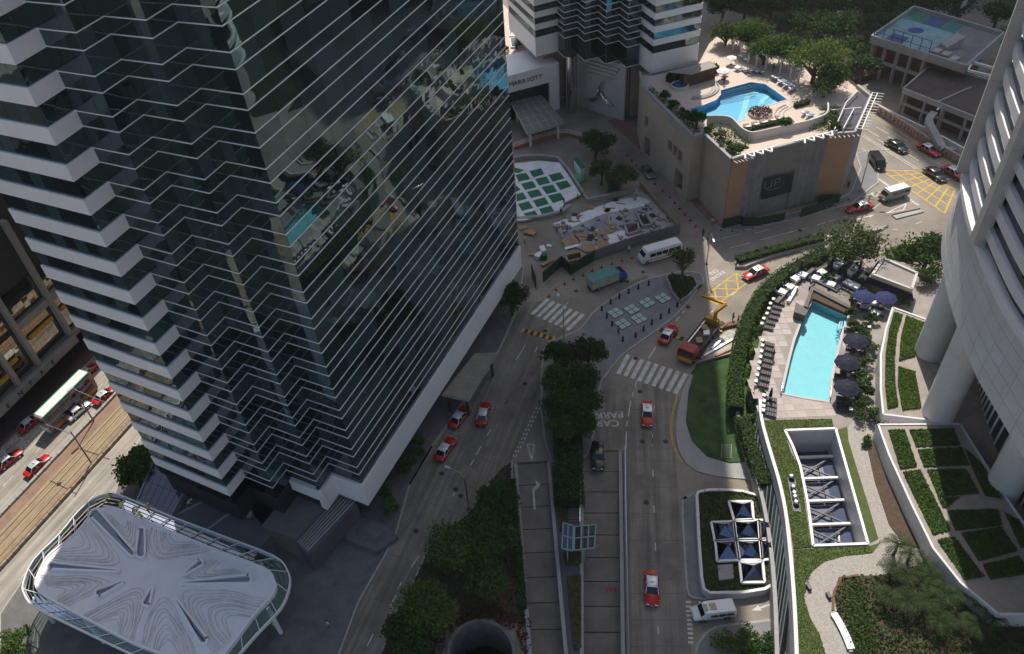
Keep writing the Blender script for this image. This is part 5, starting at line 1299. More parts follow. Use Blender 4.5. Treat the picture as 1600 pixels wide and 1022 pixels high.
# glass stair canopy and stair between the ramps
GC = thing('stair_canopy', P(900, 840), 'folded blue-green glass canopy over the stair between the two ramps', 'canopy')
zk = 3.0
for pts, nx in (([(880,817),(896,822),(895,861),(878,857)], 2), ([(898,823),(931,820),(929,856),(897,860)], 3)):
    q_ = [P(x, y, zk) for x, y in pts]
    for i in range(nx):
        for j in range(2):
            f = lambda u, v: q_[0].lerp(q_[1], u).lerp(q_[3].lerp(q_[2], u), v)
            MB().prism(XY([f(i/nx+.02,j/2+.02), f((i+1)/nx-.02,j/2+.02), f((i+1)/nx-.02,(j+1)/2-.02), f(i/nx+.02,(j+1)/2-.02)]), zk, zk+.04).build('glass_pane', M_blue_g if nx == 2 else M_clear, GC)
    for i in range(nx+1): MB().bar(f(i/nx,0), f(i/nx,1), .14).build('frame_bar', mat('canopy_steel', (.22,.34,.34), .4), GC)
    for j in range(3): MB().bar(f(0,j/2), f(1,j/2), .14).build('frame_bar', MATS['canopy_steel'], GC)
    for u, v in ((.5,0),(.5,1)):
        p = f(u, v); MB().bar((p.x, p.y, 0), (p.x, p.y, zk), .16).build('post', MATS['canopy_steel'], GC)
SR = thing('stairway', P(898, 795), 'narrow dark stairway with steel handrail between the two ramps', 'stairs')
a, b, c_, d_ = P(889,772), P(907,772), P(906,822), P(887,822)
for i in range(12):
    t0, t1 = i/12, (i+1)/12-.01
    MB().prism(XY([a.lerp(d_,t0), b.lerp(c_,t0), b.lerp(c_,t1), a.lerp(d_,t1)]), -.2, .75-.055*i).build('step', M_asph, SR)
MB().bar(b+Vector((0,0,1.4)), c_+Vector((0,0,1.1)), .1).build('hand_rail', M_steel, SR)
for t in (0,.33,.66,1): p = b.lerp(c_, t); MB().bar(p, p+Vector((0,0,1.35-.3*t)), .08).build('rail_post', M_steel, SR)
SI = sst(MB().prism(XY(PP([(862,728),(905,715),(906,1080),(891,1080),(880,950)], .1)), -.05, .10).build('ramp_island', M_asph))
for pts in ([(864,738),(886,733),(886,820),(876,830)], [(880,862),(908,862),(908,880),(884,882)], [(886,900),(908,898),(908,1012),(897,1014)]):
    o = MB().prism(XY(PP(pts, .5)), .1, .5).build('planted_bed', M_soil); o['kind'] = 'structure'
# crash rail beside the second ramp
CR = thing('crash_rail', P(977, 850), 'long steel crash rail on a low wall beside the car park ramp', 'guard rail')
cr_ = PP([(976,703),(977,800),(979,900),(981,1000),(982,1080)])
MB().ribbon(XY(cr_), .35, 0, .45).build('low_wall', M_concwall, CR)
MB().tube([p+Vector((0,0,.95)) for p in cr_], .1, 8).build('rail', M_steel, CR)
for i in range(16):
    y = 705+i*22; p = P(976+(y-703)*.0165, y); MB().bar(p, p+Vector((0,0,.95)), .09).build('rail_post', M_steel, CR)
# ================================================================ PLANTS
def crown_points(r, h, n, clumps=26, flat=0.75):
    C = []
    for i in range(clumps):
        v = np.random.normal(size=3); v /= np.linalg.norm(v); v[2] = abs(v[2])*1.0-0.25
        rad = random.uniform(0.35, 0.88); C.append(v*rad*np.array([r, r, h*flat]))
    C = np.array(C); out = []
    per = max(8, n//clumps)
    for c in C:
        cr_ = r*random.uniform(0.22, 0.42)
        d = np.random.normal(size=(per, 3)); d /= np.linalg.norm(d, axis=1)[:, None]
        out.append(c+d*cr_*np.random.uniform(0.35, 1.12, size=(per, 1))*np.array([1, 1, .8]))
    return np.concatenate(out)
def tree(px, z, r, h, m, label, name='broadleaf_tree', n=2600, leaf=0.26, group=None, zc=None, clumps=26):
    """px is the middle of the crown in the photograph, z the ground level; h the crown's middle height"""
    c = P(*px, z+h); base = Vector((c.x, c.y, z))
    e = thing(name, base, label, 'tree', group)
    pts = crown_points(r, r*0.8, int(n*1.0), clumps)+np.array([c.x, c.y, c.z])
    link(bpy.data.objects.new('crown', leaves_mesh('crown', pts, leaf, m)), e)
    b = MB(); b.tube([base, base+Vector((.05*r,0,h*.5)), base+Vector((0,.04*r,h))], [.06*r+.1, .05*r+.07, .04*r+.04], 8)
    for k in range(6):
        a = k*1.05+random.random(); s = base+Vector((0,0,h*(.45+.07*k)))
        b.tube([s, s+Vector((math.cos(a)*r*.4, math.sin(a)*r*.4, h*.25)), s+Vector((math.cos(a)*r*.7, math.sin(a)*r*.7, h*.32))], [.035*r+.03, .025*r+.02, .02], 6)
    b.build('trunk', M_bark, e)
    return e
def hedge(px, z, h, w, m, label, name='hedge', dens=26, leaf=0.17, sub=4, cat='hedge', group=None):
    pts = smooth_line([P(x, y, z+h*.6) for x, y in px], sub); e = thing(name, (pts[0].x, pts[0].y, z), label, cat, group)
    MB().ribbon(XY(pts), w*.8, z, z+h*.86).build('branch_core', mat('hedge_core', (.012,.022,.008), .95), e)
    C = []
    for a, b in zip(pts[:-1], pts[1:]):
        d = b-a; L_ = d.length; d.normalize(); n = Vector((-d.y, d.x, 0))
        k = int(L_*dens*(w+2*h*.7))
        for _ in range(k):
            t = random.random(); u = random.uniform(-1, 1); top = random.random() < w/(w+1.2*h)
            if top: q = a+d*L_*t+n*u*w*.52+Vector((0,0,h*random.uniform(.84,1.06)))
            else: q = a+d*L_*t+n*(w*.5 if u > 0 else -w*.5)*random.uniform(.9,1.12)+Vector((0,0,h*random.uniform(.05,1)))
            C.append((q.x, q.y, z+(q.z-a.z)))
    link(bpy.data.objects.new('foliage', leaves_mesh('foliage', C, leaf, m)), e)
    return e
def shrub(px, z, r, m, label, h=None, n=420, leaf=.16, group=None, name='shrub'):
    h = h or r; c = P(*px, z+h*.5); e = thing(name, (c.x, c.y, z), label, 'shrub', group)
    pts = crown_points(r, h, n, 10, .9)+np.array([c.x, c.y, z+h*.55])
    pts[:, 2] = np.maximum(pts[:, 2], z+.05)
    link(bpy.data.objects.new('foliage', leaves_mesh('foliage', pts, leaf, m)), e)
    MB().tube([(c.x, c.y, z), (c.x, c.y, z+h*.6)], [.08, .05], 6).build('stem', M_bark, e)
    return e
def cover(name, polys, z, m, dens=22, leaf=.16, hgt=.25, label=None, holes=()):
    """uncountable low planting over beds"""
    C = []
    for poly in polys:
        xs = [p[0] for p in poly]; ys = [p[1] for p in poly]
        n = int((max(xs)-min(xs))*(max(ys)-min(ys))*dens)
        for _ in range(n):
            x, y = random.uniform(min(xs), max(xs)), random.uniform(min(ys), max(ys))
            if inside(x, y, poly) and not any(inside(x, y, h_) for h_ in holes): C.append((x, y, z+abs(random.gauss(.3, .35))*hgt))
    o = bpy.data.objects.new(name, leaves_mesh(name, C, leaf, m)); COL.objects.link(o)
    o['kind'] = 'stuff'; o['label'] = label; o['category'] = 'plants'
    return o
# --- trees of the centre
TG = 'trees along the middle islands'
L_redd = leafmat('leaves_russet', (.03,.035,.015), (.10,.10,.04))
L_palm = leafmat('leaves_palm', (.02,.04,.014), (.075,.115,.04))
for i, (px, r, h, lab) in enumerate([((876,552),2.9,4.6,'dark leafy tree at the top of the tree strip beside the first crossing'), ((918,550),3.0,4.6,'tree with a reddish tint beside the paved plaza point'), ((872,592),2.9,5.0,'dark leafy tree on the road side of the strip, second down'), ((910,588),3.0,5.2,'dark leafy tree on the plaza side of the strip, second down'), ((872,632),2.9,4.8,'dark leafy tree on the road side of the strip, third down'), ((908,628),3.0,5.0,'dark leafy tree right beside the CAR PARK lettering'), ((878,664),2.5,4.2,'small dark tree at the lower end of the strip'), ((906,662),2.4,4.0,'small dark tree just above the ramp heads')]):
    tree(px, .13, r, h, (L_dark, L_redd, L_mid, L_dark, L_dark, L_dark, L_mid, L_dark)[i], lab, n=4600, leaf=.21, group=TG, clumps=44)
hedge([(886,672),(888,705),(888,740),(890,785)], .13, 2.6, 3.6, L_dark, 'narrow dark hedge between the ramp heads below the tree strip', leaf=.2)
for px, r, h, m, lab in [((710,850),3.5,4.5,L_light,'round tree with lightened leaves beside the left road, upper of two'), ((755,840),3.6,4.5,L_mid,'mid green round tree in the middle bed beside the first ramp'), ((775,790),3.2,4.0,L_dark,'dark tree at the narrow end of the middle bed'), ((668,950),3.6,4.5,L_light,'round tree with lightened leaves beside the left road, lower of two'), ((640,985),3.0,3.8,L_dark,'dark tree at the road edge of the middle bed near the frame bottom'), ((760,905),2.6,3.4,L_mid,'low tree above the round ramp opening')]:  # lightest crowns hold the light flecks of shaded trees in their leaf colour
    tree(px, .16, r*1.1, h, m, lab, n=5000, leaf=.21, group='trees of the middle planted bed', clumps=40)
hedge([(800,750),(806,820),(812,880),(818,950)], .16, 1.0, 1.0, L_mid, 'long low green hedge along the left side of the first ramp', leaf=.14)
cover('ground_cover', [bed_up], .16, L_dark, 14, .2, .5, 'dark mixed planting over the middle bed', [pit])
cover('ground_cover', [XY(PP([(830,970),(800,955),(752,945),(700,965),(672,1000),(668,1022),(690,1022),(700,990),(752,968),(805,985),(818,1022),(828,1022)], .3))], .2, leafmat('leaves_red', (.05,.02,.012), (.20,.07,.04)), 30, .2, .6, 'reddish shrubs ringing the round ramp opening', [pit])
cover('ground_cover', [XY(PP(p, .5)) for p in ([(864,738),(886,733),(886,820),(876,830)], [(880,862),(908,862),(908,880),(884,882)], [(886,900),(908,898),(908,1012),(897,1014)])], .5, L_mid, 45, .12, .25, 'short green planting in the beds between the ramps')
# tower-side hedges
for px, r, m, lab in [((600,765),2.4,L_mid,'large round shrub at the tower corner by the road'), ((628,728),2.2,L_dark,'dark round shrub beside the white fascia, middle'), ((648,695),2.2,L_mid,'round shrub beside the white fascia, nearest the taxis'), ((612,790),1.6,L_light,'small pale shrub at the foot of the tower corner')]:
    shrub(px, .13, r, m, lab, 3.0, 1400, .2, 'shrubs between the tower and the taxi lane')
tree((798,462), .13, 3.2, 4.5, L_dark, 'dark tree between the tower edge and the first crossing', n=3000)
tree((205,735), .13, 3.6, 4.5, L_mid, 'leafy green street tree beside the blue glass roof', n=3400)
tree((222,712), .13, 2.6, 4.8, L_light, 'smaller bright tree against the tower corner above the street tree', n=1800)
shrub((20,1005), .13, 3.4, L_light, 'big round clipped bush at the bottom-left corner of the picture', 2.4, 2600, .17)
# plaza planter and its tree
pl_t = [(1041,432),(1050,428),(1083,433),(1090,445),(1075,462),(1062,470),(1050,455)]
e = thing('tree_planter', P(1066, 452), 'angular raised planter with green ground cover on the plaza point', 'planter')
MB().prism(XY(PP(pl_t, .6)), .1, .6).build('planter_body', M_soil, e)
cyc = XY(PP(pl_t, .6)); MB().ribbon(cyc+[cyc[0]], .3, .1, .75).build('planter_wall', M_concwall, e)
cover('ground_cover', [cyc], .6, L_dark, 60, .15, .5, 'dark green cover filling the plaza planter')
tree((1068,402), .6, 2.9, 6.0, L_olive, 'single small tree in the plaza planter', n=1500, leaf=.2)
# site trees
for px, r, m, lab in [((930,222),4.2,L_dark,'dark round tree by the curved white railing'), ((968,275),3.4,L_olive,'olive tree beside the construction fence'), ((940,262),2.8,L_olive,'thin brownish tree behind the green netting')]:
    tree(px, 0, r, 4.2, m, lab, n=2600, group='trees round the building site')
# hotel roof planting
for px, r, h, m, lab in [((1172,52),4.0,4.0,L_mid,'green tree behind the pergola at the far end of the hotel deck'), ((1195,75),3.6,3.6,L_mid,'bushy tree behind the middle of the pergola'), ((1225,72),3.6,3.8,L_mid,'bushy tree at the back of the hotel deck beside the big light tree'), ((1275,92),5.4,5.0,L_light,'large bright spreading tree at the right end of the pergola'), ((1135,50),3.2,3.0,L_olive,'olive shrub tree beside the white wall of the hotel tower'), ((1298,118),3.0,3.2,L_dark,'dark low tree in front of the big bright tree')]:
    tree(px, ZD-2, r*1.15, h+2, m, lab, n=5200, leaf=.22, group='trees on the hotel deck', clumps=42)
for i, (px, r, lab) in enumerate([((1040,150),1.5,'round bush on the left podium parapet, farthest'), ((1052,163),1.4,'round bush on the left podium parapet, second'), ((1066,176),1.4,'round bush on the left podium parapet, third'), ((1078,188),1.3,'round bush on the left podium parapet, fourth'), ((1108,203),1.2,'small dark bush at the jog of the podium wall'), ((1125,212),1.5,'leafy bush behind the screen wall corner'), ((1140,228),1.6,'pale bush at the front podium corner'), ((1158,232),1.4,'pale round bush next to the front corner bush'), ((1300,190),1.6,'bush at the right end of the curved screen'), ((1298,172),1.7,'dark bush beyond the right end of the screen'), ((1305,200),1.2,'small bush above the orange wrap')]):
    shrub(px, ZD, r, L_mid if i > 3 else L_dark, lab, 1.6, 600, .18, 'bushes round the hotel deck')
tree((1090,182), ZD, 1.8, 2.6, L_dark, 'spiky dark tree on the podium edge by the pool corner', n=900)
tree((1228,190), ZD, 1.3, 2.0, L_mid, 'small palm-like tree at the planter end by the screen wall', n=600)
tree((1291,132), ZD, 2.8, 2.6, L_olive, 'grey-green fan tree beside the pool steps', n=1400)
cover('ground_cover', [XY([P(x, y, ZD) for x, y in q_]) for q_ in ([(1100,207),(1104,197),(1140,200),(1158,217),(1174,223),(1146,246)], [(1010,140),(1020,138),(1100,204),(1084,210)], [(1291,186),(1300,176),(1336,203),(1296,207),(1262,205)])], ZD, L_mid, 30, .17, .9, 'mixed green planting along the podium parapets')
nz = MB().prism(XY([P(x, y, ZD+.5) for x, y in [(1300,172),(1340,142),(1357,153),(1334,202),(1304,202)]]), ZD, ZD+.5).build('plant_room_roof', mat('dark_roof', (.07,.07,.085), .8, var=.3, scale=.5)); tag(nz, 'dark flat roof patch at the corner of the hotel deck', 'roof')
fr_ = thing('roof_pipe_frame', P(1320, 170, ZD), 'white pipe frame over the dark roof patch of the hotel deck', 'frame')
for a, b in (((1304,202),(1322,160)),((1322,160),(1340,142)),((1318,200),(1334,170)),((1300,172),(1346,168))): MB().bar(P(*a, ZD+1.4), P(*b, ZD+1.4), .14).build('pipe', M_white_s, fr_)
for a in ((1304,202),(1322,160),(1340,142),(1318,200),(1334,170)): MB().bar(P(*a, ZD+1.4)-Vector((0,0,1.4)), P(*a, ZD+1.4), .12).build('post', M_white_s, fr_)
# pool planter on the hotel deck
e = thing('oval_planter', P(1188, 176, ZD), 'oval planter of red and green shrubs beside the hotel pool', 'planter')
ov = [P(1188+19*math.cos(a*.3927), 176+8.5*math.sin(a*.3927), ZD+.3) for a in range(16)]
MB().prism(XY(ov), ZD, ZD+.4).build('planter_body', M_stone, e)
cover('ground_cover', [XY(ov)], ZD+.4, MATS['leaves_red'], 60, .16, .6, 'red and green shrubs filling the oval planter'); 
hedge([(1163,204),(1185,197),(1215,190),(1228,186)], ZD, .8, .9, L_mid, 'clipped hedge between the deck loungers and the lower walk', leaf=.13)
hedge([(1242,164),(1256,160),(1264,157)], ZD, .9, .9, L_light, 'short clipped hedge at the curved deck steps', leaf=.13)
hedge([(1045,122),(1060,115),(1085,111),(1122,105)], ZD, 1.6, 1.8, L_dark, 'dark hedge under the bar canopy by the hotel tower', leaf=.17)
# hillside wood beyond the deck
C = []
hill_px = [(1100,-10),(1440,-10),(1410,30),(1365,62),(1375,110),(1335,120),(1260,60),(1180,15)]
wood = sst(MB().prism(XY([P(x, y, 2.0) for x, y in hill_px]), 0, 1.5).build('hillside', M_soil))
for i, (px, r) in enumerate([((1130,8),4),((1165,5),4.5),((1205,10),4.5),((1250,5),5),((1300,8),5),((1345,6),5),((1390,8),5),((1240,35),4.5),((1285,40),4.5),((1330,38),4.5),((1372,34),4),((1330,75),4),((1350,100),3.5),((1420,5),5),((1460,3),4.5),((1500,8),4),((1560,20),4),((1580,60),4)]):
    tree(px, .5, r*1.1, 5.0, L_dark, '%s dark tree from the hotel tower in the hillside wood, %s row' % (ORD[i if i < 7 else (i-7 if i < 13 else i-13)], 'upper' if i < 7 else ('lower' if i < 13 else 'right')), n=2000, leaf=.34, group='shaded hillside wood')
# --- pool terrace planting
hedge([(1150,640),(1149,600),(1153,560),(1160,525),(1172,495),(1190,462),(1215,437),(1245,418),(1290,393)], 1.4, 2.6, 2.0, L_mid, 'long dense hedge along the terrace edge above the drive', dens=24, leaf=.17)
hedge([(1196,760),(1182,725),(1170,690),(1160,655)], 1.2, 2.4, 1.6, L_mid, 'lower end of the terrace hedge beside the turf', dens=24, leaf=.17)
sst(MB().prism(XY([P(x, y, 1.6) for x, y in [(1152,553),(1165,500),(1190,458),(1215,432),(1290,388),(1345,380),(1345,396),(1301,403),(1250,437),(1213,471),(1190,524),(1178,560),(1169,602),(1187,640),(1190,690),(1205,760),(1188,755),(1160,680),(1152,620)]]), 0, 1.6).build('planting_bank', M_gcover))
for i, (px, r, lab) in enumerate([((1183,524),1.7,'dark round bush between the two rows of pool loungers'), ((1180,618),1.8,'dark bush at the lower end of the long lounger row'), ((1177,500),1.2,'light bush on the bank by the upper loungers'), ((1168,545),1.1,'light bush on the bank beside the dark round bush'), ((1172,580),1.1,'low pale bush on the bank beside the long lounger row'), ((1182,650),1.3,'green bush on the bank by the deck corner'), ((1186,675),1.2,'green bush below the deck corner')]):
    shrub(px, 3.4 if i < 2 else 2.0, r, L_dark if i < 2 else L_light, lab, 1.6, 700, .16, 'bushes on the terrace bank')
tree((1335,382), 1.0, 5.6, 8.0, L_olive, 'large spreading olive-green tree over the far corner of the dining terrace', n=4200, leaf=.24, clumps=34)
tree((1452,392), 1.0, 4.2, 5.0, L_dark, 'dark dense tree beside the curved tower and the road', n=3000)
tree((1420,400), 1.0, 3.0, 3.4, L_mid, 'green bushy tree behind the pavilion', n=1800)
shrub((1455,432), ZP, 2.6, L_dark, 'broad dark bush between the pavilion and the tower columns', 2.2, 1200, .2)
e = lawn('lawn', [(1385,388),(1440,378),(1480,375),(1480,392),(1430,396),(1395,402)], 0, 1.2, M_grass)
for i, (px, r, m) in enumerate([((1345,520),1.5,L_dark),((1352,545),1.7,L_dark),((1352,570),1.7,L_mid),((1345,590),1.6,L_mid),((1340,612),1.5,L_dark),((1342,635),1.6,L_olive),((1360,500),1.4,L_dark),((1330,488),1.0,L_mid),((1335,468),1.0,L_light),((1352,530),1.3,L_olive),((1358,610),1.3,L_dark),((1408,470),1.3,L_mid),((1332,510),1.0,L_olive),((1352,650),1.8,L_mid),((1375,655),1.8,L_mid),((1400,655),1.7,L_light),((1420,658),1.5,L_mid)]):
    shrub(px, ZP, r, m, '%s green shrub of the dense planting between pool parasols and raised planter' % ORD[i], 1.7, 650, .17, 'shrubs beside the pool umbrellas')
for (x, y), lab in (((780,338),'small potted bush among the far dining tables, lower'),((1010,345),'potted bush right of the dining table row'),((862,280),'potted bush among the upper dining tables'),((720,340),'potted bush between the two left dining tables'),((1060,395),'potted bush beside the open blue umbrella'),((985,550),'round bush in front of the open blue umbrella'),((1480,580),'small round bush near the shaded umbrella'),((620,205),'bush in the far planter corner'),((775,145),'bush at the far planter end')):
    shrub(cb(x, y), ZP, .75, L_mid, lab, 1.1, 260, .14, 'potted bushes of the dining terrace')
cover('ground_cover', [XY([P(x, y, 7.8) for x, y in b]) for b in BEDS1], 7.75, L_light, 150, .12, .22, 'clipped green cover in the curved planter beds')
cover('ground_cover', [XY([P(x, y, 7.8) for x, y in b]) for b in BEDS2], 7.75, L_mid, 120, .13, .22, 'dark green cover in the grid planter beds')
for px, r, m in ((cg(465,130),1.0,L_mid),):
    shrub(px, ZP, r, m, 'single round bush at the turn of the pebble path', 1.0, 400, .14)
cover('ground_cover', [XY([P(x, y, ZP+.2) for x, y in [cg(350,705), cg(430,700), cg(560,692), cg(700,650), cg(800,645), cg(860,725), cg(1000,780), cg(1130,900), cg(1130,1040), cg(420,1040), cg(385,950), cg(345,850), cg(330,770)]])], ZP+.15, L_dark, 34, .17, .6, 'dark mixed planting in the lower garden bed')
cover('ground_cover', [XY([P(x, y, ZP+.2) for x, y in [cg(365,735), cg(460,730), cg(480,900), cg(520,1040), cg(430,1040), cg(400,930), cg(370,830)]])], ZP+.35, L_mid, 70, .13, .3, 'bright green low planting beside the curved bench')
cover('grass', [XY([P(x, y, ZP+.1) for x, y in [cg(35,45), cg(320,38), cg(330,80), cg(120,88), cg(150,180), cg(185,240), cg(235,575), cg(160,580), cg(145,480), cg(120,350), cg(75,180)]]), XY([P(x, y, ZP+.1) for x, y in [cg(160,585), cg(480,570), cg(490,600), cg(370,612), cg(290,635), cg(235,680), cg(205,790), cg(230,870), cg(270,940), cg(300,1040), cg(180,1040)]])], ZP+.1, L_light, 90, .09, .12, 'short green grass round the light well')
cover('ground_cover', [XY([P(x, y, 1.1) for x, y in sp_px])], 1.0, L_mid, 45, .16, .35, 'green cover round the glass pyramids', [XY([P(*c9(*p), 1.2) for p in c]) for c in cells])
for px, r, m, lab in [(c9(720,985),2.4,L_mid,'round bush in the curved bed below the white van'), (c9(640,1005),2.2,L_light,'paler bush at the lower left of the curved bed'), (c9(790,1000),2.0,L_dark,'dark bush beside the curved wall below the van')]:
    shrub(px, .13, r, m, lab, 1.8, 1000, .17)
hedge([c10(285,650), c10(450,600), c10(620,555), c10(810,505)], .6, .9, 1.7, L_mid, 'low clipped hedge on the long narrow road divider', leaf=.14)
dv = PP([c10(275,690), c10(290,640), c10(450,590), c10(640,540), c10(815,498), c10(870,500), c10(830,535), c10(480,630), c10(330,690)], .6)
raised('road_divider', dv, .6, M_concwall)
dv2 = PP([(1348,366),(1378,358),(1388,352),(1358,360)], .3); raised('road_divider', dv2, .25, M_kerb)
dv3 = PP([(1394,336),(1438,326),(1443,330),(1400,341)], .2); raised('road_divider', dv3, .2, M_kerb)
# --- palms
def make_palm(h, nf, L_):
    root = proto('palm_tree')
    MB().tube([(0,0,0),(.05,0,h*.5),(0,.05,h)], [.2,.15,.13], 8).build('trunk', M_bark, root)
    b = MB()
    for k in range(nf):
        a = k*2.399+random.uniform(-.2,.2); el = .8-.75*(k/nf); out = Vector((math.cos(a), math.sin(a), 0)); n = Vector((-math.sin(a), math.cos(a), 0)); ln = L_*random.uniform(.8,1.1)
        sp = [Vector((0,0,h))+out*ln*t*(1-.15*t)+Vector((0,0,ln*(el*t-.62*t*t))) for t in [q_/9 for q_ in range(10)]]
        for q_ in range(9):                                       # paired pointed leaflets along each frond
            wd_ = .34*L_*math.sin(math.pi*(.15+.8*q_/9))*.8
            for s_ in (-1, 1):
                tip = sp[q_]+n*s_*wd_+out*wd_*.75-Vector((0,0,wd_*.25))
                b.add([sp[q_], sp[q_].lerp(sp[q_+1],.55), tip], [(0,1,2) if s_ > 0 else (0,2,1)])
        b.tube([sp[0], sp[4], sp[9]], [.03,.02,.008], 4, False)
    b.build('fronds', L_palm, root)
    return Pool(root)
palm = make_palm(2.6, 15, 2.3)
for i, px in enumerate([cg(600,560), cg(660,590), cg(720,630), cg(580,640), cg(640,680), cg(740,690), cg(560,770), cg(640,800), cg(720,790), cg(800,770), cg(900,760), cg(960,800), cg(860,850), cg(1010,860), cg(930,900), cg(780,880)]):
    p = P(*px, ZP+2.6); palm.put((p.x, p.y, ZP), i*1.3, '%s feathery palm from the path in the cluster beside the large raised planter' % ORD[i], 'palm', 'palms of the garden bed', random.uniform(.6, 1.05))

# ================================================================ VEHICLES
def loft_body(sec):
    """sec: (x, half width, z bottom, z shoulder, z top)"""
    b = MB(); vs = []; n = 8
    for x, w_, z0, zs, z1 in sec:
        vs += [(x,-w_*.86,z0),(x,-w_,z0+(zs-z0)*.45),(x,-w_,zs),(x,-w_*.84,z1),(x,w_*.84,z1),(x,w_,zs),(x,w_,z0+(zs-z0)*.45),(x,w_*.86,z0)]
    fs = []
    for i in range(len(sec)-1):
        for k in range(n): fs.append((i*n+k, i*n+(k+1) % n, (i+1)*n+(k+1) % n, (i+1)*n+k))
    fs += [tuple(range(n-1,-1,-1)), tuple((len(sec)-1)*n+k for k in range(n))]
    return b.add(vs, [tuple(reversed(f)) for f in fs])
def wheels(root, xs, y, r, m_rim=None):
    for x in xs:
        for s in (-1, 1):
            w_ = MB(); w_.tube([(x, s*(y-.1), r), (x, s*(y+.11), r)], r, 16); o = w_.build('wheel', M_rubber, root)
            MB().tube([(x, s*(y+.10), r), (x, s*(y+.13), r)], r*.6, 12).build('rim', m_rim or M_steel, o)
def make_sedan(name, mb, mroof, L_=4.6, W_=1.70, H_=1.48, sign=False, hatch=False):
    root = proto(name); h = L_/2; w_ = W_/2
    tr = .80 if not hatch else .95
    loft_body([(-h,w_*.86,.38,.62,.70),(-h+.12,w_*.96,.30,.78,tr+.05),(-h+.9,w_,.25,.84,tr+.10),(-.2,w_,.24,.84,.93),(h-1.45,w_,.25,.82,.92),(h-.4,w_*.97,.28,.72,.80),(h-.06,w_*.88,.34,.58,.66),(h,w_*.78,.40,.50,.56)]).build('body', mb, root, True)
    xb0, xb1 = (-h+.72 if not hatch else -h+.2), h-1.30; xt0, xt1 = (-h+1.30 if not hatch else -h+.55), h-2.05
    wb, wt = w_*.90, w_*.74; zb_, zt = .90, H_-.05
    V = [(xb0,-wb,zb_),(xb1,-wb,zb_),(xb1,wb,zb_),(xb0,wb,zb_),(xt0,-wt,zt),(xt1,-wt,zt),(xt1,wt,zt),(xt0,wt,zt)]
    for nm, f in (('side_window',(0,1,5,4)),('windscreen',(1,2,6,5)),('side_window',(2,3,7,6)),('rear_window',(3,0,4,7))):
        MB().add([V[i] for i in f], [(0,1,2,3)]).build(nm, M_carglass, root)
    b = MB()
    for i in range(4): b.bar(V[i], V[i+4], .09)
    for s in (0, 1):
        A, B = (V[0], V[1]) if s == 0 else (V[3], V[2]); C_, D_ = (V[4], V[5]) if s == 0 else (V[7], V[6])
        for t in (.45, .52): b.bar(Vector(A).lerp(Vector(B), t), Vector(C_).lerp(Vector(D_), t), .06)
    b.build('pillars', mroof, root)
    rb = MB(); xs = [xt0-.10, xt0+.05, xt1-.05, xt1+.10]
    loft = [(xs[0],wt*.9,zt-.03,zt,zt+.01),(xs[1],wt*1.04,zt-.05,zt+.01,zt+.05),((xs[1]+xs[2])/2,wt*1.05,zt-.05,zt+.02,zt+.08),(xs[2],wt*1.03,zt-.05,zt+.01,zt+.05),(xs[3],wt*.9,zt-.03,zt,zt+.01)]
    loft_body(loft).build('roof', mroof, root, True)
    for s in (-1, 1):
        MB().box((h-.05, s*w_*.60, .60), (.10,.34,.14)).build('headlight', M_lamp_w, root)
        MB().box((-h+.04, s*w_*.62, .72), (.10,.32,.15)).build('taillight', M_lamp_r, root)
        MB().box((xb1-.22, s*(w_+.06), .95), (.12,.16,.12)).build('mirror', mb, root)
    MB().box((h-.02, 0, .42), (.12, W_*.86, .16)).build('bumper', M_dsteel if sign else mb, root); MB().box((-h+.02, 0, .45), (.12, W_*.86, .16)).build('bumper', M_dsteel if sign else mb, root)
    MB().box((h+.05, 0, .5), (.02,.5,.12)).build('number_plate', M_white, root); MB().box((-h-.05, 0, .62), (.02,.5,.12)).build('number_plate', M_yellow, root)
    if sign: MB().box(((xt0+xt1)/2+.1, 0, zt+.17), (.16,.5,.16)).build('roof_sign', M_whitecar, root)
    wheels(root, (h-.88, -h+.95), w_-.10, .31)
    return root
TX = Pool(make_sedan('taxi', M_redpaint, M_silver, 4.7, 1.70, 1.52, sign=True))
def heading(px0, px1): d = P(*px1)-P(*px0); return math.atan2(d.y, d.x)
TXG = 'red and silver taxis'
taxis = [((1011,650),(1010,622),(1010,668),'red taxi below the wide zebra crossing beside the turf'), ((1018,922),(1018,945),(1017,892),'red taxi nearest the bottom of the picture on the main road'), ((1044,526),(1056,510),(1033,542),'red taxi beside the plaza and the crane lorry'),
 ((719,655),(730,638),(706,668),'red taxi with lit tail lamp nearest the drop-off canopy'), ((756,650),(760,630),(752,664),'red taxi in the outer lane beside the drop-off pair'), ((697,705),(708,688),(686,720),'red taxi behind the pair at the drop-off, beside the shrubs'),
 ((1180,430),(1163,437),(1199,420),'red taxi in sunlight beside the yellow box markings'), ((1342,328),(1325,332),(1361,323),'red taxi in sunlight in front of the hotel podium'), ((1450,238),(1466,248),(1434,230),'red taxi on the far lane under the balustrade'), ((1489,274),(1498,280),(1478,268),'red taxi half hidden behind the curved tower'),
 ((61,731),(78,713),(42,745),'red taxi in the lane beside the tram median'), ((16,722),(34,706),(-4,736),'red taxi on the bus lane at the left edge'), ((166,621),(183,604),(150,632),'red taxi ahead of the silver car beside the tram median'), ((50,664),(64,652),(36,675),'red taxi directly behind the double-deck bus'), ((138,585),(150,572),(124,598),'red taxi directly ahead of the double-deck bus')]
TAXI_OUT = (0,)
for c_, f, b, lab in taxis:
    p = P(*c_); TX.put((p.x, p.y, .008), heading(b, f) if c_ not in [(1011,650)] else heading(f, b), lab, 'taxi', TXG)
def one(pool, c_, b, f, lab, cat, group=None):
    p = P(*c_); return pool.put((p.x, p.y, .008), heading(b, f), lab, cat, group)
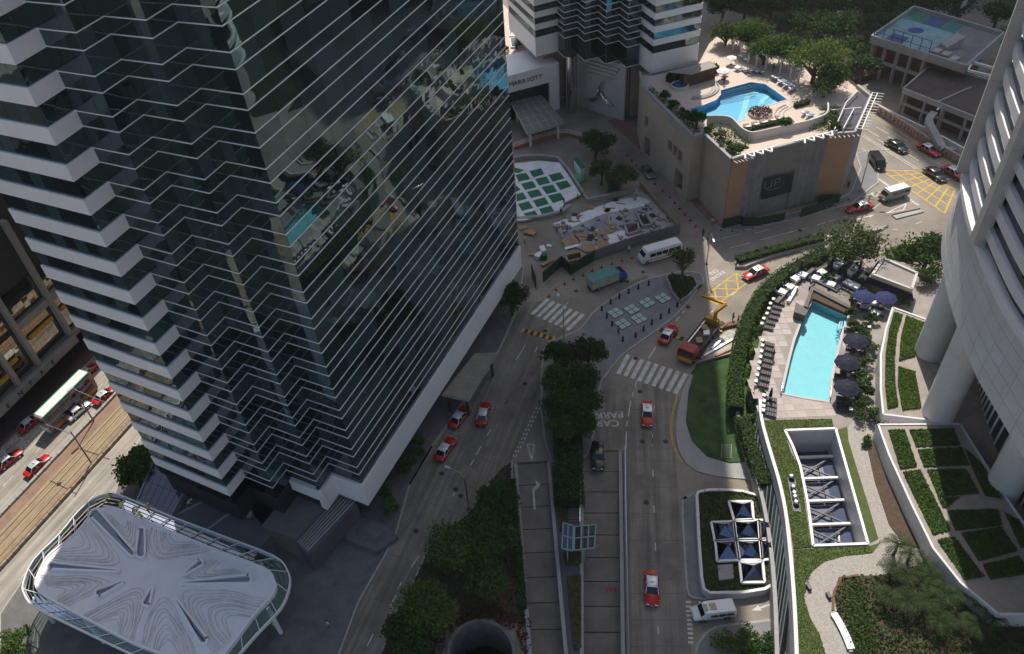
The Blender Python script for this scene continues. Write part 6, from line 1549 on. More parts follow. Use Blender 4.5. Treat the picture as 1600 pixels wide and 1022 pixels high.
one(Pool(make_sedan('car', M_silver, M_silver, 4.6, 1.75)), (124,645), (108,658), (140,630), 'silver saloon car beside the double-deck bus', 'car')
BK = Pool(make_sedan('car', M_blackcar, M_blackcar, 4.8, 1.8))
rp = rpt(rampB, .42, .03); o = BK.put((rp.x, rp.y, .02), heading((936,700),(936,735)), 'black saloon car entering the car park ramp', 'car', 'dark saloon cars'); o.rotation_euler = (0, .01, o.rotation_euler[2])
one(BK, (1400,232), (1384,224), (1416,242), 'black saloon car on the wide road beside the hotel corner', 'car', 'dark saloon cars')
one(BK, (1460,276), (1446,268), (1474,287), 'dark grey saloon car next to the large yellow box junction', 'car', 'dark saloon cars')
GY = Pool(make_sedan('car', mat('grey_paint', (.16,.17,.18), .25, metal=.4, var=.05), MATS['grey_paint'], 4.6, 1.75)); one(GY, (1012,272), (1004,258), (1022,284), 'grey saloon car parked beside the hotel podium wall', 'car')
def make_van(name, mb, L_, W_, H_, mroof=None, win=.55, sunroof=False, hood=.55, stripe=None):
    root = proto(name); h = L_/2; w_ = W_/2
    loft_body([(-h,w_*.92,.38,H_*.62,H_*.86),(-h+.15,w_,.30,H_*.72,H_*.97),(h*.3,w_,.28,H_*.72,H_),(h-hood-.55,w_*.98,.28,H_*.70,H_*.97),(h-hood,w_*.96,.28,H_*.52,H_*.60),(h-.1,w_*.90,.32,H_*.38,H_*.46),(h,w_*.82,.4,H_*.30,H_*.36)]).build('body', mb, root, True)
    z0, z1 = H_*.55, H_*.82
    n = max(2, int(L_/1.5))
    for s in (-1, 1):
        for k in range(n):
            a = -h+.35+(L_-hood-1.3)*k/n; b = -h+.35+(L_-hood-1.3)*(k+.9)/n
            MB().add([(a,s*(w_+.012),z0),(b,s*(w_+.012),z0),(b,s*(w_*.985+.012),z1),(a,s*(w_*.985+.012),z1)], [(0,1,2,3)]).build('side_window', M_carglass, root)
        MB().box((h-.03, s*w_*.66, H_*.36), (.12,.3,.18)).build('headlight', M_lamp_w, root); MB().box((-h+.03, s*w_*.8, H_*.45), (.1,.16,.4)).build('taillight', M_lamp_r, root)
        MB().box((h-hood-.35, s*(w_+.12), H_*.62), (.12,.2,.22)).build('mirror', mb, root)
        if stripe: MB().box((0, s*(w_+.012), H_*.34), (L_*.84,.02,.16)).build('stripe', stripe, root)
    MB().add([(h-hood+.02,-w_*.80,H_*.60+.01),(h-hood+.02,w_*.80,H_*.60+.01),(h-hood-.53,w_*.78,H_*.95),(h-hood-.53,-w_*.78,H_*.95)], [(0,1,2,3)]).build('windscreen', M_carglass, root)
    MB().box((-h+.03,0,H_*.72), (.08,W_*.7,H_*.25)).build('rear_window', M_carglass, root)
    if mroof: MB().box((-.25,0,H_+.015), (L_-hood-1.0,W_*.84,.05)).build('roof_panel', mroof, root)
    if sunroof:
        MB().box((.15,0,H_+.03), (.75,.8,.05)).build('sunroof', M_carglass, root); MB().box((.95,0,H_*.995), (.4,.8,.06)).build('sunroof', M_carglass, root)
    wheels(root, (h-.95, -h+1.0), w_-.12, .36)
    return Pool(root)
o = one(make_van('people_carrier', M_whitecar, 4.9, 1.85, 1.95, None, sunroof=True, hood=.8), (1113,960), (1145,956), (1086,963), 'white people carrier with two dark sunroofs on the drive court', 'van')
one(make_van('van', M_blackcar, 4.8, 1.85, 2.0), (1369,258), (1362,244), (1378,266), 'black boxy van stopped by the red crossing pavement', 'van')
one(make_van('minibus', mat('greige_paint', (.34,.33,.31), .35, var=.05), 5.2, 1.9, 2.2, M_whitecar, hood=.35), (1395,309), (1408,305), (1380,313), 'silver minibus with pale roof leaving the wide road', 'minibus')
one(make_van('coach', M_whitecar, 7.6, 2.2, 2.8, M_whitecar, hood=.3, stripe=mat('orange_stripe', (.65,.18,.03), .5)), (1030,402), (1062,393), (1000,411), 'white coach with orange stripe beside the long hoarding', 'bus')
one(make_van('van', mat('blue_paint', (.02,.05,.14), .3, var=.05), 3.6, 1.7, 2.0, None, hood=.3), (1047,268), (1040,256), (1054,280), 'dark blue van in the podium garage doorway', 'van')
# double-deck bus
def make_bus():
    root = proto('double_deck_bus'); L_, W_, H_ = 11.2, 2.5, 4.3; h = L_/2; w_ = W_/2
    loft_body([(-h,w_*.95,.35,H_*.9,H_-.1),(-h+.2,w_,.3,H_*.93,H_-.02),(h-.4,w_,.3,H_*.93,H_-.02),(h,w_*.94,.4,H_*.86,H_-.25)]).build('body', mat('bus_ad_blue', (.10,.14,.26), .4, var=.6, scale=.6, col2=(.45,.32,.25)), root, True)
    MB().box((0,0,H_+.03), (L_-.6,W_*.80,.07)).build('roof_panel', M_whitecar, root)
    for s in (-1, 1):
        MB().box((0, s*w_*.86, H_-.0), (L_-.4,.22,.14)).build('roof_edge', mat('teal_edge', (.02,.25,.18), .4), root)
        MB().box((.2, s*(w_+.005), .75), (L_-1.0,.03,.8)).build('skirt', mat('bus_orange', (.5,.16,.04), .45), root)
        for k in range(7):
            for z_ in (1.65, 3.2):
                MB().box((-h+1.0+k*1.45, s*(w_+.01), z_), (1.3,.03,.78)).build('side_window', M_carglass, root)
    MB().box((h-.03,0,3.2), (.12,W_*.8,.95)).build('windscreen', M_carglass, root); MB().box((h+.0,0,1.6), (.12,W_*.8,1.1)).build('windscreen', M_carglass, root)
    MB().box((-h-.0,0,3.1), (.1,W_*.7,.7)).build('rear_window', M_carglass, root); MB().box((-h,0,1.2), (.1,W_*.8,1.2)).build('rear_panel', M_whitecar, root)
    wheels(root, (h-2.4, -h+2.8), w_-.12, .48)
    return Pool(root)
one(make_bus(), (113,640), (75,676), (150,600), 'double-deck bus with white roof and teal roof edge on the left street', 'bus')
# covered lorry
def make_lorry():
    root = proto('covered_lorry')
    loft_body([(2.1,1.0,.5,1.7,2.1),(2.3,1.05,.4,1.8,2.3),(3.5,1.05,.4,1.5,1.9),(3.8,.98,.45,1.1,1.3)]).build('cab', mat('cab_blue', (.05,.12,.36), .35, var=.1), root, True)
    MB().add([(3.45,-.85,1.92),(3.45,.85,1.92),(2.6,.85,2.28),(2.6,-.85,2.28)], [(0,1,2,3)]).build('windscreen', M_carglass, root)
    MB().box((-.6,0,1.65), (5.2,2.2,1.7)).build('cargo_box', mat('cargo_cream', (.45,.42,.34), .7, var=.3, scale=.8), root)
    t = MB(); t.box((-.6,0,2.53), (5.35,2.3,.1)); t.build('tarpaulin', mat('tarp_green', (.08,.24,.21), .75, var=.2, scale=1.2, bump=.4), root)
    MB().box((0,0,.62), (7.0,.9,.25)).build('chassis', M_dsteel, root)
    wheels(root, (2.9, -1.8), .95, .42)
    return Pool(root)
one(make_lorry(), (946,444), (925,452), (968,436), 'lorry with green tarpaulin roof and blue cab beside the plaza', 'lorry')
# crane lorry
def make_crane():
    root = proto('crane_lorry')
    M_cr = mat('lorry_red', (.33,.02,.018), .35, var=.1)
    loft_body([(2.2,1.15,.5,2.0,2.4),(2.4,1.22,.4,2.2,2.65),(3.9,1.22,.4,2.0,2.5),(4.15,1.15,.45,1.2,1.4)]).build('cab', M_cr, root, True)
    MB().add([(4.12,-1.0,1.5),(4.12,1.0,1.5),(3.95,1.0,2.4),(3.95,-1.0,2.4)], [(0,1,2,3)]).build('windscreen', M_carglass, root)
    MB().box((4.17,0,.95), (.06,2.1,.7)).build('front_panel', mat('yellow_panel', (.55,.38,.04), .5), root)
    MB().box((-1.2,0,1.05), (6.4,2.35,.18)).build('flatbed', mat('bed_brown', (.10,.075,.06), .8, var=.3), root)
    for s in (-1, 1): MB().box((-1.2,s*1.15,1.38), (6.4,.08,.5)).build('side_board', M_dsteel, root)
    MB().box((2.0,0,1.5), (.08,2.3,.9)).build('head_board', M_dsteel, root)
    MB().box((0,0,.68), (7.8,.9,.3)).build('chassis', M_dsteel, root)
    M_ya = mat('crane_yellow', (.55,.27,.02), .45, var=.1)
    cr = MB().box((-4.2,0,1.5), (.8,1.8,1.3)).build('crane_base', M_ya, root)
    MB().tube([(-4.2,.3,1.8),(-4.3,.3,3.4)], .28, 8).build('crane_mast', M_ya, cr)
    MB().bar((-4.3,.3,3.4), (-5.2,1.2,4.6), .35, .4).build('crane_boom', M_ya, cr)
    MB().bar((-5.2,1.2,4.6), (-6.4,-2.8,3.4), .28, .32).build('crane_boom', M_ya, cr)
    MB().bar((-4.2,-1.6,.2), (-4.2,1.6,.2), .25, .25).build('outrigger', M_ya, cr)
    for x, y, r in ((-1.8,.3,.5),(-2.5,-.3,.8),(.2,.2,.6)): MB().box((x,y,1.35), (1.1,.8,.4), r).build('cargo_crate', M_wood if r > .55 else M_whitecar, root)
    MB().bar((-3.8,-.9,1.4), (1.5,-.9,1.4), .2, .2).build('steel_beam', M_silver, root)
    wheels(root, (3.1, -1.6, -2.6), 1.02, .45)
    return Pool(root)
o = one(make_crane(), (1090,541), (1118,505), (1066,572), 'red lorry with yellow loading crane beside the turf corner', 'lorry'); o.scale = (1.12,)*3

# ================================================================ STREET AND TERRACE FURNITURE
bo = proto('bollard'); MB().lathe((0,0,0), [(.16,0),(.16,.95),(.12,1.05),(.04,1.08)], 10).build('post', M_black, bo); MB().lathe((0,0,0), [(.22,0),(.22,.06)], 10).build('base_ring', M_dsteel, bo); BO = Pool(bo)
BOL = 'short black bollard at the edge of the paved plaza'
for i, (x, y) in enumerate([(635,120),(585,158),(614,200),(644,245),(705,333),(778,310),(823,273),(870,237),(921,204),(968,172),(1014,138),(852,15),(793,35),(738,60),(685,88)]):
    p = P(*c4(x, y+6), .13); BO.put(p, 0, '%s %s' % (ORD[i], BOL), 'bollard', 'bollards round the plaza')
ck = proto('water_barrier'); MB().lathe((0,0,0), [(.38,0),(.36,.16),(.16,.22),(.12,.85),(.05,.9)], 10).build('cone', mat('barrier_red', (.30,.03,.02), .6), ck); MB().lathe((0,0,.5), [(.145,0),(.135,.22)], 10).build('white_band', M_white, ck); CK = Pool(ck)
cs = crop(780, 240, 3.93)
k1 = [cs(x, y) for x, y in [(305,878),(348,838),(402,803),(455,773),(516,750),(572,722),(630,700),(693,680),(755,660),(815,643)]]
k2 = [cs(x, y) for x, y in [(788,12),(814,43),(843,75),(873,103),(908,142),(956,188),(1003,230),(1046,270),(1077,304),(1108,340),(1141,376),(1173,412),(1206,450)]]
k3 = [c10(x, y) for x, y in [(185,470),(252,475),(318,472),(377,460),(434,445),(494,432),(551,415),(607,405),(667,385),(720,370),(772,355),(830,340),(884,327),(925,302),(965,288)]]
for lst, lab in ((k1,'red and white traffic cone in the row before the long hoarding'), (k2,'red and white traffic cone in the row along the podium street'), (k3,'red and white traffic cone in the row before the hotel front')):
    for k, px in enumerate(lst): CK.put(P(*px), 0, '%s %s' % (ORD[k], lab.replace(' in the row', ' of the row')), 'cone', lab.split(' in the ')[1].replace('row', 'cones'), .72)
# plaza skylights: four panes in a steel frame
for i, (x, y) in enumerate([(663,178),(755,158),(843,120),(933,93),(797,210),(705,240)]):
    px = c4(x, y); c_ = P(*px, .14); e = thing('plaza_skylight', c_, 'square of four pale glass panes set in the plaza, %s' % ('leftmost of the upper row','second of the upper row','third of the upper row','nearest the tree planter','right one of the lower pair','left one of the lower pair')[i], 'skylight', 'plaza skylights')
    a = P(*c4(x+25, y+45), .14)-c_; ux_ = (P(*c4(x+42, y-22), .14)-c_).normalized(); uy_ = Vector((-ux_.y, ux_.x, 0))
    MB().prism(XY([c_-ux_*1.1-uy_*1.1, c_+ux_*1.1-uy_*1.1, c_+ux_*1.1+uy_*1.1, c_-ux_*1.1+uy_*1.1]), .12, .18).build('frame', M_dsteel, e)
    for sx in (-1, 1):
        for sy in (-1, 1):
            m_ = c_+ux_*.53*sx+uy_*.53*sy
            MB().prism(XY([m_-ux_*.46-uy_*.46, m_+ux_*.46-uy_*.46, m_+ux_*.46+uy_*.46, m_-ux_*.46+uy_*.46]), .15, .21).build('glass_pane', mat('frosted_glass', (.40,.50,.47), .15, var=.06), e)
# pool loungers
def make_lounger(mf, mc, name='sun_lounger'):
    root = proto(name)
    MB().box((.15,0,.34), (1.3,.62,.10)).build('seat', mc, root)
    b = MB(); b.add([(-.5,-.31,.39),(-.5,.31,.39),(-1.05,.31,.85),(-1.05,-.31,.85),(-.5,-.31,.31),(-.5,.31,.31),(-1.05,.31,.77),(-1.05,-.31,.77)], [(3,2,1,0),(4,5,6,7),(0,1,5,4),(1,2,6,5),(2,3,7,6),(3,0,4,7)]); b.build('backrest', mc, root)
    MB().box((-.85,0,.78), (.4,.5,.14)).build('pillow', M_linen, root)
    for x in (-.4, .7):
        for y in (-.27, .27): MB().bar((x,y,0), (x,y,.3), .06).build('leg', mf, root)
    for k in range(4): MB().box((-.25+k*.3,0,.40), (.08,.6,.03)).build('slat', mf, root)
    return Pool(root)
LG = make_lounger(M_dsteel, mat('dark_cushion', (.06,.05,.05), .8))
row1 = [cb(x, y) for x, y in [(235,610),(205,655),(190,705),(170,755),(140,805),(120,855)]]
row2 = [ca(x, y) for x, y in [(205,545),(205,573),(200,604),(195,634),(190,664),(185,697),(178,730),(172,763)]]
row3 = [ca(x, y) for x, y in [(215,838),(215,868),(213,895),(212,918)]]
for lst, lab, rz in ((row1,'dark lounger with white pillow in the upper row by the pool hedge',0), (row2,'dark lounger with white pillow in the long row by the pool hedge',0), (row3,'dark lounger in the short row at the near deck corner',0)):
    for kk_, px in enumerate(lst):
        p = P(*px, ZP+.02); d = P(px[0]+20, px[1]+5, ZP)-P(px[0], px[1], ZP)
        LG.put(p, math.atan2(d.y, d.x), '%s %s' % (ORD[kk_], lab), 'lounger', lab.split(' in the ')[-1].split(' at the ')[0] if 'row' in lab else None, 1.05)
for kk_, px in enumerate([ca(640,470), ca(700,460), ca(650,565), ca(620,685), ca(600,835), ca(605,870), ca(600,895), ca(590,715)]):
    p = P(*px, ZP+.02); LG.put(p, R(150), '%s dark lounger half under the navy parasols on the planted pool side' % ORD[kk_], 'lounger', 'loungers under the parasols', 1.05)
LB = make_lounger(M_white_s, M_blue)
c7 = crop(1100, 100, 7.3)
for lst, lab in (([(450,85),(510,97),(575,105),(638,113)],'blue lounger in the row before the pergola'), ([(810,165),(840,180),(880,210),(905,225),(940,250),(965,265),(1000,295),(1015,310)],'blue lounger in the double row beside the right pool edge'), ([(1155,575),(1205,605),(1260,655),(1290,650)],'blue lounger on the lower sun deck behind the curved screen')):
    for kk_, (x, y) in enumerate(lst):
        p = P(*c7(x, y), ZD+.02); LB.put(p, R(100) if 'row before' in lab else R(25), '%s %s' % (ORD[kk_], lab), 'lounger', lab.replace('blue lounger', 'blue loungers'), 1.0)
LW = make_lounger(M_wood, mat('slat_grey', (.28,.24,.22), .8))
for kk_, (x, y) in enumerate([(385,745),(475,730),(570,705),(660,680),(755,655),(840,635),(500,725),(595,700),(690,672),(780,650)]):
    p = P(*c7(x, y), ZD+.02); LW.put(p, R(80), '%s grey slatted lounger in the row between the pool and the clipped hedge' % ORD[kk_], 'lounger', 'grey loungers by the hotel pool')
# parasols
def make_parasol(m, r=1.75, h=2.5):
    root = proto('parasol'); n = 8; cv = MB()
    top = Vector((0,0,h+.55)); ring = [Vector((r*math.cos(2*math.pi*k/n), r*math.sin(2*math.pi*k/n), h)) for k in range(n)]
    for k in range(n):
        a, b = ring[k], ring[(k+1) % n]; m_ = (a+b)/2-Vector((0,0,.06)); am = a.lerp(top,.5)+Vector((0,0,.06)); bm_ = b.lerp(top,.5)+Vector((0,0,.06))
        cv.add([a, m_, b, bm_, am, top, a-Vector((0,0,.2)), b-Vector((0,0,.2)), m_-Vector((0,0,.2))], [(0,1,4),(1,3,4),(1,2,3),(4,3,5),(6,8,1,0),(8,7,2,1)])
    o = cv.build('canopy', m, root)
    for k in range(n): MB().bar(top-Vector((0,0,.08)), ring[k]-Vector((0,0,.02)), .04).build('rib', M_steel, o)
    MB().tube([(0,0,0),(0,0,h+.6)], .045, 8).build('pole', M_steel, root); MB().lathe((0,0,0), [(.4,0),(.4,.1),(.1,.14)], 12).build('base', M_dsteel, root)
    MB().lathe((0,0,h+.5), [(.06,0),(.08,.1),(.02,.16)], 8).build('finial', M_steel, root)
    return Pool(root)
PN = make_parasol(M_navy)
for (x, y), lab in (((675,510),'navy parasol at the far end of the row beside the pool'),((630,625),'navy parasol in the middle of the row beside the pool'),((628,760),'navy parasol at the near end of the row beside the pool')):
    p = P(*ca(x, y), ZP+2.7); PN.put((p.x, p.y, ZP), .3, lab, 'parasol', 'navy pool parasols', .95)
PBL = make_parasol(mat('blue_parasol', (.014,.022,.095), .8, var=.1))
for (x, y), lab in (((718,270),'sunlit blue parasol beside the dining terrace'),((835,278),'shaded blue parasol behind the sunlit one')):
    p = P(*ca(x, y), ZP+2.7); PBL.put((p.x, p.y, ZP), .1, lab, 'parasol', 'blue dining parasols', .9)
PWH = make_parasol(M_linen)
for px, lab in (((1131,105),'white parasol beside the bar canopy on the hotel deck'),((1144,82),'half-shaded white parasol at the far end of the hotel deck')):
    p = P(*px, ZD+2.6); PWH.put((p.x, p.y, ZD), .2, lab, 'parasol', 'white parasols of the hotel deck', .75 if px[0] < 1140 else .6)
# closed parasols
cp = proto('closed_parasol'); MB().lathe((0,0,0), [(.35,0),(.35,.1),(.05,.12),(.05,.8),(.24,.85),(.2,1.6),(.08,2.5),(.02,2.7)], 10).build('folded_canopy', mat('folded_black', (.012,.012,.02), .8), cp); MB().tube([(0,0,0),(0,0,2.75)], .04, 6).build('pole', M_steel, cp); CP = Pool(cp)
for (x, y), lab in (((445,300),'folded dark parasol by the left dining tables'),((745,285),'folded dark parasol behind the middle dining tables'),((880,375),'folded dark parasol between the two table rows'),((1030,295),'folded dark parasol by the rightmost dining tables'),((878,225),'folded dark parasol under the big tree'),((320,400),'folded dark parasol over the nearest left table')):
    CP.put(P(*cb(x, y), ZP), 0, lab, 'parasol', 'folded parasols of the dining terrace')
CP.put(P(*ca(212,835), ZP), 0, 'folded dark parasol at the near lounger corner of the pool deck', 'parasol')
# dining sets: cloth table with four blue chairs
dt = proto('dining_table'); MB().box((0,0,.75), (1.0,1.0,.05)).build('table_top', M_linen, dt)
b = MB(); b.add([(-.52,-.52,.78),(.52,-.52,.78),(.52,.52,.78),(-.52,.52,.78),(-.55,-.55,.45),(0,-.5,.38),(.55,-.55,.45),(.5,0,.38),(.55,.55,.45),(0,.5,.38),(-.55,.55,.45),(-.5,0,.38)], [(0,1,2,3),(4,5,6,1,0),(6,7,8,2,1),(8,9,10,3,2),(10,11,4,0,3)]); b.build('tablecloth', M_linen, dt)
MB().tube([(0,0,0),(0,0,.75)], .06, 8).build('leg', M_dsteel, dt); DT = Pool(dt)
ch = proto('dining_chair'); MB().box((0,0,.45), (.45,.45,.07)).build('seat', M_blue, ch); MB().box((-.22,0,.75), (.05,.45,.5)).build('backrest', M_dsteel, ch)
for x in (-.2,.2):
    for y in (-.2,.2): MB().bar((x,y,0),(x,y,.44),.04).build('leg', M_dsteel, ch)
CH = Pool(ch)
TN = ['under the big tree','beside the folded parasol near the big tree','nearest the big tree on the right','at the left of the far row','in the middle of the far row','by the far planter wall','in the very middle of the terrace','nearest the pavilion','closest to the shallow basin','beside the potted bushes','nearest the sunlit blue parasol','at the top of the left terrace arm','second down the left terrace arm','third down the left terrace arm','at the lower end of the left terrace arm','behind the shaded blue parasol','beside the raised planter corner','under the sunlit blue parasol']
tabs = [(860,185),(805,222),(995,242),(668,287),(948,292),(608,345),(800,335),(1083,345),(760,407),(930,392),(1000,425),(478,312),(405,350),(345,430),(275,482),(1220,600),(1200,690),(1105,620)]
for i, (x, y) in enumerate(tabs):
    p = P(*cb(x, y), ZP+.75); rz = R(25+7*(i % 3)); DT.put((p.x, p.y, ZP), rz, 'white-clothed dining table %s' % TN[i], 'table', 'dining tables of the pool terrace', 1.1)
    for k in range(4 if i % 3 else 3):
        a = rz+k*math.pi/2+.1; CH.put((p.x+.95*math.cos(a), p.y+.95*math.sin(a), ZP), a+math.pi, 'blue-cushioned dining chair at the table %s' % TN[i], 'chair', 'chairs of the dining terrace')
for kt_, px in enumerate([c7(240,95), c7(385,35), (1160,85), (1168,90)]):
    p = P(*px, ZD+.75); DT.put((p.x, p.y, ZD), .4, 'round-the-clock white table under the parasols of the hotel deck' if False else '%s small white table near the parasols of the hotel deck' % ORD[kt_], 'table', 'white tables of the hotel deck')
# hotel deck: pergola, bar canopy, whirlpool
PG = thing('pergola', P(1200, 105, ZD), 'curved pergola with white posts and leafy roof behind the hotel pool', 'pergola')
c3 = crop(1000, 0, 3.005)
pgp = [P(*c3(x, y), ZD) for x, y in [(435,240),(472,262),(508,295),(545,310),(588,325),(655,345),(703,365),(743,385)]]
for p in pgp: MB().tube([p, p+Vector((0,0,2.8))], .16, 8).build('post', M_white_s, PG)
inn = [p+Vector((1.2,3.0,0)) for p in pgp]
for p in inn: MB().tube([p, p+Vector((0,0,2.8))], .16, 8).build('post', M_white_s, PG)
for a, b in zip(pgp[:-1], pgp[1:]): MB().bar(a+Vector((0,0,2.9)), b+Vector((0,0,2.9)), .2, .3).build('beam', M_white_s, PG)
for a, b in zip(pgp, inn): MB().bar(a+Vector((0,0,3.1)), b+Vector((0,0,3.1)), .12, .2).build('rafter', M_white_s, PG)
C = []
for i in range(3600):
    k = random.randrange(len(pgp)-1); t = random.random(); q_ = pgp[k].lerp(pgp[k+1], t).lerp(inn[k].lerp(inn[k+1], t), random.uniform(-.1,1.5)); C.append((q_.x, q_.y, ZD+3.15+abs(random.gauss(0,.25))))
link(bpy.data.objects.new('vine_foliage', leaves_mesh('vine_foliage', C, .18, L_olive)), PG)
BC = thing('bar_canopy', P(1085, 105, ZD), 'low grey-roofed poolside bar beside the white hotel tower base', 'bar')
bz = ZD+3.0; bq = [P(x, y, bz) for x, y in [(1042,112),(1110,95),(1120,104),(1080,116)]]
MB().prism(XY(bq), bz-.15, bz).build('roof', mat('canvas_grey', (.30,.28,.25), .8, var=.15, scale=.5), BC)
MB().prism(XY([P(x, y, ZD+1) for x, y in [(1062,123),(1115,111),(1118,116),(1068,130)]]), ZD, ZD+2.6).build('timber_front', mat('bar_timber', (.10,.05,.03), .7), BC)
WH = thing('whirlpool', P(1062, 135, ZD), 'small round blue whirlpool on the hotel deck', 'whirlpool')
p = P(1062, 136, ZD); MB().lathe((p.x, p.y, ZD), [(1.75,0),(1.75,.6),(1.45,.62),(1.45,.45)], 24).build('tub', M_stone, WH, True)
MB().lathe((p.x, p.y, ZD+.45), [(1.44,0),(1.44,.06)], 24).build('water', mat('blue_water', (.03,.12,.32), .05, spec=.6), WH)
for k, rr in enumerate((3.3, 3.9, 4.5)):
    cpts = [(p.x+2.4+rr*math.cos(R(a)), p.y-1.6+rr*math.sin(R(a))) for a in range(-120, 10, 10)]
    MB().ribbon(cpts, .25, ZD, ZD+.05+.12*k).build('deck_step', M_concwall, WH)
for k, rr in enumerate((3.0, 3.7, 4.4)):
    q0 = P(1252, 180, ZD); cpts = [(q0.x+rr*math.cos(R(a)), q0.y+rr*math.sin(R(a))) for a in range(100, 230, 10)]
    o = MB().ribbon(cpts, .22, ZD, ZD+.06+.05*k).build('deck_step', M_concwall); o['kind'] = 'structure'
# terrace seen past the tower edge: clipped balls and pyramids
for i, (px, r) in enumerate([((792,77),.9),((809,74),1.0),((800,10),.9),((803,18),.9)]):
    shrub(px, 9, r, L_mid, '%s clipped ball shrub on the terrace seen past the glass tower edge' % ORD[i], 1.4, 420, .14, 'clipped balls of the hotel terrace')
hedge([(797,100),(812,94),(820,102),(830,92)], 9, .8, 1.2, L_mid, 'low clipped hedge on the hotel terrace above the sign wall', leaf=.14)
for i, (a, b, c_, d_) in enumerate([((795,40),(808,40),(812,55),(797,57)), ((797,60),(812,57),(818,72),(799,74))]):
    q_ = [P(*x, 9.3) for x in (a, b, c_, d_)]; cc_ = sum(q_, Vector())/4; e = thing('terrace_pyramid', (cc_.x, cc_.y, 9), 'white framed glass pyramid on the hotel terrace, %s' % ('farther' if i == 0 else 'nearer'), 'skylight')
    for k in range(4):
        MB().sheet([q_[k], q_[(k+1) % 4], cc_+Vector((0,0,1.4))]).build('glass_pane', M_blue_g, e); MB().bar(q_[k], q_[(k+1) % 4], .25).build('frame_bar', M_white_s, e)

# lamp posts
def lamp(px, h, arm_px, lab):
    p = P(*px); e = thing('street_lamp', p, lab, 'street lamp'); q_ = P(*arm_px)-p; q_.z = 0; q_ = q_.normalized()
    MB().tube([p, p+Vector((0,0,h*.9)), p+q_*.5+Vector((0,0,h)), p+q_*2.2+Vector((0,0,h+.1))], [.12,.08,.06,.05], 8).build('pole', M_steel, e)
    MB().box(p+q_*2.5+Vector((0,0,h+.08)), (.8,.3,.14), math.atan2(q_.y, q_.x)).build('lamp_head', M_silver, e)
    MB().lathe(p, [(.3,0),(.3,.12)], 10).build('base', M_dsteel, e)
lamp((881,533), 8, (865,500), 'street lamp beside the yellow hump at the first crossing')
lamp((1343,300), 9, (1385,300), 'tall street lamp at the podium corner by the wide road')
lamp((1458,212), 7, (1445,225), 'street lamp in front of the curved outside stair')
lamp((1000,900), 8, (960,902), 'street lamp leaning over the lower main road') if False else None
lamp((733,795), 8, (700,780), 'street lamp at the edge of the middle bed')
lamp((1104,412), 7, (1112,440), 'street lamp on the plaza point by the road entry text')
TM = thing('tram_pole', P(148, 658), 'tall tram wire pole standing on the median', 'pole')
for a, b in (((147,659),(100,592)),):
    p = P(*a); MB().tube([p, p+Vector((0,0,8.5))], [.14,.09], 8).build('mast', M_dconc, TM)
    MB().bar(p+Vector((0,0,8.2)), p+nq*7+Vector((0,0,7.6)), .1).build('arm', M_dconc, TM); MB().box(p+Vector((-.3,-.3,8.6)), (1.2,.4,.25), .8).build('lamp_head', M_silver, TM)
TM2 = thing('tram_pole', P(127, 697), 'tram wire pole near the street tree with box on its arm', 'pole')
p = P(145, 727); MB().tube([p, p+Vector((0,0,8.5))], [.14,.09], 8).build('mast', M_dconc, TM2); MB().bar(p+Vector((0,0,7.8)), p-nq*6+Vector((0,0,7.6)), .1).build('arm', M_dconc, TM2); MB().box(p-nq*4+Vector((0,0,7.5)), (.6,.4,.5)).build('signal_box', M_dsteel, TM2)

# ================================================================ BUILDING SITE
hd = thing('long_hoarding', P(995, 385), 'long dark hoarding round the near side of the building site', 'hoarding')
hp_ = [cs(270,790), cs(385,690), cs(440,745), cs(525,690), cs(585,655), cs(700,615), cs(850,565), cs(1000,525), cs(1108,490)]
for a, b in zip(hp_[:-1], hp_[1:]):
    A, B = P(*a), P(*b); n = max(1, int((B-A).length/2.4))
    for k in range(n):
        MB().ribbon(XY([A.lerp(B, k/n), A.lerp(B, (k+.98)/n)]), .12, 0, 2.4).build('hoarding_panel', M_hoard if a[0] < 920 else mat('grey_hoarding', (.16,.16,.16), .7, var=.2), hd)
hd2 = thing('site_fence', P(1030, 320), 'weathered yellowish site fence along the podium street', 'fence')
A, B = P(*cs(1108,480)), P(*cs(860,200))
for k in range(12): MB().ribbon(XY([A.lerp(B, k/12), A.lerp(B, (k+.95)/12)]), .15, 0, 1.3).build('fence_panel', mat('weathered_ply', (.30,.25,.16), .85, var=.4, scale=1.5), hd2)
hd3 = thing('site_hoarding', P(833, 445), 'short dark hoarding leaf beside the tree at the first crossing', 'hoarding')
MB().ribbon(XY([P(831,432), P(838,452)]), .12, 0, 3.0).build('hoarding_panel', M_hoard, hd3)
site = sst(MB().prism(XY(PP([cs(330,440), cs(560,340), cs(700,290), cs(850,230), cs(930,250), cs(1100,460), cs(1090,490), cs(860,555), cs(640,630), cs(530,600), cs(440,560)], .25)), 0, .25).build('site_slab', mat('site_grey', (.36,.35,.355), .85, var=.3, scale=.6, bump=.2)))
def slab(name, px, z0, z1, m, lab, cat, group=None):
    o = MB().prism(XY([P(x, y, z1) for x, y in px]), z0, z1).build(name, m); return tag(o, lab, cat, group)
slab('membrane_sheet', [cs(330,430), cs(540,350), cs(740,280), cs(860,265), cs(930,290), cs(900,320), cs(780,345), cs(640,370), cs(520,420), cs(400,470)], .25, .29, M_membrane, 'large white waterproof sheet across the far side of the building site', 'sheet')
slab('membrane_sheet', [cs(650,500), cs(760,470), cs(900,500), cs(960,490), cs(900,540), cs(760,570), cs(650,590)], .25, .28, M_membrane, 'crumpled white sheet near the long hoarding', 'sheet')
slab('blue_sheet', [cs(380,500), cs(560,440), cs(640,400), cs(720,460), cs(700,500), cs(560,520), cs(400,540)], .25, .27, mat('site_bluegrey', (.24,.27,.34), .7, var=.2, scale=.8), 'blue-grey membrane strip across the middle of the building site', 'sheet')
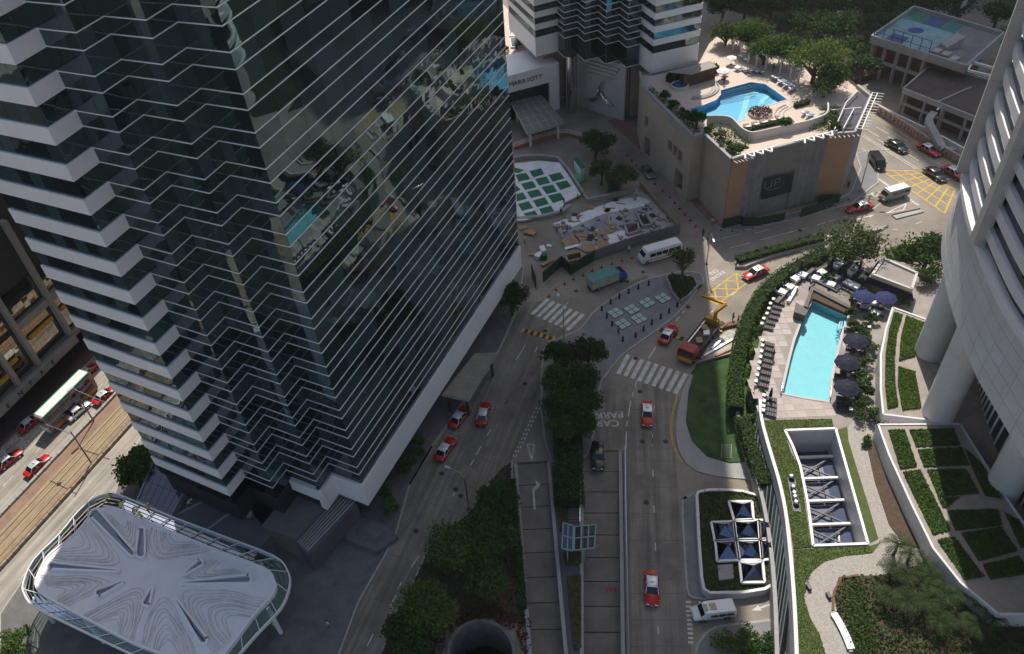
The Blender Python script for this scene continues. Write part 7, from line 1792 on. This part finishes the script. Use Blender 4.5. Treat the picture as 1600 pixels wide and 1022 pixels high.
for i, q_ in enumerate([[(380,530),(430,512),(455,555),(410,575)],[(430,512),(470,500),(500,540),(460,555)],[(460,500),(535,478),(550,520),(490,540)],[(560,490),(620,465),(640,500),(580,525)],[(635,455),(690,440),(715,475),(660,495)],[(500,560),(570,540),(600,590),(530,605)],[(590,540),(660,520),(680,560),(610,585)],[(400,575),(500,550),(505,562),(405,590)]]):
    slab('plywood_panel', [cs(*p) for p in q_], .3, .36, M_wood if i < 7 else M_panel, '%s flat plywood panel of the formwork grid on the building site' % ORD[i] if i < 7 else 'long white board below the plywood grid', 'panel', 'plywood panels of the site' if i < 7 else None)
# excavation frames
for q_, lab in (([(410,620),(500,600),(510,640),(420,660)],'open brown timber box frame at the hoarding corner'), ([(835,345),(900,360),(940,430),(880,440)],'dark sunken pit at the right of the building site'), ([(770,430),(850,420),(860,470),(790,490)],'grey concrete footing in the middle of the building site')):
    pts = PP([cs(*p) for p in q_], 1.0); e = thing('excavation_frame', pts[0], lab, 'pit')
    for k in range(4): MB().ribbon(XY([pts[k], pts[(k+1) % 4]]), .3, .2, 1.0).build('frame_board', M_wood if 'timber' in lab else M_concwall, e)
    MB().prism(XY(pts), .2, .34).build('pit_floor', mat('pit_dark', (.05,.04,.04), .9), e)
# second slab with green mats
slab('membrane_sheet', [cs(95,60), cs(240,45), cs(370,55), cs(430,140), cs(500,250), cs(400,300), cs(380,345), cs(150,410), cs(110,410)], .3, .6, M_membrane, 'white membrane roof slab with a grid of green mats beside the tower', 'slab')
for kq, q_ in enumerate([[(95,85),(150,100),(120,118),(95,115)],[(100,130),(165,118),(190,155),(120,172)],[(185,108),(258,90),(275,125),(210,145)],[(302,132),(375,115),(400,150),(330,172)],[(222,155),(290,140),(312,178),(245,195)],[(135,185),(205,168),(228,205),(158,222)],[(345,180),(415,165),(442,200),(375,222)],[(260,205),(330,190),(355,232),(290,248)],[(170,235),(240,218),(265,255),(195,272)],[(100,190),(130,220),(100,235)],[(298,258),(375,240),(400,280),(330,302)],[(105,250),(145,238),(170,275),(110,292)],[(208,288),(280,268),(305,308),(232,328)],[(115,310),(180,292),(208,332),(140,350)],[(245,340),(318,320),(340,358),(270,382)],[(150,368),(220,350),(245,390),(175,398)]]):
    slab('green_mat', [cs(*p) for p in q_], .6, .66, M_greenmat, '%s green square mat on the white slab, counting down from its far edge' % ORD[kq], 'mat', 'green mats of the white slab')
kb = thing('slab_kerb', P(900, 310), 'crumpled grey wall round the white slab with green mats', 'wall')
MB().ribbon(XY(PP([cs(95,45), cs(150,35), cs(240,30), cs(360,45), cs(420,110), cs(510,250), cs(540,300), cs(640,280), cs(850,235)], 0)), .5, 0, 1.0).build('wall_run', M_concwall, kb)
MB().ribbon(XY(PP([cs(110,410), cs(250,400), cs(390,365), cs(430,330)], 0)), .7, 0, .7).build('wall_run', M_concwall, kb)
gh = thing('site_shelter', P(903, 262), 'small site shelter with narrow green roof', 'shelter')
q_ = [P(x, y, 2.6) for x, y in (cs(455,30), cs(480,25), cs(528,82), cs(500,92))]
MB().prism(XY(q_), 2.5, 2.65).build('roof', M_greenmat, gh); MB().prism(XY([v.lerp(sum(q_, Vector())/4, .15) for v in q_]), 0, 2.5).build('walls', M_panel, gh)
gn_ = thing('green_net_screen', P(955, 290), 'upright green netting screen under the site tree', 'screen')
MB().ribbon(XY([P(*cs(665,240)), P(*cs(735,215))]), .1, 0, 2.6).build('net', M_greenmat, gn_)
ns = thing('green_net_heap', P(*cs(487,160)), 'pale green netting heap beside the white slab', 'netting'); pp_ = P(*cs(487,160)); MB().lathe(pp_, [(1.6,0),(1.5,.4),(1.0,.9),(.3,1.1)], 10).build('net_heap', mat('pale_green', (.16,.36,.20), .8, var=.3, scale=1), ns)
# planks, crates and debris on the site
random.seed(11)
deb = [(cs(random.uniform(340,1050), random.uniform(270,560))) for _ in range(130)]
sitexy = XY(PP([cs(330,440), cs(560,340), cs(700,290), cs(850,230), cs(930,250), cs(1100,460), cs(1090,490), cs(860,555), cs(640,630), cs(530,600), cs(440,560)], 0))
for i, px in enumerate(deb):
    p = P(*px, .3)
    if not inside(p.x, p.y, sitexy): continue
    k = i % 3; a = random.random()*3
    o = MB().box((0,0,0), ((1.8,.25,.08),(.7,.5,.45),(1.0,.8,.2))[k], 0).build(('plank','crate','board_stack')[k], (M_wood, M_concwall, M_dsteel if i % 2 else M_wood)[k])
    o.location = p+Vector((0,0,(.04,.22,.1)[k]+.03)); o.rotation_euler = (0,0,a)
    tag(o, ('loose timber plank lying on the building site slab','grey crate on the building site slab','small stack of boards on the building site slab')[k], ('plank','crate','boards')[k], ('loose planks of the site','grey crates of the site','board stacks of the site')[k])
for i, (px, s, m, lab) in enumerate([((842,402),(1.6,1.2,.8),M_linen,'white sack pile in the site yard by the tower'), ((848,392),(1.8,1.0,.7),M_linen,'upper white sack pile in the site yard'), ((850,405),(1.0,1.0,1.2),M_greenmat,'green covered bin in the site yard'), ((855,412),(2.6,.8,.5),M_wood,'long timber crate in the site yard'), ((836,398),(.7,2.2,.4),M_wood,'narrow timber stack in the site yard'), ((828,365),(2.2,1.4,.5),M_wood,'brown pallet stack beside the tower edge'), ((817,357),(1.6,1.0,.3),M_wood,'small pallet at the very edge of the tower'), ((918,410),(.6,.6,1.4),mat('blue_drum',(.10,.2,.5),.5),'blue drum standing at the hoarding corner'), ((858,385),(1.0,.7,.3),M_linen,'single white sack near the crates')]):
    p = P(*px); o = MB().box((0,0,0), s, 0).build('site_stack', m); bmm = bmesh.new(); bmm.from_mesh(o.data); bmesh.ops.bevel(bmm, geom=bmm.edges[:], offset=.08, segments=1, affect='EDGES'); bmm.to_mesh(o.data); bmm.free()
    o.location = p+Vector((0,0,s[2]/2)); o.rotation_euler = (0,0,.6+i); tag(o, lab, 'materials')
# timber and rails of the fenced pit beside the turf
ex = thing('dug_trench', P(1125, 545), 'dug-up sunlit trench with timber planks beside the turf', 'trench')
MB().prism(XY([P(x, y, .16) for x, y in [(1095,560),(1110,535),(1140,515),(1155,518),(1150,550)]]), 0, .17).build('rubble_floor', mat('rubble', (.45,.42,.38), .9, var=.4, scale=1.2, bump=.6), ex)
for (a, b) in (((1100,556),(1145,530)),((1118,556),(1150,542)),((1125,558),(1150,549)),((1112,545),(1130,528))): MB().bar(P(*a,.35), P(*b,.35), .3, .2).build('timber', M_wood if a[0] > 1115 else M_silver, ex)
tr_ = smooth_line(PP([(1090,558),(1105,528),(1125,512),(1150,505)], .3), 4); MB().ribbon(XY(tr_), .9, .05, .5).build('trench_wall', mat('brown_clay', (.17,.09,.06), .9, var=.2), ex)
cr8 = thing('wooden_crate', P(1126, 511), 'open wooden crate beside the crane lorry', 'crate'); p = P(1126, 511); MB().box(p+Vector((0,0,.35)), (1.5,1.3,.7), .5).build('crate_body', M_wood, cr8); MB().box(p+Vector((0,0,.71)), (1.2,1.0,.04), .5).build('crate_inside', M_soil, cr8)

# ================================================================ PEOPLE
def person_mesh(name, joints, edges, rad):
    me = bpy.data.meshes.new(name); me.from_pydata(joints, edges, []); o = bpy.data.objects.new(name, me); COL.objects.link(o)
    md = o.modifiers.new('s', 'SKIN'); sv = me.skin_vertices[0].data
    for i, r in enumerate(rad): sv[i].radius = (r, r)
    sv[0].use_root = True
    sb = o.modifiers.new('b', 'SUBSURF'); sb.levels = 1; sb.render_levels = 1
    dg = bpy.context.evaluated_depsgraph_get(); dg.update(); m2 = bpy.data.meshes.new_from_object(o.evaluated_get(dg)); m2.name = name
    bpy.data.objects.remove(o); return m2
J = [(0,0,.95),(0,0,1.15),(0,0,1.38),(0,0,1.50),(.02,0,1.60),(.02,0,1.72), (0,.18,1.40),(.03,.25,1.13),(.12,.24,.90),(.17,.23,.82), (0,-.18,1.40),(.03,-.25,1.13),(.10,-.24,.90),(.14,-.23,.82), (0,.10,.90),(.06,.11,.50),(.02,.11,.08),(.16,.11,.04), (0,-.10,.90),(-.06,-.11,.50),(-.14,-.11,.08),(0,-.11,.04)]
ED = [(0,1),(1,2),(2,3),(3,4),(4,5),(2,6),(6,7),(7,8),(8,9),(2,10),(10,11),(11,12),(12,13),(0,14),(14,15),(15,16),(16,17),(0,18),(18,19),(19,20),(20,21)]
RD = [.14,.13,.15,.06,.095,.085, .075,.05,.042,.04, .075,.05,.042,.04, .095,.065,.05,.04, .095,.065,.05,.04]
PM1 = person_mesh('person_body', J, ED, RD)
def bend(j, a=.9):
    x, y, z = j
    if z > .96: dz = z-.95; return (x+dz*math.sin(a), y, .95+dz*math.cos(a))
    return j
J2 = [bend(j) for j in J]; J2[8] = (.65,.22,.85); J2[9] = (.72,.2,.76); J2[12] = (.62,-.22,.82); J2[13] = (.70,-.2,.74)
PM2 = person_mesh('person_body', J2, ED, RD)
def dress(me, bentness):
    for k in range(3): me.materials.append(None)
    for p in me.polygons:
        c = p.center; z = c.z if not bentness else (.95+math.hypot(c.x, c.z-.95) if c.z > .9 and c.x > .05 else c.z)
        p.material_index = 2 if z > 1.50 and abs(c.y) < .16 else (1 if z > .96 or (abs(c.y) > .2 and z > .86) else 0)
        p.use_smooth = True
dress(PM1, False); dress(PM2, True)
MP = lambda n, c: mat('cloth_'+n, c, .85, var=.1)
CL = {'hi': MP('hivis',(.55,.75,.05)), 'or': MP('orange',(.7,.25,.04)), 'wh': MP('white',(.65,.65,.65)), 'bl': MP('black',(.02,.02,.025)), 'nv': MP('navy',(.03,.05,.12)), 'gy': MP('grey',(.2,.2,.2)), 'jn': MP('denim',(.06,.09,.16)), 'rd': MP('red',(.4,.04,.04))}
def person(px, z, top, leg, lab, rz=0.0, bent=False, helmet=None):
    p = P(*px, z); me = PM2 if bent else PM1
    o = bpy.data.objects.new('person', me); COL.objects.link(o); o.location = p; o.rotation_euler = (0,0,rz)
    while len(me.materials) < 3: me.materials.append(None)
    for i, m in enumerate((CL[leg], CL[top], M_skin)): o.material_slots[i].link = 'OBJECT'; o.material_slots[i].material = m
    tag(o, lab, 'person')
    hp_ = Vector((.02,0,1.74)) if not bent else Vector((.68,0,1.42))
    h_ = MB().lathe(hp_, [(.13,-.05),(.12,.02),(.085,.08),(.02,.10)], 10).build('helmet' if helmet else 'hair', mat('helmet_'+helmet, {'y':(.7,.5,.03),'w':(.75,.75,.75)}[helmet], .4) if helmet else mat('dark_hair', (.012,.01,.01), .7)); h_.parent = o
    return o
ppl = [((800,0),0,0,0,0,0,0,0)]
cq = crop(800, 300, 6.3875); ct_ = crop(120, 620, 5.24)
person(cq(490,230), .3, 'bl','bl','person in black standing at the corner of the white slab', 1.0)
person(cq(520,120), .3, 'nv','bl','person in dark clothes on the far edge of the white slab', 2.0, True)
person(cq(655,85), .2, 'hi','jn','worker in lime vest and white helmet above the white slab', .5, False, 'w')
person(cq(705,40), .2, 'hi','gy','worker in lime vest farthest up the site path', 2.5, False, 'y')
person(cq(918,160), .3, 'gy','jn','worker with orange helmet standing on the white sheet', 0, False, 'y')
person(cq(130,525), .13, 'hi','gy','worker in lime vest in the yard beside the tower edge', 1.2, False, 'w')
person(cq(448,405), .3, 'gy','jn','worker with yellow helmet at the left end of the blue membrane', 2.2, True, 'y')
person(cq(550,405), .3, 'jn','bl','worker in denim crouching on the blue membrane', 1.2, True, 'y')
person(cq(840,440), .3, 'wh','gy','worker in white bending over the plywood grid', .4, True, 'y')
person(cq(985,280), .3, 'wh','jn','worker in white by the concrete footing', 3.0, True, 'y')
person(cs(795,612), 0, 'wh','jn','worker in white walking between cones and long hoarding', 1.5, False, 'y')
person(cs(843,268), .2, 'hi','gy','worker in lime vest at the far corner of the site fence', .3, False, 'w')
person(c4(680,300), .13, 'nv','bl','pedestrian in dark clothes on the plaza near its lower tip', 2.4)
person(c4(1330,225), .05, 'gy','bl','man standing by the crane boom on the sunlit kerb', .2)
person(c4(1360,240), .05, 'rd','jn','man in red-brown shirt next to the crane boom', 2.2)
person(c4(1215,245), .05, 'hi','jn','crane operator in lime vest behind the red lorry', 1.2, False, 'y')
person(c10(128,440), .13, 'wh','gy','pedestrian in white at the corner of the brick footway', 1.1)
person(c10(195,455), .13, 'nv','bl','pedestrian in dark clothes beside the green hoarding corner', 2.0)
person(c10(70,510), .05, 'nv','bl','pedestrian crossing the podium street by the dashes', .6)
person(c10(102,535), .05, 'gy','jn','pedestrian crossing just below the dashes', 2.6)
person(c10(960,215), .13, 'bl','bl','pedestrian in black on the pavement by the orange wrap', 1.4)
person((1207,561), ZP+.03, 'nv','gy','man in dark shirt walking along the pool deck', 1.6)
person(c7(225,235), ZD, 'bl','bl','person standing at the far edge of the hotel pool', 1.0)
person(c7(785,95), ZD, 'nv','jn','person in blue under the pergola', .3)
person(ct_(1050,860), 3.6, 'hi','gy','worker in lime vest on the slate terrace, left of three', .4, False, 'y')
person(ct_(1088,840), 3.6, 'hi','gy','worker in lime vest on the slate terrace, middle of three', 1.4, False, 'w')
person(ct_(1133,862), 3.6, 'hi','jn','worker in lime vest on the slate terrace, right of three', 2.4, False, 'y')
person(ct_(922,900), 3.6, 'hi','gy','worker in lime vest bending by the steel beam', .2, True, 'w')
person(ct_(268,868), ZW, 'hi','bl','worker in lime vest at the far corner of the white roof', 1.0, True, 'y')
person(ct_(390,925), ZW, 'hi','gy','worker in lime vest kneeling on the white roof', 2.0, True, 'w')
person(ct_(475,955), ZW, 'or','gy','worker in orange vest on the white roof edge', 0, True, 'y')
person(ct_(545,1000), ZW, 'hi','jn','worker in lime vest nearest the slot on the white roof', 2.6, True, 'y')
person(ct_(598,955), ZW, 'or','gy','worker in orange beside the white roof beam', 1.3, True, 'w')
person(c6(0,0) if False else (431,983), .13, 'hi','gy','worker in lime vest on the plaza beside the white roof', 1.2, False, 'y')
person((514,980), .13, 'wh','jn','pedestrian in white on the dark plaza', .8)
# ================================================================ AIR
hb = MB().prism([(-905,-905),(905,-905),(905,905),(-905,905)], -8.0, 217.0).build('haze', mat('unused_air', (1,1,1)))  # thin air volume added to lift the dark tones
hm = bpy.data.materials.new('shadow_lift_haze'); hm.use_nodes = True
hm.node_tree.nodes.remove(hm.node_tree.nodes['Principled BSDF'])
pv_ = hm.node_tree.nodes.new('ShaderNodeVolumePrincipled'); pv_.inputs['Density'].default_value = 0.00016; pv_.inputs['Color'].default_value = (0.86, 0.88, 0.92, 1); pv_.inputs['Anisotropy'].default_value = 0.3
hm.node_tree.links.new(pv_.outputs[0], hm.node_tree.nodes['Material Output'].inputs['Volume'])
hb.data.materials.clear(); hb.data.materials.append(hm); hb['kind'] = 'stuff'; hb['label'] = 'thin pale haze added between the towers to lift the shadows'
